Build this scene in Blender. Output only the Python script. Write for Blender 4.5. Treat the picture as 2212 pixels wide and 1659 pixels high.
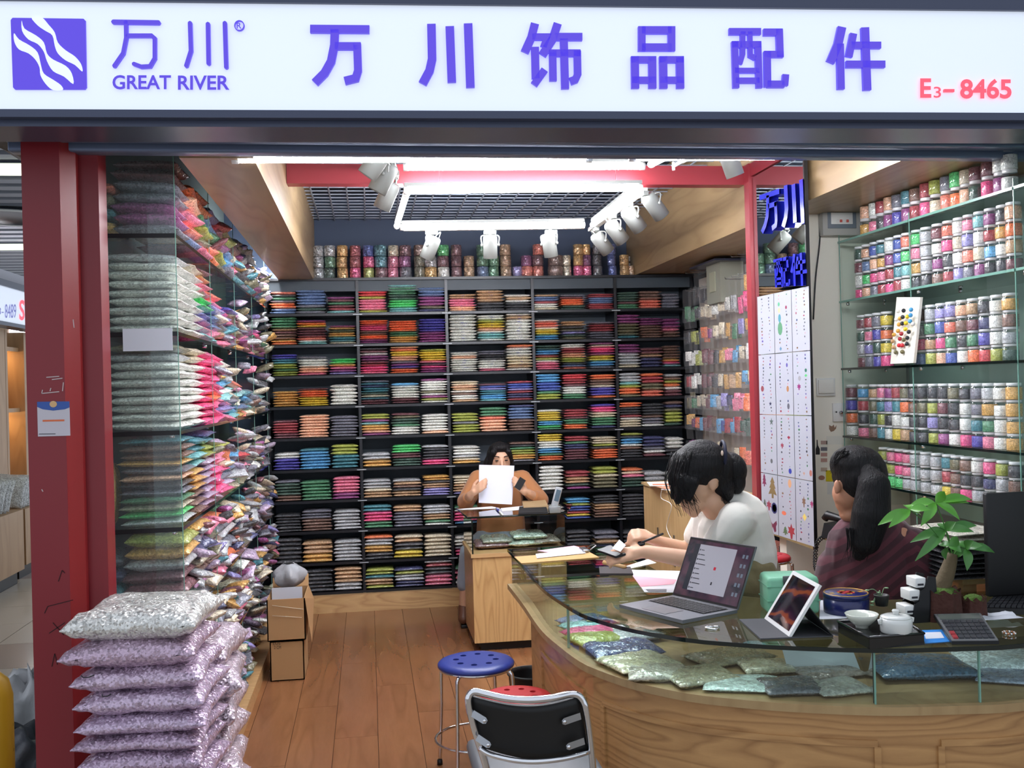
import bpy, bmesh, math, random
import numpy as np
from mathutils import Vector, Matrix, Quaternion
random.seed(7)
sc = bpy.context.scene
C = sc.collection
for o in list(bpy.data.objects):
    bpy.data.objects.remove(o)
# ---------------------------------------------------------------- camera
F, CX, CY, ROLL, H = 2150.0, 1106.0, 829.5, 0.026, 1.55
dy = np.array([(795 - CX) / F, -(842 - CY) / F, 1.0]); dy /= np.linalg.norm(dy)
uz = np.array([-ROLL, 1.0, 0.0]); uz -= dy * (uz @ dy); uz /= np.linalg.norm(uz)
dx = np.cross(uz, dy)
if dx[0] < 0: dx = -dx
MC = np.array([dx, dy, uz])
cam = bpy.data.cameras.new('camera'); cam.sensor_width = 36.0; cam.lens = F / 2212 * 36.0; cam.clip_start = 0.05
co = bpy.data.objects.new('camera', cam); C.objects.link(co)
R_, U_, D_ = MC[:, 0], MC[:, 1], MC[:, 2]
co.matrix_world = Matrix(((R_[0], U_[0], -D_[0], 0), (R_[1], U_[1], -D_[1], 0), (R_[2], U_[2], -D_[2], H), (0, 0, 0, 1)))
sc.camera = co
# ---------------------------------------------------------------- world, exposure
w = bpy.data.worlds.new('world'); sc.world = w; w.use_nodes = True
w.node_tree.nodes['Background'].inputs[0].default_value = (0.80, 0.88, 1.0, 1)
w.node_tree.nodes['Background'].inputs[1].default_value = 0.66
vs = sc.view_settings
vs.view_transform = 'Standard'; vs.look = 'None'; vs.exposure = 0.55; vs.gamma = 1.0; vs.use_curve_mapping = False
TUBE_POWER = 92.0
def at(px, py, Y=None, X=None, Z=None):
    """the point of the place seen at a pixel of the photograph, at a known depth, side or height"""
    d = MC @ np.array([(px - CX) / F, -(py - CY) / F, 1.0])
    t = Y / d[1] if Y is not None else (X / d[0] if X is not None else (Z - H) / d[2])
    p = d * t
    return Vector((p[0], p[1], p[2] + H))
# ---------------------------------------------------------------- helpers
def lin(c):
    return tuple(((v / 255 / 12.92) if v / 255 <= 0.04045 else ((v / 255 + 0.055) / 1.055) ** 2.4) for v in c)
MATS = {}
def pm(name, rgb, rough=0.5, metal=0.0, spec=0.5, coat=0.0, emit=0.0, trans=0.0, bump=0.0, bscale=60, sheen=0.0, sss=0.0):
    if name in MATS: return MATS[name]
    m = bpy.data.materials.new(name); m.use_nodes = True
    nt = m.node_tree; b = nt.nodes['Principled BSDF']
    c = (*lin(rgb), 1)
    b.inputs['Base Color'].default_value = c
    b.inputs['Roughness'].default_value = rough
    b.inputs['Metallic'].default_value = metal
    b.inputs['Specular IOR Level'].default_value = spec
    b.inputs['Coat Weight'].default_value = coat
    b.inputs['Coat Roughness'].default_value = 0.1
    b.inputs['Sheen Weight'].default_value = sheen
    if trans: b.inputs['Transmission Weight'].default_value = trans
    if sss:
        b.inputs['Subsurface Weight'].default_value = sss
        b.inputs['Subsurface Radius'].default_value = (0.012, 0.005, 0.003)
        b.inputs['Subsurface Scale'].default_value = 1.0
    if emit:
        b.inputs['Emission Color'].default_value = c
        b.inputs['Emission Strength'].default_value = emit
    if bump:
        tc = nt.nodes.new('ShaderNodeTexCoord'); n = nt.nodes.new('ShaderNodeTexNoise'); bp = nt.nodes.new('ShaderNodeBump')
        n.inputs['Scale'].default_value = bscale; n.inputs['Detail'].default_value = 4
        bp.inputs['Strength'].default_value = bump; bp.inputs['Distance'].default_value = 0.01
        nt.links.new(tc.outputs['Object'], n.inputs['Vector']); nt.links.new(n.outputs['Fac'], bp.inputs['Height'])
        nt.links.new(bp.outputs['Normal'], b.inputs['Normal'])
    MATS[name] = m
    return m
def glitter(name, attr=None, rgb=None, scale=170, metal=0.25, rough=0.32, spark=0.55, var=0.5, coat=0.6, film=0.10):
    """sequins or beads behind clear film: each cell its own tilt and brightness; colour is the object's own"""
    m = bpy.data.materials.new(name); m.use_nodes = True
    nt = m.node_tree; b = nt.nodes['Principled BSDF']; L = nt.links.new
    tc = nt.nodes.new('ShaderNodeTexCoord')
    if attr:
        a = nt.nodes.new('ShaderNodeAttribute'); a.attribute_name = attr; col = a.outputs['Color']
    elif rgb:
        a = nt.nodes.new('ShaderNodeRGB'); a.outputs[0].default_value = (*lin(rgb), 1); col = a.outputs[0]
    else:
        a = nt.nodes.new('ShaderNodeObjectInfo'); col = a.outputs['Color']
    geo = nt.nodes.new('ShaderNodeNewGeometry')
    v = nt.nodes.new('ShaderNodeTexVoronoi'); v.inputs['Scale'].default_value = scale
    L(geo.outputs['Position'], v.inputs['Vector'])
    sep = nt.nodes.new('ShaderNodeSeparateColor'); L(v.outputs['Color'], sep.inputs[0])
    mr = nt.nodes.new('ShaderNodeMapRange'); mr.inputs[3].default_value = 1 - var; mr.inputs[4].default_value = 1 + var * 0.75
    L(sep.outputs[0], mr.inputs[0])
    mx = nt.nodes.new('ShaderNodeMix'); mx.data_type = 'RGBA'; mx.blend_type = 'MULTIPLY'; mx.inputs[0].default_value = 1
    cr = nt.nodes.new('ShaderNodeCombineColor')
    for i in range(3): L(mr.outputs[0], cr.inputs[i])
    fm = nt.nodes.new('ShaderNodeMix'); fm.data_type = 'RGBA'; fm.inputs[0].default_value = film; fm.inputs[7].default_value = (.72, .72, .74, 1); L(col, fm.inputs[6]); col = fm.outputs[2]
    L(col, mx.inputs[6]); L(cr.outputs[0], mx.inputs[7]); L(mx.outputs[2], b.inputs['Base Color'])
    rr = nt.nodes.new('ShaderNodeMapRange'); rr.inputs[3].default_value = max(.08, rough - .2); rr.inputs[4].default_value = rough + .25
    L(sep.outputs[1], rr.inputs[0]); L(rr.outputs[0], b.inputs['Roughness'])
    b.inputs['Metallic'].default_value = metal
    vm = nt.nodes.new('ShaderNodeVectorMath'); vm.operation = 'SUBTRACT'; vm.inputs[1].default_value = (.5, .5, .5); L(v.outputs['Color'], vm.inputs[0])
    v2 = nt.nodes.new('ShaderNodeVectorMath'); v2.operation = 'SCALE'; v2.inputs[3].default_value = spark; L(vm.outputs[0], v2.inputs[0])
    nz = nt.nodes.new('ShaderNodeTexNoise'); nz.inputs['Scale'].default_value = 22; nz.inputs['Detail'].default_value = 3; L(geo.outputs['Position'], nz.inputs['Vector'])
    bp = nt.nodes.new('ShaderNodeBump'); bp.inputs['Strength'].default_value = .6; bp.inputs['Distance'].default_value = .02; L(nz.outputs['Fac'], bp.inputs['Height'])
    v3 = nt.nodes.new('ShaderNodeVectorMath'); L(bp.outputs['Normal'], v3.inputs[0]); L(v2.outputs[0], v3.inputs[1])
    v4 = nt.nodes.new('ShaderNodeVectorMath'); v4.operation = 'NORMALIZE'; L(v3.outputs[0], v4.inputs[0]); L(v4.outputs[0], b.inputs['Normal'])
    b.inputs['Coat Weight'].default_value = coat; b.inputs['Coat Roughness'].default_value = .12
    L(bp.outputs['Normal'], b.inputs['Coat Normal'])
    return m
def glass(name, tint=(.93, .97, .95), refl=1.0, rough=0.0, haze=0.0, hazecol=(.8, .9, .86)):
    m = bpy.data.materials.new(name); m.use_nodes = True
    nt = m.node_tree; nt.nodes.clear(); L = nt.links.new
    out = nt.nodes.new('ShaderNodeOutputMaterial'); mix = nt.nodes.new('ShaderNodeMixShader')
    tr = nt.nodes.new('ShaderNodeBsdfTransparent'); tr.inputs[0].default_value = (*tint, 1)
    gl = nt.nodes.new('ShaderNodeBsdfGlossy'); gl.inputs['Roughness'].default_value = rough
    fr = nt.nodes.new('ShaderNodeFresnel'); fr.inputs[0].default_value = 1.5
    geo = nt.nodes.new('ShaderNodeNewGeometry')
    inv = nt.nodes.new('ShaderNodeMath'); inv.operation = 'SUBTRACT'; inv.inputs[0].default_value = 1; L(geo.outputs['Backfacing'], inv.inputs[1])
    mu = nt.nodes.new('ShaderNodeMath'); mu.operation = 'MULTIPLY'; L(fr.outputs[0], mu.inputs[0]); L(inv.outputs[0], mu.inputs[1])
    m2 = nt.nodes.new('ShaderNodeMath'); m2.operation = 'MULTIPLY'; m2.use_clamp = True; L(mu.outputs[0], m2.inputs[0]); m2.inputs[1].default_value = refl
    L(m2.outputs[0], mix.inputs[0]); L(gl.outputs[0], mix.inputs[2])
    if haze:
        h = nt.nodes.new('ShaderNodeMixShader'); h.inputs[0].default_value = haze
        d = nt.nodes.new('ShaderNodeBsdfDiffuse'); d.inputs[0].default_value = (*hazecol, 1)
        L(tr.outputs[0], h.inputs[1]); L(d.outputs[0], h.inputs[2]); L(h.outputs[0], mix.inputs[1])
    else:
        L(tr.outputs[0], mix.inputs[1])
    L(mix.outputs[0], out.inputs[0])
    return m
def wood(name, c1, c2, rough=0.4, scale=(1, 1, 1), rings=9.0, dist=3.5, coat=0.2, rnd=True, fine=.35):
    """flat-sawn veneer: stretched noise contours make the cathedral grain"""
    m = bpy.data.materials.new(name); m.use_nodes = True
    nt = m.node_tree; b = nt.nodes['Principled BSDF']; L = nt.links.new
    tc = nt.nodes.new('ShaderNodeTexCoord'); mp = nt.nodes.new('ShaderNodeMapping'); mp.inputs['Scale'].default_value = scale
    L(tc.outputs['Object'], mp.inputs[0])
    if rnd:
        oi = nt.nodes.new('ShaderNodeObjectInfo'); k = nt.nodes.new('ShaderNodeMath'); k.operation = 'MULTIPLY'; k.inputs[1].default_value = 17
        L(oi.outputs['Random'], k.inputs[0]); cb = nt.nodes.new('ShaderNodeCombineXYZ')
        for i in range(3): L(k.outputs[0], cb.inputs[i])
        L(cb.outputs[0], mp.inputs['Location'])
    n = nt.nodes.new('ShaderNodeTexNoise'); n.inputs['Scale'].default_value = 1.3; n.inputs['Detail'].default_value = 1.5; n.inputs['Roughness'].default_value = .4
    L(mp.outputs[0], n.inputs['Vector'])
    k1 = nt.nodes.new('ShaderNodeMath'); k1.operation = 'MULTIPLY'; k1.inputs[1].default_value = rings; L(n.outputs['Fac'], k1.inputs[0])
    fr = nt.nodes.new('ShaderNodeMath'); fr.operation = 'FRACT'; L(k1.outputs[0], fr.inputs[0])
    n2 = nt.nodes.new('ShaderNodeTexNoise'); n2.inputs['Scale'].default_value = 14; n2.inputs['Detail'].default_value = 5; n2.inputs['Roughness'].default_value = .7
    L(mp.outputs[0], n2.inputs['Vector'])
    ramp = nt.nodes.new('ShaderNodeValToRGB'); e = ramp.color_ramp.elements
    e[0].position = 0; e[0].color = (.42, .42, .42, 1); e[1].position = .28; e[1].color = (0, 0, 0, 1)
    e2 = ramp.color_ramp.elements.new(.8); e2.color = (.2, .2, .2, 1); e3 = ramp.color_ramp.elements.new(1.0); e3.color = (.45, .45, .45, 1)
    L(fr.outputs[0], ramp.inputs[0])
    ad = nt.nodes.new('ShaderNodeMath'); ad.operation = 'MULTIPLY_ADD'; ad.inputs[1].default_value = fine; L(n2.outputs['Fac'], ad.inputs[0]); L(ramp.outputs[0], ad.inputs[2])
    mx = nt.nodes.new('ShaderNodeMix'); mx.data_type = 'RGBA'; mx.inputs[6].default_value = (*lin(c1), 1); mx.inputs[7].default_value = (*lin(c2), 1)
    mx.clamp_factor = True
    L(ad.outputs[0], mx.inputs[0])
    L(mx.outputs[2], b.inputs['Base Color'])
    b.inputs['Roughness'].default_value = rough; b.inputs['Coat Weight'].default_value = coat; b.inputs['Coat Roughness'].default_value = .15
    MATS[name] = m
    return m

class MB:
    """collects boxes, tubes, lathes and sheets; build() links them as one mesh object"""
    def __init__(s): s.v = []; s.f = []; s.mi = []; s.cur = 0; s.sm = []
    def add(s, vs, fs, smooth=False, M=None):
        k = len(s.v)
        s.v += [tuple(M @ Vector(p)) if M else tuple(p) for p in vs]
        for f in fs: s.f.append(tuple(i + k for i in f)); s.mi.append(s.cur); s.sm.append(smooth)
        return s
    def box(s, lo, hi, M=None):
        (a, b, c), (d, e, f) = lo, hi
        return s.add([(a,b,c),(d,b,c),(d,e,c),(a,e,c),(a,b,f),(d,b,f),(d,e,f),(a,e,f)],
                     [(0,3,2,1),(4,5,6,7),(0,1,5,4),(1,2,6,5),(2,3,7,6),(3,0,4,7)], M=M)
    def bbox(s, c, size, M=None, bev=0.0):
        x, y, z = c; a, b, d = size[0]/2, size[1]/2, size[2]/2
        if not bev: return s.box((x-a,y-b,z-d),(x+a,y+b,z+d),M)
        bm = bmesh.new(); bmesh.ops.create_cube(bm, size=1)
        for v in bm.verts: v.co = Vector((x+v.co.x*2*a, y+v.co.y*2*b, z+v.co.z*2*d))
        bmesh.ops.bevel(bm, geom=bm.edges[:], offset=bev, segments=2, affect='EDGES', profile=.5)
        bm.verts.index_update()
        s.add([v.co[:] for v in bm.verts], [[v.index for v in f.verts] for f in bm.faces], True, M); bm.free(); return s
    def tube(s, pts, r, n=8, closed=False, smooth=True, M=None):
        pts = [Vector(p) for p in pts]; m = len(pts); vs = []; fs = []
        rs = r if isinstance(r, (list, tuple)) else [r]*m
        up = None
        for i, p in enumerate(pts):
            if closed: t = pts[(i+1) % m] - pts[i-1]
            else: t = pts[min(i+1, m-1)] - pts[max(i-1, 0)]
            if t.length < 1e-9: t = Vector((0,0,1))
            t.normalize()
            if up is None:
                up = Vector((0,0,1)) if abs(t.z) < .9 else Vector((1,0,0))
            u = up - t*up.dot(t)
            if u.length < 1e-6: u = t.orthogonal()
            u.normalize(); up = u; w_ = t.cross(u)
            for k in range(n):
                a = 2*math.pi*k/n
                vs.append(p + (u*math.cos(a) + w_*math.sin(a))*rs[i])
        for i in range(m if closed else m-1):
            j = (i+1) % m
            for k in range(n):
                fs.append((i*n+k, i*n+(k+1) % n, j*n+(k+1) % n, j*n+k))
        if not closed: fs += [tuple(range(n))[::-1], tuple((m-1)*n+k for k in range(n))]
        return s.add(vs, fs, smooth, M)
    def lathe(s, prof, n=20, M=None, smooth=True, cap=True):
        vs = []; fs = []
        for (r, z) in prof:
            for k in range(n):
                a = 2*math.pi*k/n; vs.append((r*math.cos(a), r*math.sin(a), z))
        for i in range(len(prof)-1):
            for k in range(n): fs.append((i*n+k, i*n+(k+1) % n, (i+1)*n+(k+1) % n, (i+1)*n+k))
        if cap: fs += [tuple(range(n))[::-1], tuple((len(prof)-1)*n+k for k in range(n))]
        return s.add(vs, fs, smooth, M)
    def prism(s, poly, z0, z1, M=None):
        n = len(poly); vs = [(x, y, z0) for x, y in poly] + [(x, y, z1) for x, y in poly]
        return s.add(vs, [tuple(range(n))[::-1], tuple(range(n, 2*n))] + [(i, (i+1) % n, (i+1) % n+n, i+n) for i in range(n)], M=M)
    def ball(s, c, r, n=10, M=None):
        r = r if isinstance(r, (tuple, list)) else (r, r, r)
        vs = []; fs = []; h = n//2
        for i in range(1, h):
            t = math.pi*i/h
            for k in range(n):
                a = 2*math.pi*k/n; vs.append((c[0]+r[0]*math.sin(t)*math.cos(a), c[1]+r[1]*math.sin(t)*math.sin(a), c[2]-r[2]*math.cos(t)))
        b = len(vs); vs += [(c[0], c[1], c[2]-r[2]), (c[0], c[1], c[2]+r[2])]
        for i in range(h-2):
            for k in range(n): fs.append((i*n+k, i*n+(k+1) % n, (i+1)*n+(k+1) % n, (i+1)*n+k))
        for k in range(n):
            fs.append((b, (k+1) % n, k)); fs.append((b+1, (h-2)*n+k, (h-2)*n+(k+1) % n))
        return s.add(vs, fs, True, M)
    def sheet(s, fn, nu, nv, smooth=True, M=None):
        vs = [fn(i/nu, j/nv) for i in range(nu+1) for j in range(nv+1)]
        fs = [(i*(nv+1)+j, (i+1)*(nv+1)+j, (i+1)*(nv+1)+j+1, i*(nv+1)+j+1) for i in range(nu) for j in range(nv)]
        return s.add(vs, fs, smooth, M)
    def mesh(s, name, mats, off=(0,0,0), fix=True):
        me = bpy.data.meshes.new(name)
        o = Vector(off)
        me.from_pydata([tuple(Vector(p)-o) for p in s.v], [], s.f)
        for m in (mats if isinstance(mats, (list, tuple)) else [mats]): me.materials.append(m)
        me.polygons.foreach_set('material_index', s.mi); me.polygons.foreach_set('use_smooth', s.sm)
        if fix:
            bm = bmesh.new(); bm.from_mesh(me); bmesh.ops.recalc_face_normals(bm, faces=bm.faces[:]); bm.to_mesh(me); bm.free()
        me.update(); return me
    def build(s, name, mats, parent=None, label=None, fix=True):
        """geometry given in world coordinates unless the parent was made with local=True"""
        off = (0,0,0)
        if parent is not None:
            q = parent; off = Vector(); loc = False
            while q is not None: off = off + q.location; loc = loc or bool(q.get('_local')); q = q.parent
            if loc: off = Vector()
        o = bpy.data.objects.new(name, s.mesh(name, mats, off, fix)); C.objects.link(o)
        if parent is not None: o.parent = parent
        if label: o['label'] = label
        return o
LOCALS = []
def thing(name, label, cat, loc=(0,0,0), rotz=0.0, group=None, local=False):
    o = bpy.data.objects.new(name, None); C.objects.link(o); o.location = loc; o.rotation_euler = (0,0,rotz)
    o.empty_display_size = .05
    o['label'] = label; o['category'] = cat
    if group: o['group'] = group
    if local: o['_local'] = 1; LOCALS.append(o)
    return o
def tag(o, label, cat, group=None, kind=None):
    o['label'] = label; o['category'] = cat
    if group: o['group'] = group
    if kind: o['kind'] = kind
    return o
def struct(o, label=None, cat=None):
    o['kind'] = 'structure'
    if label: o['label'] = label
    if cat: o['category'] = cat
    return o
def inst(name, me, loc, scale=(1,1,1), rot=(0,0,0), parent=None, color=None):
    o = bpy.data.objects.new(name, me); C.objects.link(o)
    o.location = loc; o.scale = scale; o.rotation_euler = rot
    if parent is not None: o.parent = parent
    if color is not None: o.color = (*color, 1)
    return o
def spline(pts, n=8, closed=False):
    P = [Vector(p) for p in pts]; out = []; m = len(P)
    for i in range(m if closed else m-1):
        a = P[i-1] if (closed or i > 0) else P[0]*2-P[1]
        b = P[i]; c = P[(i+1) % m]
        d = P[(i+2) % m] if (closed or i+2 < m) else P[-1]*2-P[-2]
        for k in range(n):
            t = k/n
            out.append(.5*((2*b)+(c-a)*t+(2*a-5*b+4*c-d)*t*t+(3*b-a-3*c+d)*t**3))
    if not closed: out.append(P[-1])
    return out
ORD = ['zeroth','first','second','third','fourth','fifth','sixth','seventh','eighth','ninth','tenth','eleventh','twelfth','thirteenth','fourteenth','fifteenth','sixteenth','seventeenth','eighteenth','nineteenth','twentieth']
# colour letters used by every stack and jar list below: name and sRGB
COL = dict(r=('red',(172,42,54)), R=('bright red',(214,44,56)), m=('maroon',(112,42,54)), b=('brown',(124,86,66)), o=('orange',(246,118,48)),
 O=('coral',(240,120,92)), y=('yellow',(232,204,44)), g=('green',(58,134,88)), G=('bright green',(72,212,112)), d=('dark green',(30,78,58)),
 l=('lime',(168,176,56)), t=('teal',(44,132,146)), T=('pale turquoise',(128,196,196)), c=('sky blue',(76,162,212)), u=('blue',(52,84,176)),
 n=('navy',(38,44,104)), v=('violet',(64,54,170)), p=('pink',(238,124,156)), P=('hot pink',(242,74,140)), f=('purple',(146,48,124)),
 k=('black',(34,36,44)), a=('grey',(112,112,126)), s=('silver',(186,188,190)), w=('white',(236,236,228)), e=('cream',(226,212,182)),
 h=('tan',(200,158,112)), z=('gold',(220,166,72)), q=('peach',(246,188,150)), i=('lilac',(150,142,206)), x=('olive',(112,106,70)), j=('dusty blue',(92,122,168)),
 L=('pale lilac',(196,172,200)))
for k_ in list(COL): COL[k_] = (COL[k_][0], lin(COL[k_][1]))
def jit(c, a=.12):
    k = 1 + random.uniform(-a, a)
    return tuple(max(0, min(1, v*k)) for v in c)
# ================================================================ materials
M_OAK = wood('oak_veneer', (214,176,124), (158,112,66), rough=.38, scale=(1.2,7,7), rings=11)
M_OAKV = wood('oak_veneer_upright', (222,184,126), (170,122,70), rough=.38, scale=(7,7,1.1), rings=10)
M_OAKC = wood('oak_counter_front', (200,154,100), (128,84,46), rough=.36, scale=(1.1,1.1,6), rings=13, rnd=False)
M_OAKS = wood('oak_soffit', (166,140,102), (134,106,72), rough=.42, scale=(5,.7,5), rings=7, rnd=False)
M_PLY = wood('pale_ply', (204,172,122), (178,144,96), rough=.5, scale=(5,5,.8), rings=6)
M_LAM = wood('laminate_plank', (150,102,66), (124,80,50), rough=.24, scale=(6,.8,6), rings=5, coat=.3, fine=.5)
M_DARKM = pm('dark_painted_metal', (66,72,94), .3, .2)
M_SLAT = pm('shutter_steel', (104,116,142), .28, .3)
M_RED = pm('red_paint', (128,26,36), .35, bump=.06, bscale=8)
M_REDB = pm('red_beam_paint', (148,46,54), .4)
M_SPOT = pm('spotlight_white', (124,126,122), .5)
M_WHITE = pm('white_plastic', (232,232,228), .35)
M_WALLW = pm('white_plaster', (242,238,224), .8, bump=.15, bscale=14)
M_BLACK = pm('black_satin', (16,17,20), .4)
M_SHELF = pm('black_shelf_board', (20,22,28), .35)
M_BACK = pm('dark_back_panel', (84,94,104), .6)
M_CHROME = pm('chrome', (225,225,228), .08, 1.0)
M_STEEL = pm('brushed_steel', (170,172,176), .3, 1.0)
M_GRID = pm('grid_bar_paint', (150,158,172), .5, .1)
M_VOID = pm('dark_ceiling_void', (50,58,74), .9)
M_GLASS = glass('clear_glass', (.94,.975,.96), 1.5)
M_GLASSD = glass('hazy_glass', (.90,.95,.93), 1.6, haze=.06, hazecol=(.45,.52,.52))  # front pane glass with a little grey-green haze mixed in
M_TOPGL = glass('counter_glass', (.86,.94,.91), 1.7)
M_EDGE = pm('glass_edge_green', (12,26,24), .1, coat=.5)
M_EDGEL = pm('glass_edge_pale', (120,165,150), .15)
M_MIRROR = pm('mirror_silver', (225,232,230), .015, 1.0)
M_FILM = glass('clear_film', (.98,.98,.98), 1.8, rough=.15, haze=.05, hazecol=(.95,.95,.96))
M_PAPER = pm('white_paper', (206,208,216), .7)
M_CARD = pm('cardboard', (176,136,92), .85, bump=.05, bscale=30)
M_TUBE = pm('led_tube', (246,248,255), .5, emit=TUBE_POWER)
M_SEQ = glitter('sequin_bag', scale=190, spark=.35, var=.35, metal=.12, rough=.4)
M_SEQA = glitter('sequin_bag_mixed', attr='Col', scale=190, spark=.35, var=.35, metal=.12, rough=.4)
M_BIG = glitter('glitter_bag', scale=170, spark=1.15, var=.22, metal=.3, rough=.24, film=.06)
M_BEAD = glitter('jar_beads', scale=260, spark=.35, var=.35, metal=.0, rough=.4, coat=.2)
M_FOIL = glitter('foil_tape', scale=110, spark=.6, var=.45, metal=.4, rough=.25, film=.22)
# ================================================================ setting: floor
floor = MB().box((-1.15, 3.2, -.06), (2.7, 7.45, -.012)).build('floor', pm('floor_slab', (70,44,26), .8)); struct(floor)
for ix in range(20):
    x0 = -1.15 + ix*.1925
    off = (ix*0.47) % 1.22
    y = 3.2 - off
    while y < 7.45:
        a, b_ = max(y, 3.2), min(y+1.22, 7.45)
        if b_-a > .02:
            mm = MB().bbox((x0+.096, (a+b_)/2, -.006), (.1905, b_-a-.002, .012)).mesh('floor_plank', M_LAM, (x0+.096, (a+b_)/2, 0))
            inst('floor_plank', mm, (x0+.096, (a+b_)/2, 0), parent=floor)
        y += 1.22
cf = MB().box((-9, -3, -.08), (5, 3.198, -.012)).box((-9, 3.198, -.08), (-1.152, 22, -.012)).build('floor_corridor', pm('tile_grout', (150,138,124), .8)); struct(cf)
M_TILE = pm('corridor_tile', (206,192,176), .22, bump=.03, bscale=3); M_TILE2 = pm('corridor_tile_band', (176,154,140), .22)
me_t = MB().bbox((0,0,-.006), (.594,.594,.012)).mesh('floor_tile', M_TILE); me_t2 = MB().bbox((0,0,-.006), (.594,.594,.012)).mesh('floor_tile', M_TILE2)
for ix in range(9):
    for iy in range(22):
        x, y = -1.46-ix*.6, 2.2+iy*.6
        inst('floor_tile', me_t2 if (iy % 5 == 2) else me_t, (x, y, 0), parent=cf)
# ================================================================ walls, ceiling
struct(MB().box((-1.15, 7.42, 0), (2.75, 7.5, 3.0)).build('wall_back', pm('back_wall_navy',(62,74,96),.7)))
struct(MB().box((-1.06, 3.72, 0), (-1.0, 7.42, 3.0)).build('wall_left', pm('left_partition', (96,108,108), .5)))
struct(MB().box((2.64, 2.0, 0), (2.7, 7.42, 3.0)).build('wall_right', pm('right_wall_grey', (150,150,146), .7)))
struct(MB().box((1.992, 4.60, 0), (2.64, 4.68, 2.6)).build('wall_column', M_WALLW))
ceil = struct(MB().box((-1.06, 3.45, 2.98), (2.7, 7.5, 3.04)).build('ceiling', M_VOID))
gx = MB().bbox((0,0,0), (.009, 4.0, .006)).mesh('grid_bar', M_GRID); gy = MB().bbox((0,0,0), (2.34, .009, .006)).mesh('grid_bar', M_GRID)
for i in range(21): inst('grid_bar', gx, (-.35+.11*i+.03, 5.42, 2.80), parent=ceil)
for i in range(36): inst('grid_bar', gy, (.81, 3.46+.11*i, 2.80), parent=ceil)
# wood-faced soffit boxes along both sides
def soffit(name, x0, x1, y0, y1, z0, z1):
    return struct(MB().box((x0, y0, z0), (x1, y1, z1)).build(name, M_OAKS))
soffit('trim_1', -.60, -.36, 3.42, 7.41, 2.335, 3.0)
soffit('trim_2', 1.985, 2.638, 3.36, 7.41, 2.35, 3.0)
# red steel frame: cross beam, post and the beam running to the front
struct(MB().box((-.358, 4.85, 2.545), (1.93, 4.93, 2.64)).build('trim_3', M_REDB))
struct(MB().box((1.925, 4.79, 0), (1.983, 4.85, 2.64)).build('trim_4', M_REDB))
struct(MB().box((1.935, 3.8, 2.575), (1.983, 4.79, 2.64)).build('trim_5', M_REDB))
# red steel column at the left of the shop front
pil = struct(MB().box((at(64,900,Y=3.3).x, 3.28, 0), (at(146,900,Y=3.3).x, 3.42, 2.40)).build('wall_pillar', M_RED))
x1 = at(146,900,Y=3.3).x
c2 = MB().add([(x1,3.282,0),(x1+.035,3.33,0),(x1+.035,3.46,0),(x1,3.46,0),(x1,3.282,2.40),(x1+.035,3.33,2.40),(x1+.035,3.46,2.40),(x1,3.46,2.40)],
   [(0,3,2,1),(4,5,6,7),(0,1,5,4),(1,2,6,5),(2,3,7,6),(3,0,4,7)]).build('column_flange', pm('red_paint_highlight',(138,32,34),.35), pil)  # ridge highlight put into the colour: a lighter copy of the column red
MB().box((x1+.035,3.36,0),(x1+.095,3.46,2.40)).build('column_web', M_RED, pil)
# worn marks and pencil strokes on the column
mk = pm('scratch_white', (190,170,170), .8); mkd = pm('pencil_black', (36,14,18), .8)
def mark(pts, wd, mat, nm):
    p = [at(a, b, Y=3.278) for a, b in pts]; mb = MB()
    for a, b in zip(p[:-1], p[1:]):
        d = (b-a); d.y = 0; nrm = Vector((-d.z, 0, d.x)).normalized()*wd/2
        mb.add([a+nrm, b+nrm, b-nrm, a-nrm], [(0,1,2,3)])
    mb.build(nm, mat, pil, fix=False)
for pts in ([(100,815),(128,813)], [(92,842),(90,850),(128,846)], [(112,820),(135,817)], [(135,845),(137,826)], [(110,838),(108,845)], [(90,1057),(93,1062)], [(158,690),(160,708)]): mark(pts, .003, mk, 'paint_scratch')
for pts in ([(96,1325),(103,1310),(158,1296)], [(126,1256),(134,1232),(140,1238)], [(106,1368),(140,1345)], [(114,1345),(138,1372)], [(112,1440),(118,1412),(124,1436)]): mark(pts, .0022, mkd, 'pencil_stroke')
# ================================================================ lit shop sign
SA, SB = at(0,238,Y=2.98), at(2212,246,Y=2.74)
su = (SB-SA).normalized(); sn = Vector((su.y, -su.x, 0)).normalized(); sv = su.cross(sn) * -1
if sv.z < 0: sv = -sv
def onsign(px, py, out=0.0):
    d = Vector(MC @ np.array([(px-CX)/F, -(py-CY)/F, 1.0])); o = Vector((0,0,H)); t = (SA-o).dot(sn)/d.dot(sn)
    return o + d*t + sn*out
SM = Matrix((su, sn, sv)).transposed()   # columns u, n, v
def s_uv(px, py):
    p = onsign(px, py)-SA; return p.dot(su), p.dot(sv)
def slab(u0, u1, v0, v1, n0, n1, name, mat, parent, label=None):
    mb = MB()
    vs_ = [SA+su*u+sv*v_+sn*n_ for v_ in (v0, v1) for (u, n_) in ((u0,n0),(u1,n0),(u1,n1),(u0,n1))]
    mb.add(vs_, [(0,3,2,1),(4,5,6,7),(0,1,5,4),(1,2,6,5),(2,3,7,6),(3,0,4,7)])
    return mb.build(name, mat, parent, label)
sign = thing('shop_sign', 'long lit white shop sign with purple lettering above the shop front', 'sign', tuple(SA))
HV = s_uv(1106, 14)[1]; UW = s_uv(2212, 240)[0]
M_LIT = pm('lit_sign_face', (224,232,246), .35, emit=.34)
slab(-.5, UW+.5, 0, HV, -.02, .0, 'light_panel', M_LIT, sign)
slab(-.5, UW+.5, -.04, HV+.045, -.20, -.021, 'sign_box', M_DARKM, sign)
slab(-.5, UW+.5, -.022, 0, -.02, .012, 'frame_rail', M_DARKM, sign)
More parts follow.
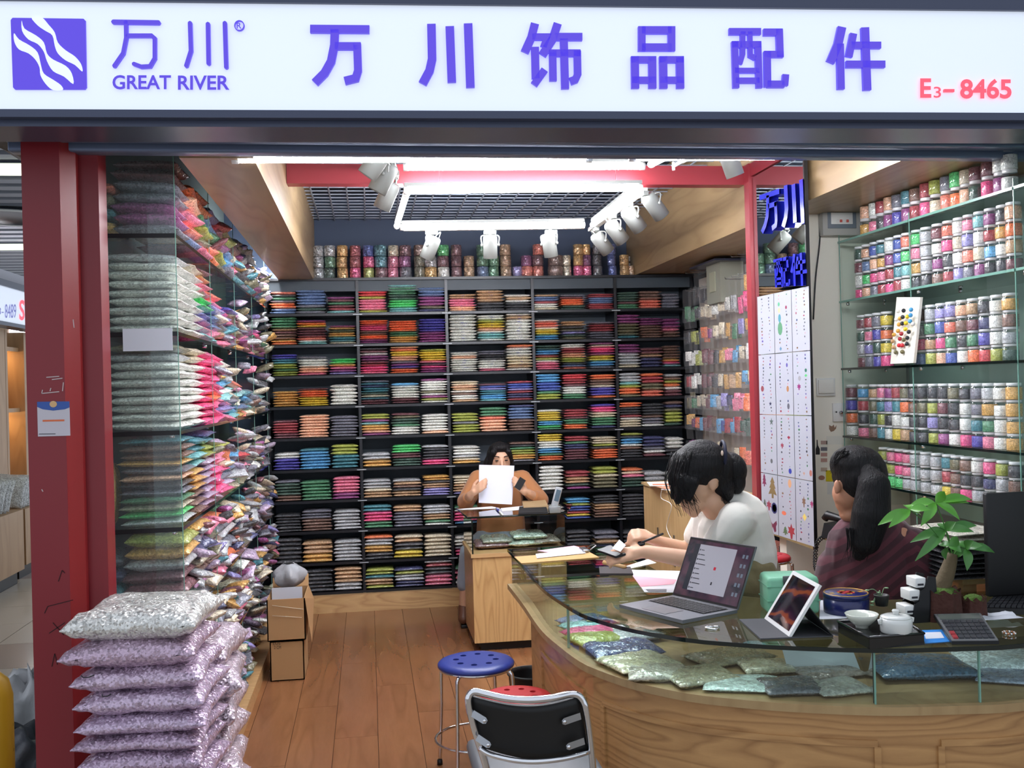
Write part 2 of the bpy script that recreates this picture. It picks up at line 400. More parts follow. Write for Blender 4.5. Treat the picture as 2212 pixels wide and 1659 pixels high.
slab(-.5, UW+.5, HV, HV+.030, -.02, .012, 'frame_rail', M_DARKM, sign)
M_PURP = pm('sign_purple', (92,70,212), .4, emit=.32); M_RD = pm('sign_red', (246,84,104), .4, emit=.5)
def strokes(name, data, parent, mat, mapf, out0, out1, rnd=False):
    """data: list of (points, width) in px of the photograph; mapf turns px into a point of the face at an offset"""
    mb = MB()
    for pts, wd in data:
        P = [Vector((a, b)) for a, b in pts]
        lft, rgt = [], []
        for i, p in enumerate(P):
            d0 = (P[i]-P[i-1]).normalized() if i else (P[1]-P[0]).normalized()
            d1 = (P[i+1]-P[i]).normalized() if i < len(P)-1 else d0
            t = (d0+d1)
            t = t.normalized() if t.length > 1e-6 else d1
            nrm = Vector((-t.y, t.x)); k = 1/max(.5, abs(nrm.dot(Vector((-d0.y, d0.x)))))
            lft.append(p+nrm*wd/2*k); rgt.append(p-nrm*wd/2*k)
        if rnd:
            cap = lambda c, d, s_: [c + Vector((d.x*math.cos(a)-d.y*math.sin(a), d.x*math.sin(a)+d.y*math.cos(a)))*wd/2 for a in s_]
            dE = (P[-1]-P[-2]).normalized(); dS = (P[0]-P[1]).normalized()
            poly = lft + cap(P[-1], dE, [math.pi/3, 0, -math.pi/3]) + rgt[::-1] + cap(P[0], dS, [math.pi/3, 0, -math.pi/3])
            N = len(poly); 
            va = [mapf(q.x, q.y, out1) for q in poly] + [mapf(q.x, q.y, out0) for q in poly]
            # centre strip faces for concave strokes
            m_ = len(lft); fs = [(i, i+1, 2*m_+3-i-2, 2*m_+3-i-1) for i in range(m_-1)]
            fs = []
            idxL = list(range(m_)); idxR = [m_+3+(m_-1-i) for i in range(m_)]
            for i in range(m_-1): fs.append((idxL[i], idxL[i+1], idxR[i+1], idxR[i]))
            fs.append((idxL[-1], m_, m_+1, m_+2, idxR[-1])); fs.append((idxR[0], 2*m_+3, 2*m_+4, 2*m_+5, idxL[0]))
            fs += [(i, (i+1) % N, (i+1) % N+N, i+N) for i in range(N)]
            mb.add(va, fs)
        else:
            n_ = len(P); va = []
            for o_ in (out1, out0):
                va += [mapf(q.x, q.y, o_) for q in lft] + [mapf(q.x, q.y, o_) for q in rgt]
            fs = []
            for i in range(n_-1): fs.append((i, i+1, n_+i+1, n_+i)); fs.append((i, i+1, 2*n_+i+1, 2*n_+i)); fs.append((n_+i, n_+i+1, 3*n_+i+1, 3*n_+i))
            fs += [(0, n_, 3*n_, 2*n_), (n_-1, 2*n_-1, 4*n_-1, 3*n_-1)]
            mb.add(va, fs)
    return mb.build(name, mat, parent, fix=False)
def rect(x0, y0, x1, y1, wd): return [([(x0,y0),(x1,y0)],wd), ([(x0,y1),(x1,y1)],wd), ([(x0,y0-wd/2),(x0,y1+wd/2)],wd), ([(x1,y0-wd/2),(x1,y1+wd/2)],wd)]
CH = {}
CH['wan'] = [([(671,65),(798.5,66)],17), ([(724,66),(723,100),(716,135),(702,160),(681,181)],18), ([(724,102),(780,102)],16), ([(772,96),(774,155),(769,171),(745,177)],17)]
CH['chuan'] = [([(932,54.5),(933.5,130),(928,155),(913,183)],18.5), ([(971.5,59.5),(976,180)],18.5), ([(1011,53.5),(1016,191)],18.5)]
CH['shi'] = [([(1155,53.5),(1147,84),(1133,115)],18), ([(1149,82),(1181,82),(1173,104)],14), ([(1155,104),(1156.5,172)],17), ([(1153,185),(1176,153)],16),
  ([(1204,53.5),(1193,87),(1171,121)],18), ([(1198,82),(1257,82)],16), ([(1186,117),(1253,117)],15), ([(1193,112),(1194,177)],16), ([(1217,86),(1220,194)],17), ([(1246,112),(1247,163),(1242,174),(1231,178)],16)]
CH['pin'] = rect(1385,67.5,1449,104.5,16) + [([(1362,131),(1416,131)],14), ([(1364,175),(1414,175)],14), ([(1370,124),(1371,193)],17), ([(1407.5,124),(1408,193)],17)] + [([(1422.5,131),(1475,131)],14), ([(1424,175),(1475,175)],14), ([(1431,124),(1432,193)],17), ([(1467,124),(1468,193)],17)]
CH['pei'] = [([(1572.6,70.5),(1641.5,70.5)],14), ([(1585,92),(1588,192)],14), ([(1635,92),(1638,192)],14), ([(1579,98.5),(1642,98.5)],14), ([(1585,154.5),(1638,154.5)],11), ([(1587,176),(1638,176)],12),
  ([(1602.5,71),(1602,120),(1596,140)],11), ([(1618,71),(1619,122),(1630,128)],10), ([(1647,72),(1688,72)],15), ([(1681,66),(1683,126)],15), ([(1648,119.5),(1690,119.5)],14), ([(1655,114),(1656,190)],15), ([(1655,184),(1692,184)],15), ([(1695,163),(1693,187)],14)]
CH['jian'] = [([(1816,61),(1808,97),(1791,137)],18), ([(1812,97),(1814,195)],15.5), ([(1841,75),(1831,125)],15), ([(1836,100),(1900,100)],14.5), ([(1825,141),(1909,141)],15), ([(1865.5,62),(1870.5,197)],17)]
for k_ in CH: strokes('sign_character', CH[k_], sign, M_PURP, onsign, .0, .012)
thin = [([(247,49.5),(344,51)],9.5), ([(274,50),(274.5,84),(268,117),(249,144.5)],8.5), ([(278,79),(329,79),(336,85),(336,128),(326,145),(307,146),(291,140)],8.5),
        ([(412,52),(414,112),(404,144)],9), ([(450.6,54),(452,139)],9), ([(487,52),(490,147)],9)]
strokes('logo_character', thin[:3], sign, M_PURP, onsign, .0, .010, True); strokes('logo_character', thin[3:], sign, M_PURP, onsign, .0, .010, True)
def polyface(name, polys, parent, mat, mapf, o0, o1):
    mb = MB()
    for poly in polys:
        n_ = len(poly); mb.add([mapf(a,b,o1) for a,b in poly]+[mapf(a,b,o0) for a,b in poly], [tuple(range(n_))]+[(i,(i+1)%n_,(i+1)%n_+n_,i+n_) for i in range(n_)])
    return mb.build(name, mat, parent, fix=False)
def c1(l): return [(a/2.989, b/2.989) for a, b in l]
polyface('logo_square', [[(29,40),(182,42),(186,46),(188.5,190),(185,194.5),(34,194.5),(30,190),(25,45)]], sign, M_PURP, onsign, 0, .006)
W1 = [(210,118),(275,118),(320,165),(360,215),(380,280),(430,330),(490,370),(530,420),(538,468),(490,425),(430,395),(380,350),(360,300),(345,235),(300,205),(250,170)]
W2 = [(148,138),(165,190),(240,235),(290,280),(310,350),(350,390),(430,430),(470,480),(480,548),(420,500),(350,465),(310,400),(290,340),(250,290),(190,260),(150,205)]
W3 = [(98,220),(130,260),(200,300),(250,345),(270,420),(290,480),(350,520),(400,555),(412,586),(348,586),(300,545),(268,490),(262,440),(235,390),(190,350),(130,325),(100,275)]
def ribbon(L):
    return L
import itertools
def smoothpoly(L): return [tuple(v[:2]) for v in spline([(a,b,0) for a,b in L], 3, True)]
M_LITW = pm('lit_sign_white', (232,240,250), .35, emit=.34)
def tri_poly(name, polys, parent, mat, mapf, o):
    from mathutils.geometry import tessellate_polygon
    mb = MB()
    for L in polys:
        t = tessellate_polygon([[Vector((a,b,0)) for a,b in L]])
        mb.add([mapf(a,b,o) for a,b in L], [tuple(f) for f in t])
    return mb.build(name, mat, parent, fix=False)
for W_ in (W1, W2, W3): tri_poly('logo_wave', [c1(smoothpoly(W_))], sign, M_LITW, onsign, .0075)
def text_mesh(txt, bold=0.0):
    cu = bpy.data.curves.new('t', 'FONT'); cu.body = txt; cu.size = 1; cu.offset = bold; cu.resolution_u = 4
    o = bpy.data.objects.new('t', cu); C.objects.link(o); dg = bpy.context.evaluated_depsgraph_get()
    me = bpy.data.meshes.new_from_object(o.evaluated_get(dg)); bpy.data.objects.remove(o); bpy.data.curves.remove(cu)
    V = [v.co.copy() for v in me.vertices]; Fs = [tuple(p.vertices) for p in me.polygons]; bpy.data.meshes.remove(me)
    xs = [v.x for v in V]; ys = [v.y for v in V]; a, b, c_, d = min(xs), max(xs), min(ys), max(ys)
    return [((v.x-a)/(b-a), (v.y-c_)/(d-c_)) for v in V], Fs
def text_on(name, txt, box, parent, mat, mapf, o, bold=0.0):
    """box: px left, top, right, bottom"""
    V, Fs = text_mesh(txt, bold); x0, y0, x1_, y1_ = box
    return MB().add([mapf(x0+u*(x1_-x0), y1_-v*(y1_-y0), o) for u, v in V], Fs).build(name, mat, parent, fix=False)
text_on('sign_lettering', 'GREAT', (245,164,371,195), sign, M_PURP, onsign, .008, .022)
text_on('sign_lettering', 'RIVER', (386,165,497,196), sign, M_PURP, onsign, .008, .022)
text_on('registered_mark', 'R', (512.5,51,523,64), sign, M_PURP, onsign, .008, .01)
ringp = [(518+10*math.cos(a), 57+10.5*math.sin(a)) for a in np.linspace(0, 2*math.pi, 25)]
strokes('registered_ring', [(ringp, 1.9)], sign, M_PURP, onsign, .0, .008)
text_on('unit_number', 'E', (1985,171,2009,213), sign, M_RD, onsign, .008, .03)
text_on('unit_number', '3', (2014,189,2030,213), sign, M_RD, onsign, .008, .01)
polyface('unit_number', [[(2037,194),(2059,194),(2059,200),(2037,200)]], sign, M_RD, onsign, 0, .008)
text_on('unit_number', '8465', (2071,172,2182,215), sign, M_RD, onsign, .008, .03)
# fascia above the sign and the rolled shutter behind it
struct(MB().box((-2.2, 3.02, 2.70), (3.2, 3.08, 3.5)).build('wall_front_fascia', pm('fascia_grey', (120,124,134), .6)))
sh = thing('roller_shutter', 'dark steel roller shutter rolled up behind the bottom of the shop sign', 'shutter', (.7, 3.2, 2.33))
for (py0, py1, Y) in ((252,275,3.10), (274,291,3.17), (290,308,3.24), (307,334,3.31)):
    z0, z1 = at(1106,py1,Y=Y).z, at(1106,py0,Y=Y).z
    MB().bbox((.75, Y+.03, (z0+z1)/2), (3.7, .06, z1-z0), bev=.006).build('shutter_slat', M_SLAT, sh)
MB().box((-1.0, 3.20, 2.365), (2.56, 3.40, 2.62)).build('shutter_drum_housing', M_DARKM, sh)
# ================================================================ tube lights
def tube_light(label, p0, p1, r=.015, group='LED tube lights of the shop', up=(0,0,1), housing=True):
    p0, p1 = Vector(p0), Vector(p1); t = thing('tube_light', label, 'light', tuple((p0+p1)/2), group=group)
    d = (p1-p0).normalized()
    MB().tube([p0, p1], r, 10).build('tube', M_TUBE, t)
    u = Vector(up)
    if housing:
        s_ = d.cross(u).normalized(); a = p0-d*.02+u*(r+.004); b = p1+d*.02+u*(r+.004); mb = MB()
        q = []
        for e_ in (a, b):
            for (k1, k2) in ((-.012,0),(.012,0),(.009,.018),(-.009,.018)): q.append(e_+s_*k1+u*k2)
        mb.add(q, [(0,1,2,3),(4,7,6,5),(0,4,5,1),(1,5,6,2),(2,6,7,3),(3,7,4,0)]); mb.build('housing', M_SPOT, t)
    for e_, sg in ((p0,-1),(p1,1)):
        MB().tube([e_, e_+d*sg*.022], r+.003, 10).build('end_cap', M_WHITE, t)
    return t
tube_light('long tube light right behind the shop sign, left of the two', at(515,344,Y=3.46), at(1265,342,Y=3.46), .013)
tube_light('long tube light right behind the shop sign, right of the two', at(1372,340,Y=3.46), at(2057,336,Y=3.46), .013)
ZT = 2.49
tube_light('hanging tube light just in front of the red cross beam', at(882,361,Y=4.35), at(1382,359,Y=4.35), .015)
tube_light('hanging tube light just below the red cross beam, front of the square', at(882,412,Y=4.78), at(1378,406,Y=4.78), .016)
tube_light('back tube light of the hanging square, above three white spotlights', at(872,491,Y=5.78), at(1255,486,Y=5.78), .016)
tube_light('short slanting tube light at the left of the hanging square', at(878,420,Y=4.86), at(857,488,Y=5.72), .014)
tube_light('slanting tube light at the right of the hanging square', at(1368,416,Y=4.86), at(1282,484,Y=5.72), .015)
_t = tube_light('small tube light high by the right end of the front tube', at(1408,354,Y=4.25), at(1440,338,Y=3.85), .014); _p = at(1424,346,Y=4.05); MB().tube([_p+Vector((0,0,.02)), (_p.x,_p.y,2.79)], .003, 5).build('hanger', M_STEEL, _t)
tube_light('tube light under the left wooden soffit above the packed shelves', at(583,556,X=-.60), at(612,605,X=-.60), .017)
for a in ((950,352,4.35),(1330,352,4.35),(950,402,4.78),(1330,398,4.78)):
    p = at(a[0], a[1], Y=a[2]); o = MB().tube([p, (p.x, p.y, 2.79)], .0012, 5).build('hanging_wire', M_STEEL); tag(o, 'thin wire at the %s end of the %s hanging tube light' % ('left' if a[0] < 1000 else 'right', 'front' if a[2] < 4.5 else 'middle'), 'wire', 'wires of the hanging tube lights')
# ================================================================ track spotlights
def spot(label, head, aim, top, rail_dir=(1,0,0), lit=False, L_=.135, r=.042):
    """head: centre of the can; aim: direction it points; top: where it clips to its rail"""
    head, top = Vector(head), Vector(top); a = Vector(aim).normalized()
    t = thing('track_spotlight', label, 'spotlight', tuple(head), group='white track spotlights')
    q = a.to_track_quat('Z', 'Y').to_matrix().to_4x4(); Mx = Matrix.Translation(head) @ q
    hd = MB().lathe([(.0,-L_/2),(r*.8,-L_/2),(r*.97,-L_/2+.012),(r,-L_/2+.03),(r,L_/2),(r-.004,L_/2),(r-.006,L_/2-.03),(0,L_/2-.03)], 20, Mx, cap=False).build('head', M_SPOT, t)
    MB().lathe([(0,L_/2-.028),(r-.007,L_/2-.028)], 16, Mx, cap=False).build('lens', pm('lamp_lens_lit',(255,250,240),.3,emit=4) if lit else pm('lamp_lens',(150,152,150),.2), hd)
    side = a.cross(Vector((0,0,1)))
    side = side.normalized() if side.length > .1 else Vector((1,0,0))
    m_ = head - a*.01; tp = top - Vector((0,0,.02))
    for sg in (-1, 1):
        k = m_+side*sg*(r+.006)
        ym = MB().tube(spline([k, k+Vector((0,0,.05))+side*sg*.004, tp+side*sg*.016-Vector((0,0,.006)), tp], 4), .0042, 6).build('yoke_arm', M_SPOT, t)
        MB().tube([k-side*sg*.006, k+side*sg*.008], .008, 10).build('knob', M_SPOT, ym)
    rd = Vector(rail_dir).normalized(); s2 = rd.cross(Vector((0,0,1))).normalized(); mb = MB(); q = []
    for z in (-.022, .0):
        for (u_, v_) in ((-.045,-.013),(.045,-.013),(.045,.013),(-.045,.013)): q.append(top+rd*u_*.8+s2*v_+Vector((0,0,z)))
    mb.add(q, [(0,3,2,1),(4,5,6,7),(0,1,5,4),(1,2,6,5),(2,3,7,6),(3,0,4,7)]); mb.build('track_adapter', M_SPOT, t)
    cb = spline([top+Vector((0,0,-.02)), top+rd*.035+Vector((0,0,-.05)), head-a*(L_/2+.03)+rd*.02, head-a*(L_/2-.004)], 5)
    MB().tube(cb, .0032, 6).build('cable', M_SPOT, t)
def rail(label, p0, p1):
    p0, p1 = Vector(p0), Vector(p1); d = (p1-p0).normalized(); s2 = d.cross(Vector((0,0,1))).normalized(); q = []
    for e_ in (p0, p1):
        for (k1, k2) in ((-.017,0),(.017,0),(.017,.02),(-.017,.02)): q.append(e_+s2*k1+Vector((0,0,k2)))
    o = MB().add(q, [(0,1,2,3),(4,7,6,5),(0,4,5,1),(1,5,6,2),(2,6,7,3),(3,7,4,0)]).build('track_rail', M_WHITE); tag(o, label, 'rail')
rC = [at(872,499,Y=5.83), at(1262,494,Y=5.83)]
rail('white lighting track along the back tube of the hanging square', *rC)
for i, (px, py, dxx, dzz, nm) in enumerate(((930,535,-.35,-.8,'left'),(1059,533,.02,-1,'middle'),(1187,530,.18,-1,'right'))):
    h_ = at(px, py, Y=5.83); tp = Vector((at([932,1058,1190][i],500,Y=5.83).x, 5.83, rC[0].z+.0))
    spot('white spotlight under the back tube, %s of the row of three' % nm, h_, (dxx, .25, dzz), tp)
rR = [at(1392,414,Y=4.84), at(1276,500,Y=5.86)]
rail('white lighting track along the right slanting tube', *rR)
for i, (px, py, Y, nm) in enumerate(((1300,525,5.75,'lowest and farthest'),(1331,501,5.4,'second from the back'),(1368,474,5.1,'second from the front'),(1414,445,4.85,'nearest and highest'))):
    f_ = (Y-4.84)/(5.86-4.84); tp = rR[0].lerp(rR[1], f_)
    spot('white spotlight on the right track, %s of four' % nm, at(px, py, Y=Y), (.62,.25,-.72), tp, rR[1]-rR[0])
tl = at(835,352,Y=4.5); rail('short white lighting track high behind the left front tube', at(838,346,Y=4.2), at(852,372,Y=4.9))
spot('lit white spotlight high at left, in front of its twin', at(829,384,Y=4.35), (-.45,.1,-.8), at(846,352,Y=4.4), (0,1,0), True)
spot('white spotlight high at left, behind the lit one', at(836,423,Y=4.8), (-.40,.25,-.85), at(856,372,Y=4.8), (0,1,0))
spot('lit white spotlight high at left, cut off by the front tube', at(812,351,Y=4.15), (-.55,.1,-.75), at(838,340,Y=4.15), (0,1,0), True)
spot('white spotlight high at right by the red post', at(1578,350,Y=4.35), (.35,.1,-.9), at(1560,322,Y=4.35), (0,1,0)); _p = at(1560,322,Y=4.35); o = MB().tube([_p, (_p.x,_p.y,2.79)], .006, 6).build('hanging_rod', M_SPOT); tag(o, 'white rod holding the spotlight by the red post', 'rod')
fx = thing('light_fixture', 'empty white tube fixture high at right behind the front tube', 'light', tuple(at(1465,352,Y=4.2)))
pa, pb = at(1455,358,Y=4.25), at(1486,343,Y=3.98)
MB().tube([pa, pb], .010, 4).build('housing', M_SPOT, fx); MB().tube([pa.lerp(pb,.5), (pa.lerp(pb,.5).x, pa.lerp(pb,.5).y, 2.79)], .003, 5).build('hanger', M_STEEL, fx); MB().tube([pa+Vector((0,0,-.02)), pa+Vector((0,0,.015))], .007, 6).build('lamp_holder', M_WHITE, fx)
# ================================================================ bags, packets: shared pillow meshes
def pillow_arrays(nx, ny, seed, crumple=.10, tip=.04, p=5):
    rs = np.random.RandomState(seed); V = []; Fc = []
    ph = rs.uniform(0, 6.28, 6); fr = rs.uniform(3, 9, 6)
    for top in (1, -1):
        for i in range(nx+1):
            for j in range(ny+1):
                x = .5*math.sin(math.pi*(i/nx-.5)); y = .5*math.sin(math.pi*(j/ny-.5))
                hx = 1-abs(2*x)**p; hy = 1-abs(2*y)**p
                h = math.sqrt(max(0, hx*hy))
                cr = 1+crumple*(math.sin(fr[0]*x*2+ph[0])*math.cos(fr[1]*y*2+ph[1])+.6*math.sin(fr[2]*(x+y)*2+ph[2]))
                k = 1+tip*abs(4*x*y)*2
                V.append((x*k, y*k, top*max(.03, .5*h*cr)))
    n1 = (nx+1)*(ny+1)
    q = lambda i, j: i*(ny+1)+j
    for i in range(nx):
        for j in range(ny):
            Fc.append((q(i,j), q(i+1,j), q(i+1,j+1), q(i,j+1))); Fc.append((n1+q(i,j), n1+q(i,j+1), n1+q(i+1,j+1), n1+q(i+1,j)))
    ring = [q(i,0) for i in range(nx)]+[q(nx,j) for j in range(ny)]+[q(i,ny) for i in range(nx,0,-1)]+[q(0,j) for j in range(ny,0,-1)]
    for a, b in zip(ring, ring[1:]+ring[:1]): Fc.append((a, n1+a, n1+b, b))
    return V, Fc
def pillow_mesh(name, mat, nx, ny, seed, **k):
    V, Fc = pillow_arrays(nx, ny, seed, **k); mb = MB(); mb.add(V, Fc, True); return mb.mesh(name, mat)
PK = [pillow_arrays(7, 5, s) for s in range(5)]
ME_PK = [pillow_mesh('sequin_packet', M_SEQ, 7, 5, s) for s in range(5)]
ME_BAG = [pillow_mesh('sequin_bag', M_SEQ, 6, 7, 20+s, crumple=.14, tip=.025) for s in range(6)]
PKB = [pillow_arrays(5, 6, 20+s, crumple=.14, tip=.025) for s in range(6)]
class Stuff:
    """bags past the three hundred largest: still real geometry, joined in one object"""
    def __init__(s): s.V = []; s.F = []; s.c = []; s.n = 0
    def add(s, arr, M, col):
        V, Fc = arr
        A = np.array(V); R = np.array(M.to_3x3()); A = A @ R.T + np.array(M.translation)
        s.V.append(A); s.F += [tuple(i+s.n for i in f) for f in Fc]; s.n += len(A); s.c += [(*col, 1)]*len(A)
    def build(s, name, label, cat, mat):
        if not s.n: return
        me = bpy.data.meshes.new(name); me.from_pydata(np.concatenate(s.V).tolist(), [], s.F)
        a = me.color_attributes.new('Col', 'FLOAT_COLOR', 'POINT'); a.data.foreach_set('color', np.array(s.c, dtype=np.float32).ravel())
        me.materials.append(mat); me.polygons.foreach_set('use_smooth', [True]*len(me.polygons)); me.update()
        o = bpy.data.objects.new(name, me); C.objects.link(o); tag(o, label, cat, kind='stuff'); return o
def parse(s):
    out = []; i = 0
    while i < len(s):
        c = s[i]; j = i+1
        while j < len(s) and s[j].isdigit(): j += 1
        out += [c]*int(s[i+1:j] or 1); i = j
    return out
# ================================================================ black shelf unit on the back wall
YS = 7.10
RY = [678,745.7,813,879.6,948,1017,1084.5,1151,1220,1284]
RZ = [at(620, y, Y=YS).z for y in RY]
unit = thing('wall_shelf', 'black shelf unit covering the whole back wall, ten shelves high', 'shelf', (.8, 7.25, 0))
UX = [at(p, 800, Y=YS).x for p in (577, 775.5, 968, 1155, 1334, 1500)]
ZTOP = 2.325
MB().box((UX[0], 7.395, .06), (UX[-1], 7.415, ZTOP)).build('back_board', M_BACK, unit)
for x in UX: MB().box((x-.010, YS+.012, .06), (x+.010, 7.394, ZTOP)).build('upright', M_SHELF, unit)
for z in RZ:
    for a, b in zip(UX[:-1], UX[1:]): MB().box((a+.0101, YS, z-.018), (b-.0101, 7.394, z)).build('shelf_board', M_SHELF, unit)
MB().box((UX[0]-.05, YS, ZTOP), (UX[-1]+.02, 7.41, ZTOP+.018)).build('top_board', M_SHELF, unit)
MB().box((UX[0], YS+.03, ZTOP-.075), (UX[-1], YS+.045, ZTOP)).build('top_rail', pm('dark_rail',(58,68,76),.5), unit)
MB().box((UX[0], YS-.045, 0), (UX[-1], YS+.03, RZ[-1]-.019)).build('plinth', M_OAK, unit)
M_CLIP = pm('shelf_clip', (190,196,200), .4)
for x in UX[1:-1]:
    for z in RZ[:-1]: MB().box((x-.032, YS-.004, z-.014), (x+.032, YS-.0005, z-.009)).build('shelf_clip', M_CLIP, unit)
SX = [(585,640),(641,705),(710,768),(776,837),(841,902),(906,964),(972,1030),(1033,1091),(1094,1150),(1157,1209),(1215,1266),(1275,1328),(1336,1383),(1385,1432),(1434,1470)]
SX = [(at(a,720,Y=YS).x, at(b,720,Y=YS).x) for a, b in SX]
ROWS = [
 "O1k1g1a1o2j2:48 j5a1d1a1:51 f1m1g1m1r1T1:36 R2l1p4l1:47 T1g3d2G3T2:60 j3f3x1n1:54 h2p3q2:38 h4k3:46 w1h1w1k3:36 h1j2r1w2e1:35 a1m1o3d2:34 r2j3r3:35 d4m1g2:38 b3O3:40 a5:34",
 "g4h1m1b2z1o1:60 f1o1y1m4O1w1T1:53 f1z1d1z2t2e1:41 o2r1P2b2o2f2:51 o5g2z3:49 v5f4:52 w9:60 w2l1y2q1w1T2w1:58 w1h1w7:61 w1O2w1y2c2:46 h2k1x1i1d1x1:42 a1r3a3:39 f3x4t1:54 f3b5:46 f3p1b2:44",
 "v2t2l2g1l2:47 a1w3q2p1:42 G2z1p1f1i1:36 k1m1w1f2m1r1P2p1:57 h1O1y2q2a1f1v1o2:59 l1y4p1k1P1f2:52 w2q1w6:44 a2k2w4p1:46 o1w3e3h1w1:58 d2c2r1l1w1p3:55 w2r2q2l2k1j1O1:57 f1e1P2f1y2c2a1:59 f3s4e1:54 m2h1n3:45 b5z1P1T1:49",
 "z6:34 m1o3y4:39 w6:45 a1t1n1t2d1e1t1m2:52 c1w5m2:45 f1w4x1w1f1l1w1:53 e2q1h1w1b1w2h1:46 m1u1i1t2c2T1:39 r1u2i1r1n2r1:43 c3u3g1l2:57 R2r2m1w3g2:55 o2b2e1v3o1:53 s3T1l1o2x1:55 o1r2x2O2:53 s1b1l1o1w1m2:50",
 "m1r4m2:39 q8:49 a7:45 l2f1T1z2q1f1:47 m1x1d2g1w3:47 w6q1:43 l3a1l3:43 g3O1q4:54 n1j4b4:58 w1y4c2G1g1:45 r3m1g2o2:44 v1P2e2g3n1:54 o2k3r1w1e3:56 k4b1a2w1:52 b1n1x1l3d1:56",
 "w2v4:37 t1c6:45 l3t4:51 s2z2:31 G3m2d3:46 s1k4P2:43 w3s1e1z1:39 x2k3:40 b1k1g1l2z2a1:43 y3w3c2g1o2:59 r2g1n2m4:52 e3l1k1o4:49 l1k1c2w1b1k3:55 n3a1w1m1:46 w3k2:42",
 "a1d4b2:45 g6:42 p5f2:48 s3e1h2:40 s1h1b1k1h2:38 z2k1h2i3:43 e3h3i1:40 a2k4:40 n2k3:36 w7:55 r2h2d1f1:41 l2e1x3:48 o1e1p1d3:43 s3:34 w2:30",
 "k6:38 a3b4:45 s6:42 t2P3g2:50 h2a5:46 s3h2g1w1:44 g1w1P3c1:40 s3k2:36 k5:36 a3h2:36 c2l1u2r1y1u1:46 k3h2b3:50 k7:50 k5:40 k4:40",
 "k6:55 h3z2:46 s6:45 o1s2z2k2:52 e1h1k2y2:50 e6:48 w3a1P2:42 a4:40 x4:40 a5:40 k5:42 a2h2:38 k4:36 k4:36 k4:36",
 "k4:40 k6:48 h4s2:50 l2t1h2l1:44 n1l1s2n2:42 s1r1k2p3:56 g1p2w1:40 a4:36 x4:36 k5:36 k4:36 k4:36 k4:36 k4:36 k4:36"]
stuffp = Stuff(); n_ind = 0
M_RIB = pm('blue_ribbon', (70,66,176), .4)
HID = {(5,7),(6,7),(6,8),(7,7),(7,8),(7,9),(8,7),(8,8),(8,9),(9,7),(9,8),(9,9),(9,10),(9,11),(9,12),(9,13),(9,14),(8,13),(8,14),(7,13),(7,14)}
for r, row in enumerate(ROWS):
    for c_, ent in enumerate(row.split()):
        if (r, c_) in HID: continue
        code, hh = ent.split(':'); seq = parse(code)[::-1]; n_ = len(seq); hgt = float(hh)*.00331
        xa, xb = SX[c_]; cx_ = (xa+xb)/2; wd = (xb-xa)*.97; t_ = hgt/n_
        for k, ch in enumerate(seq):
            nm, col = COL[ch]
            ribbon_ = (c_ in (6,7,8) and r < 3 and ch in 'wheqlypT')
            x = cx_+random.uniform(-.006,.006); y = YS+.012+.085+random.uniform(-.006,.006); z = RZ[r]+t_*(k+.5)
            sc_ = (wd*random.uniform(.95,1.0), .17, t_*1.06); rz = random.uniform(-.03,.03); ry = random.uniform(-.012,.012)
            var = random.randrange(5)
            if 1 <= r <= 3 and n_ind < 300:
                o = inst('sequin_packet', ME_PK[var], (x,y,z), sc_, (0,ry,rz), color=jit(col)); n_ind += 1
                pos = 'bottom' if k == 0 else ('top' if k == n_-1 else ORD[k+1]+' from bottom')
                tag(o, '%s packet, %s of %s stack from left, %s back shelf down' % (nm, pos, ORD[c_+1], ORD[r+1]), 'packet', 'sequin packets stacked on the black back shelves')
            else:
                stuffp.add(PK[var], Matrix.Translation((x,y,z)) @ Matrix.Rotation(rz,4,'Z') @ Matrix.Rotation(ry,4,'Y') @ Matrix.Diagonal((*sc_,1)), jit(col))
                o = None
            if ribbon_:
                rx = random.uniform(-.1,.02); mbr = MB()
                yb = -.5
                pts = [(rx+.05,-.30,.50),(rx+.03,-.42,.34),(rx+.0,-.505,.0),(rx-.03,-.44,-.30)]
                vs_ = []
                for (a,b,d_) in pts: vs_ += [(a,b,d_),(a+.13,b,d_)]
                mbr.add(vs_, [(0,1,3,2),(2,3,5,4),(4,5,7,6)])
                if o is not None:
                    q = bpy.data.objects.new('ribbon', mbr.mesh('ribbon', M_RIB, fix=False)); C.objects.link(q); q.parent = o
                else:
                    stuffp.add((mbr.v, mbr.f), Matrix.Translation((x,y,z)) @ Matrix.Diagonal((*sc_,1)), lin((70,66,176)))
stuffp.build('sequin_packet_stock', 'remaining colourful sequin packets stacked on the lower and upper black back shelves', 'packets', M_SEQA)
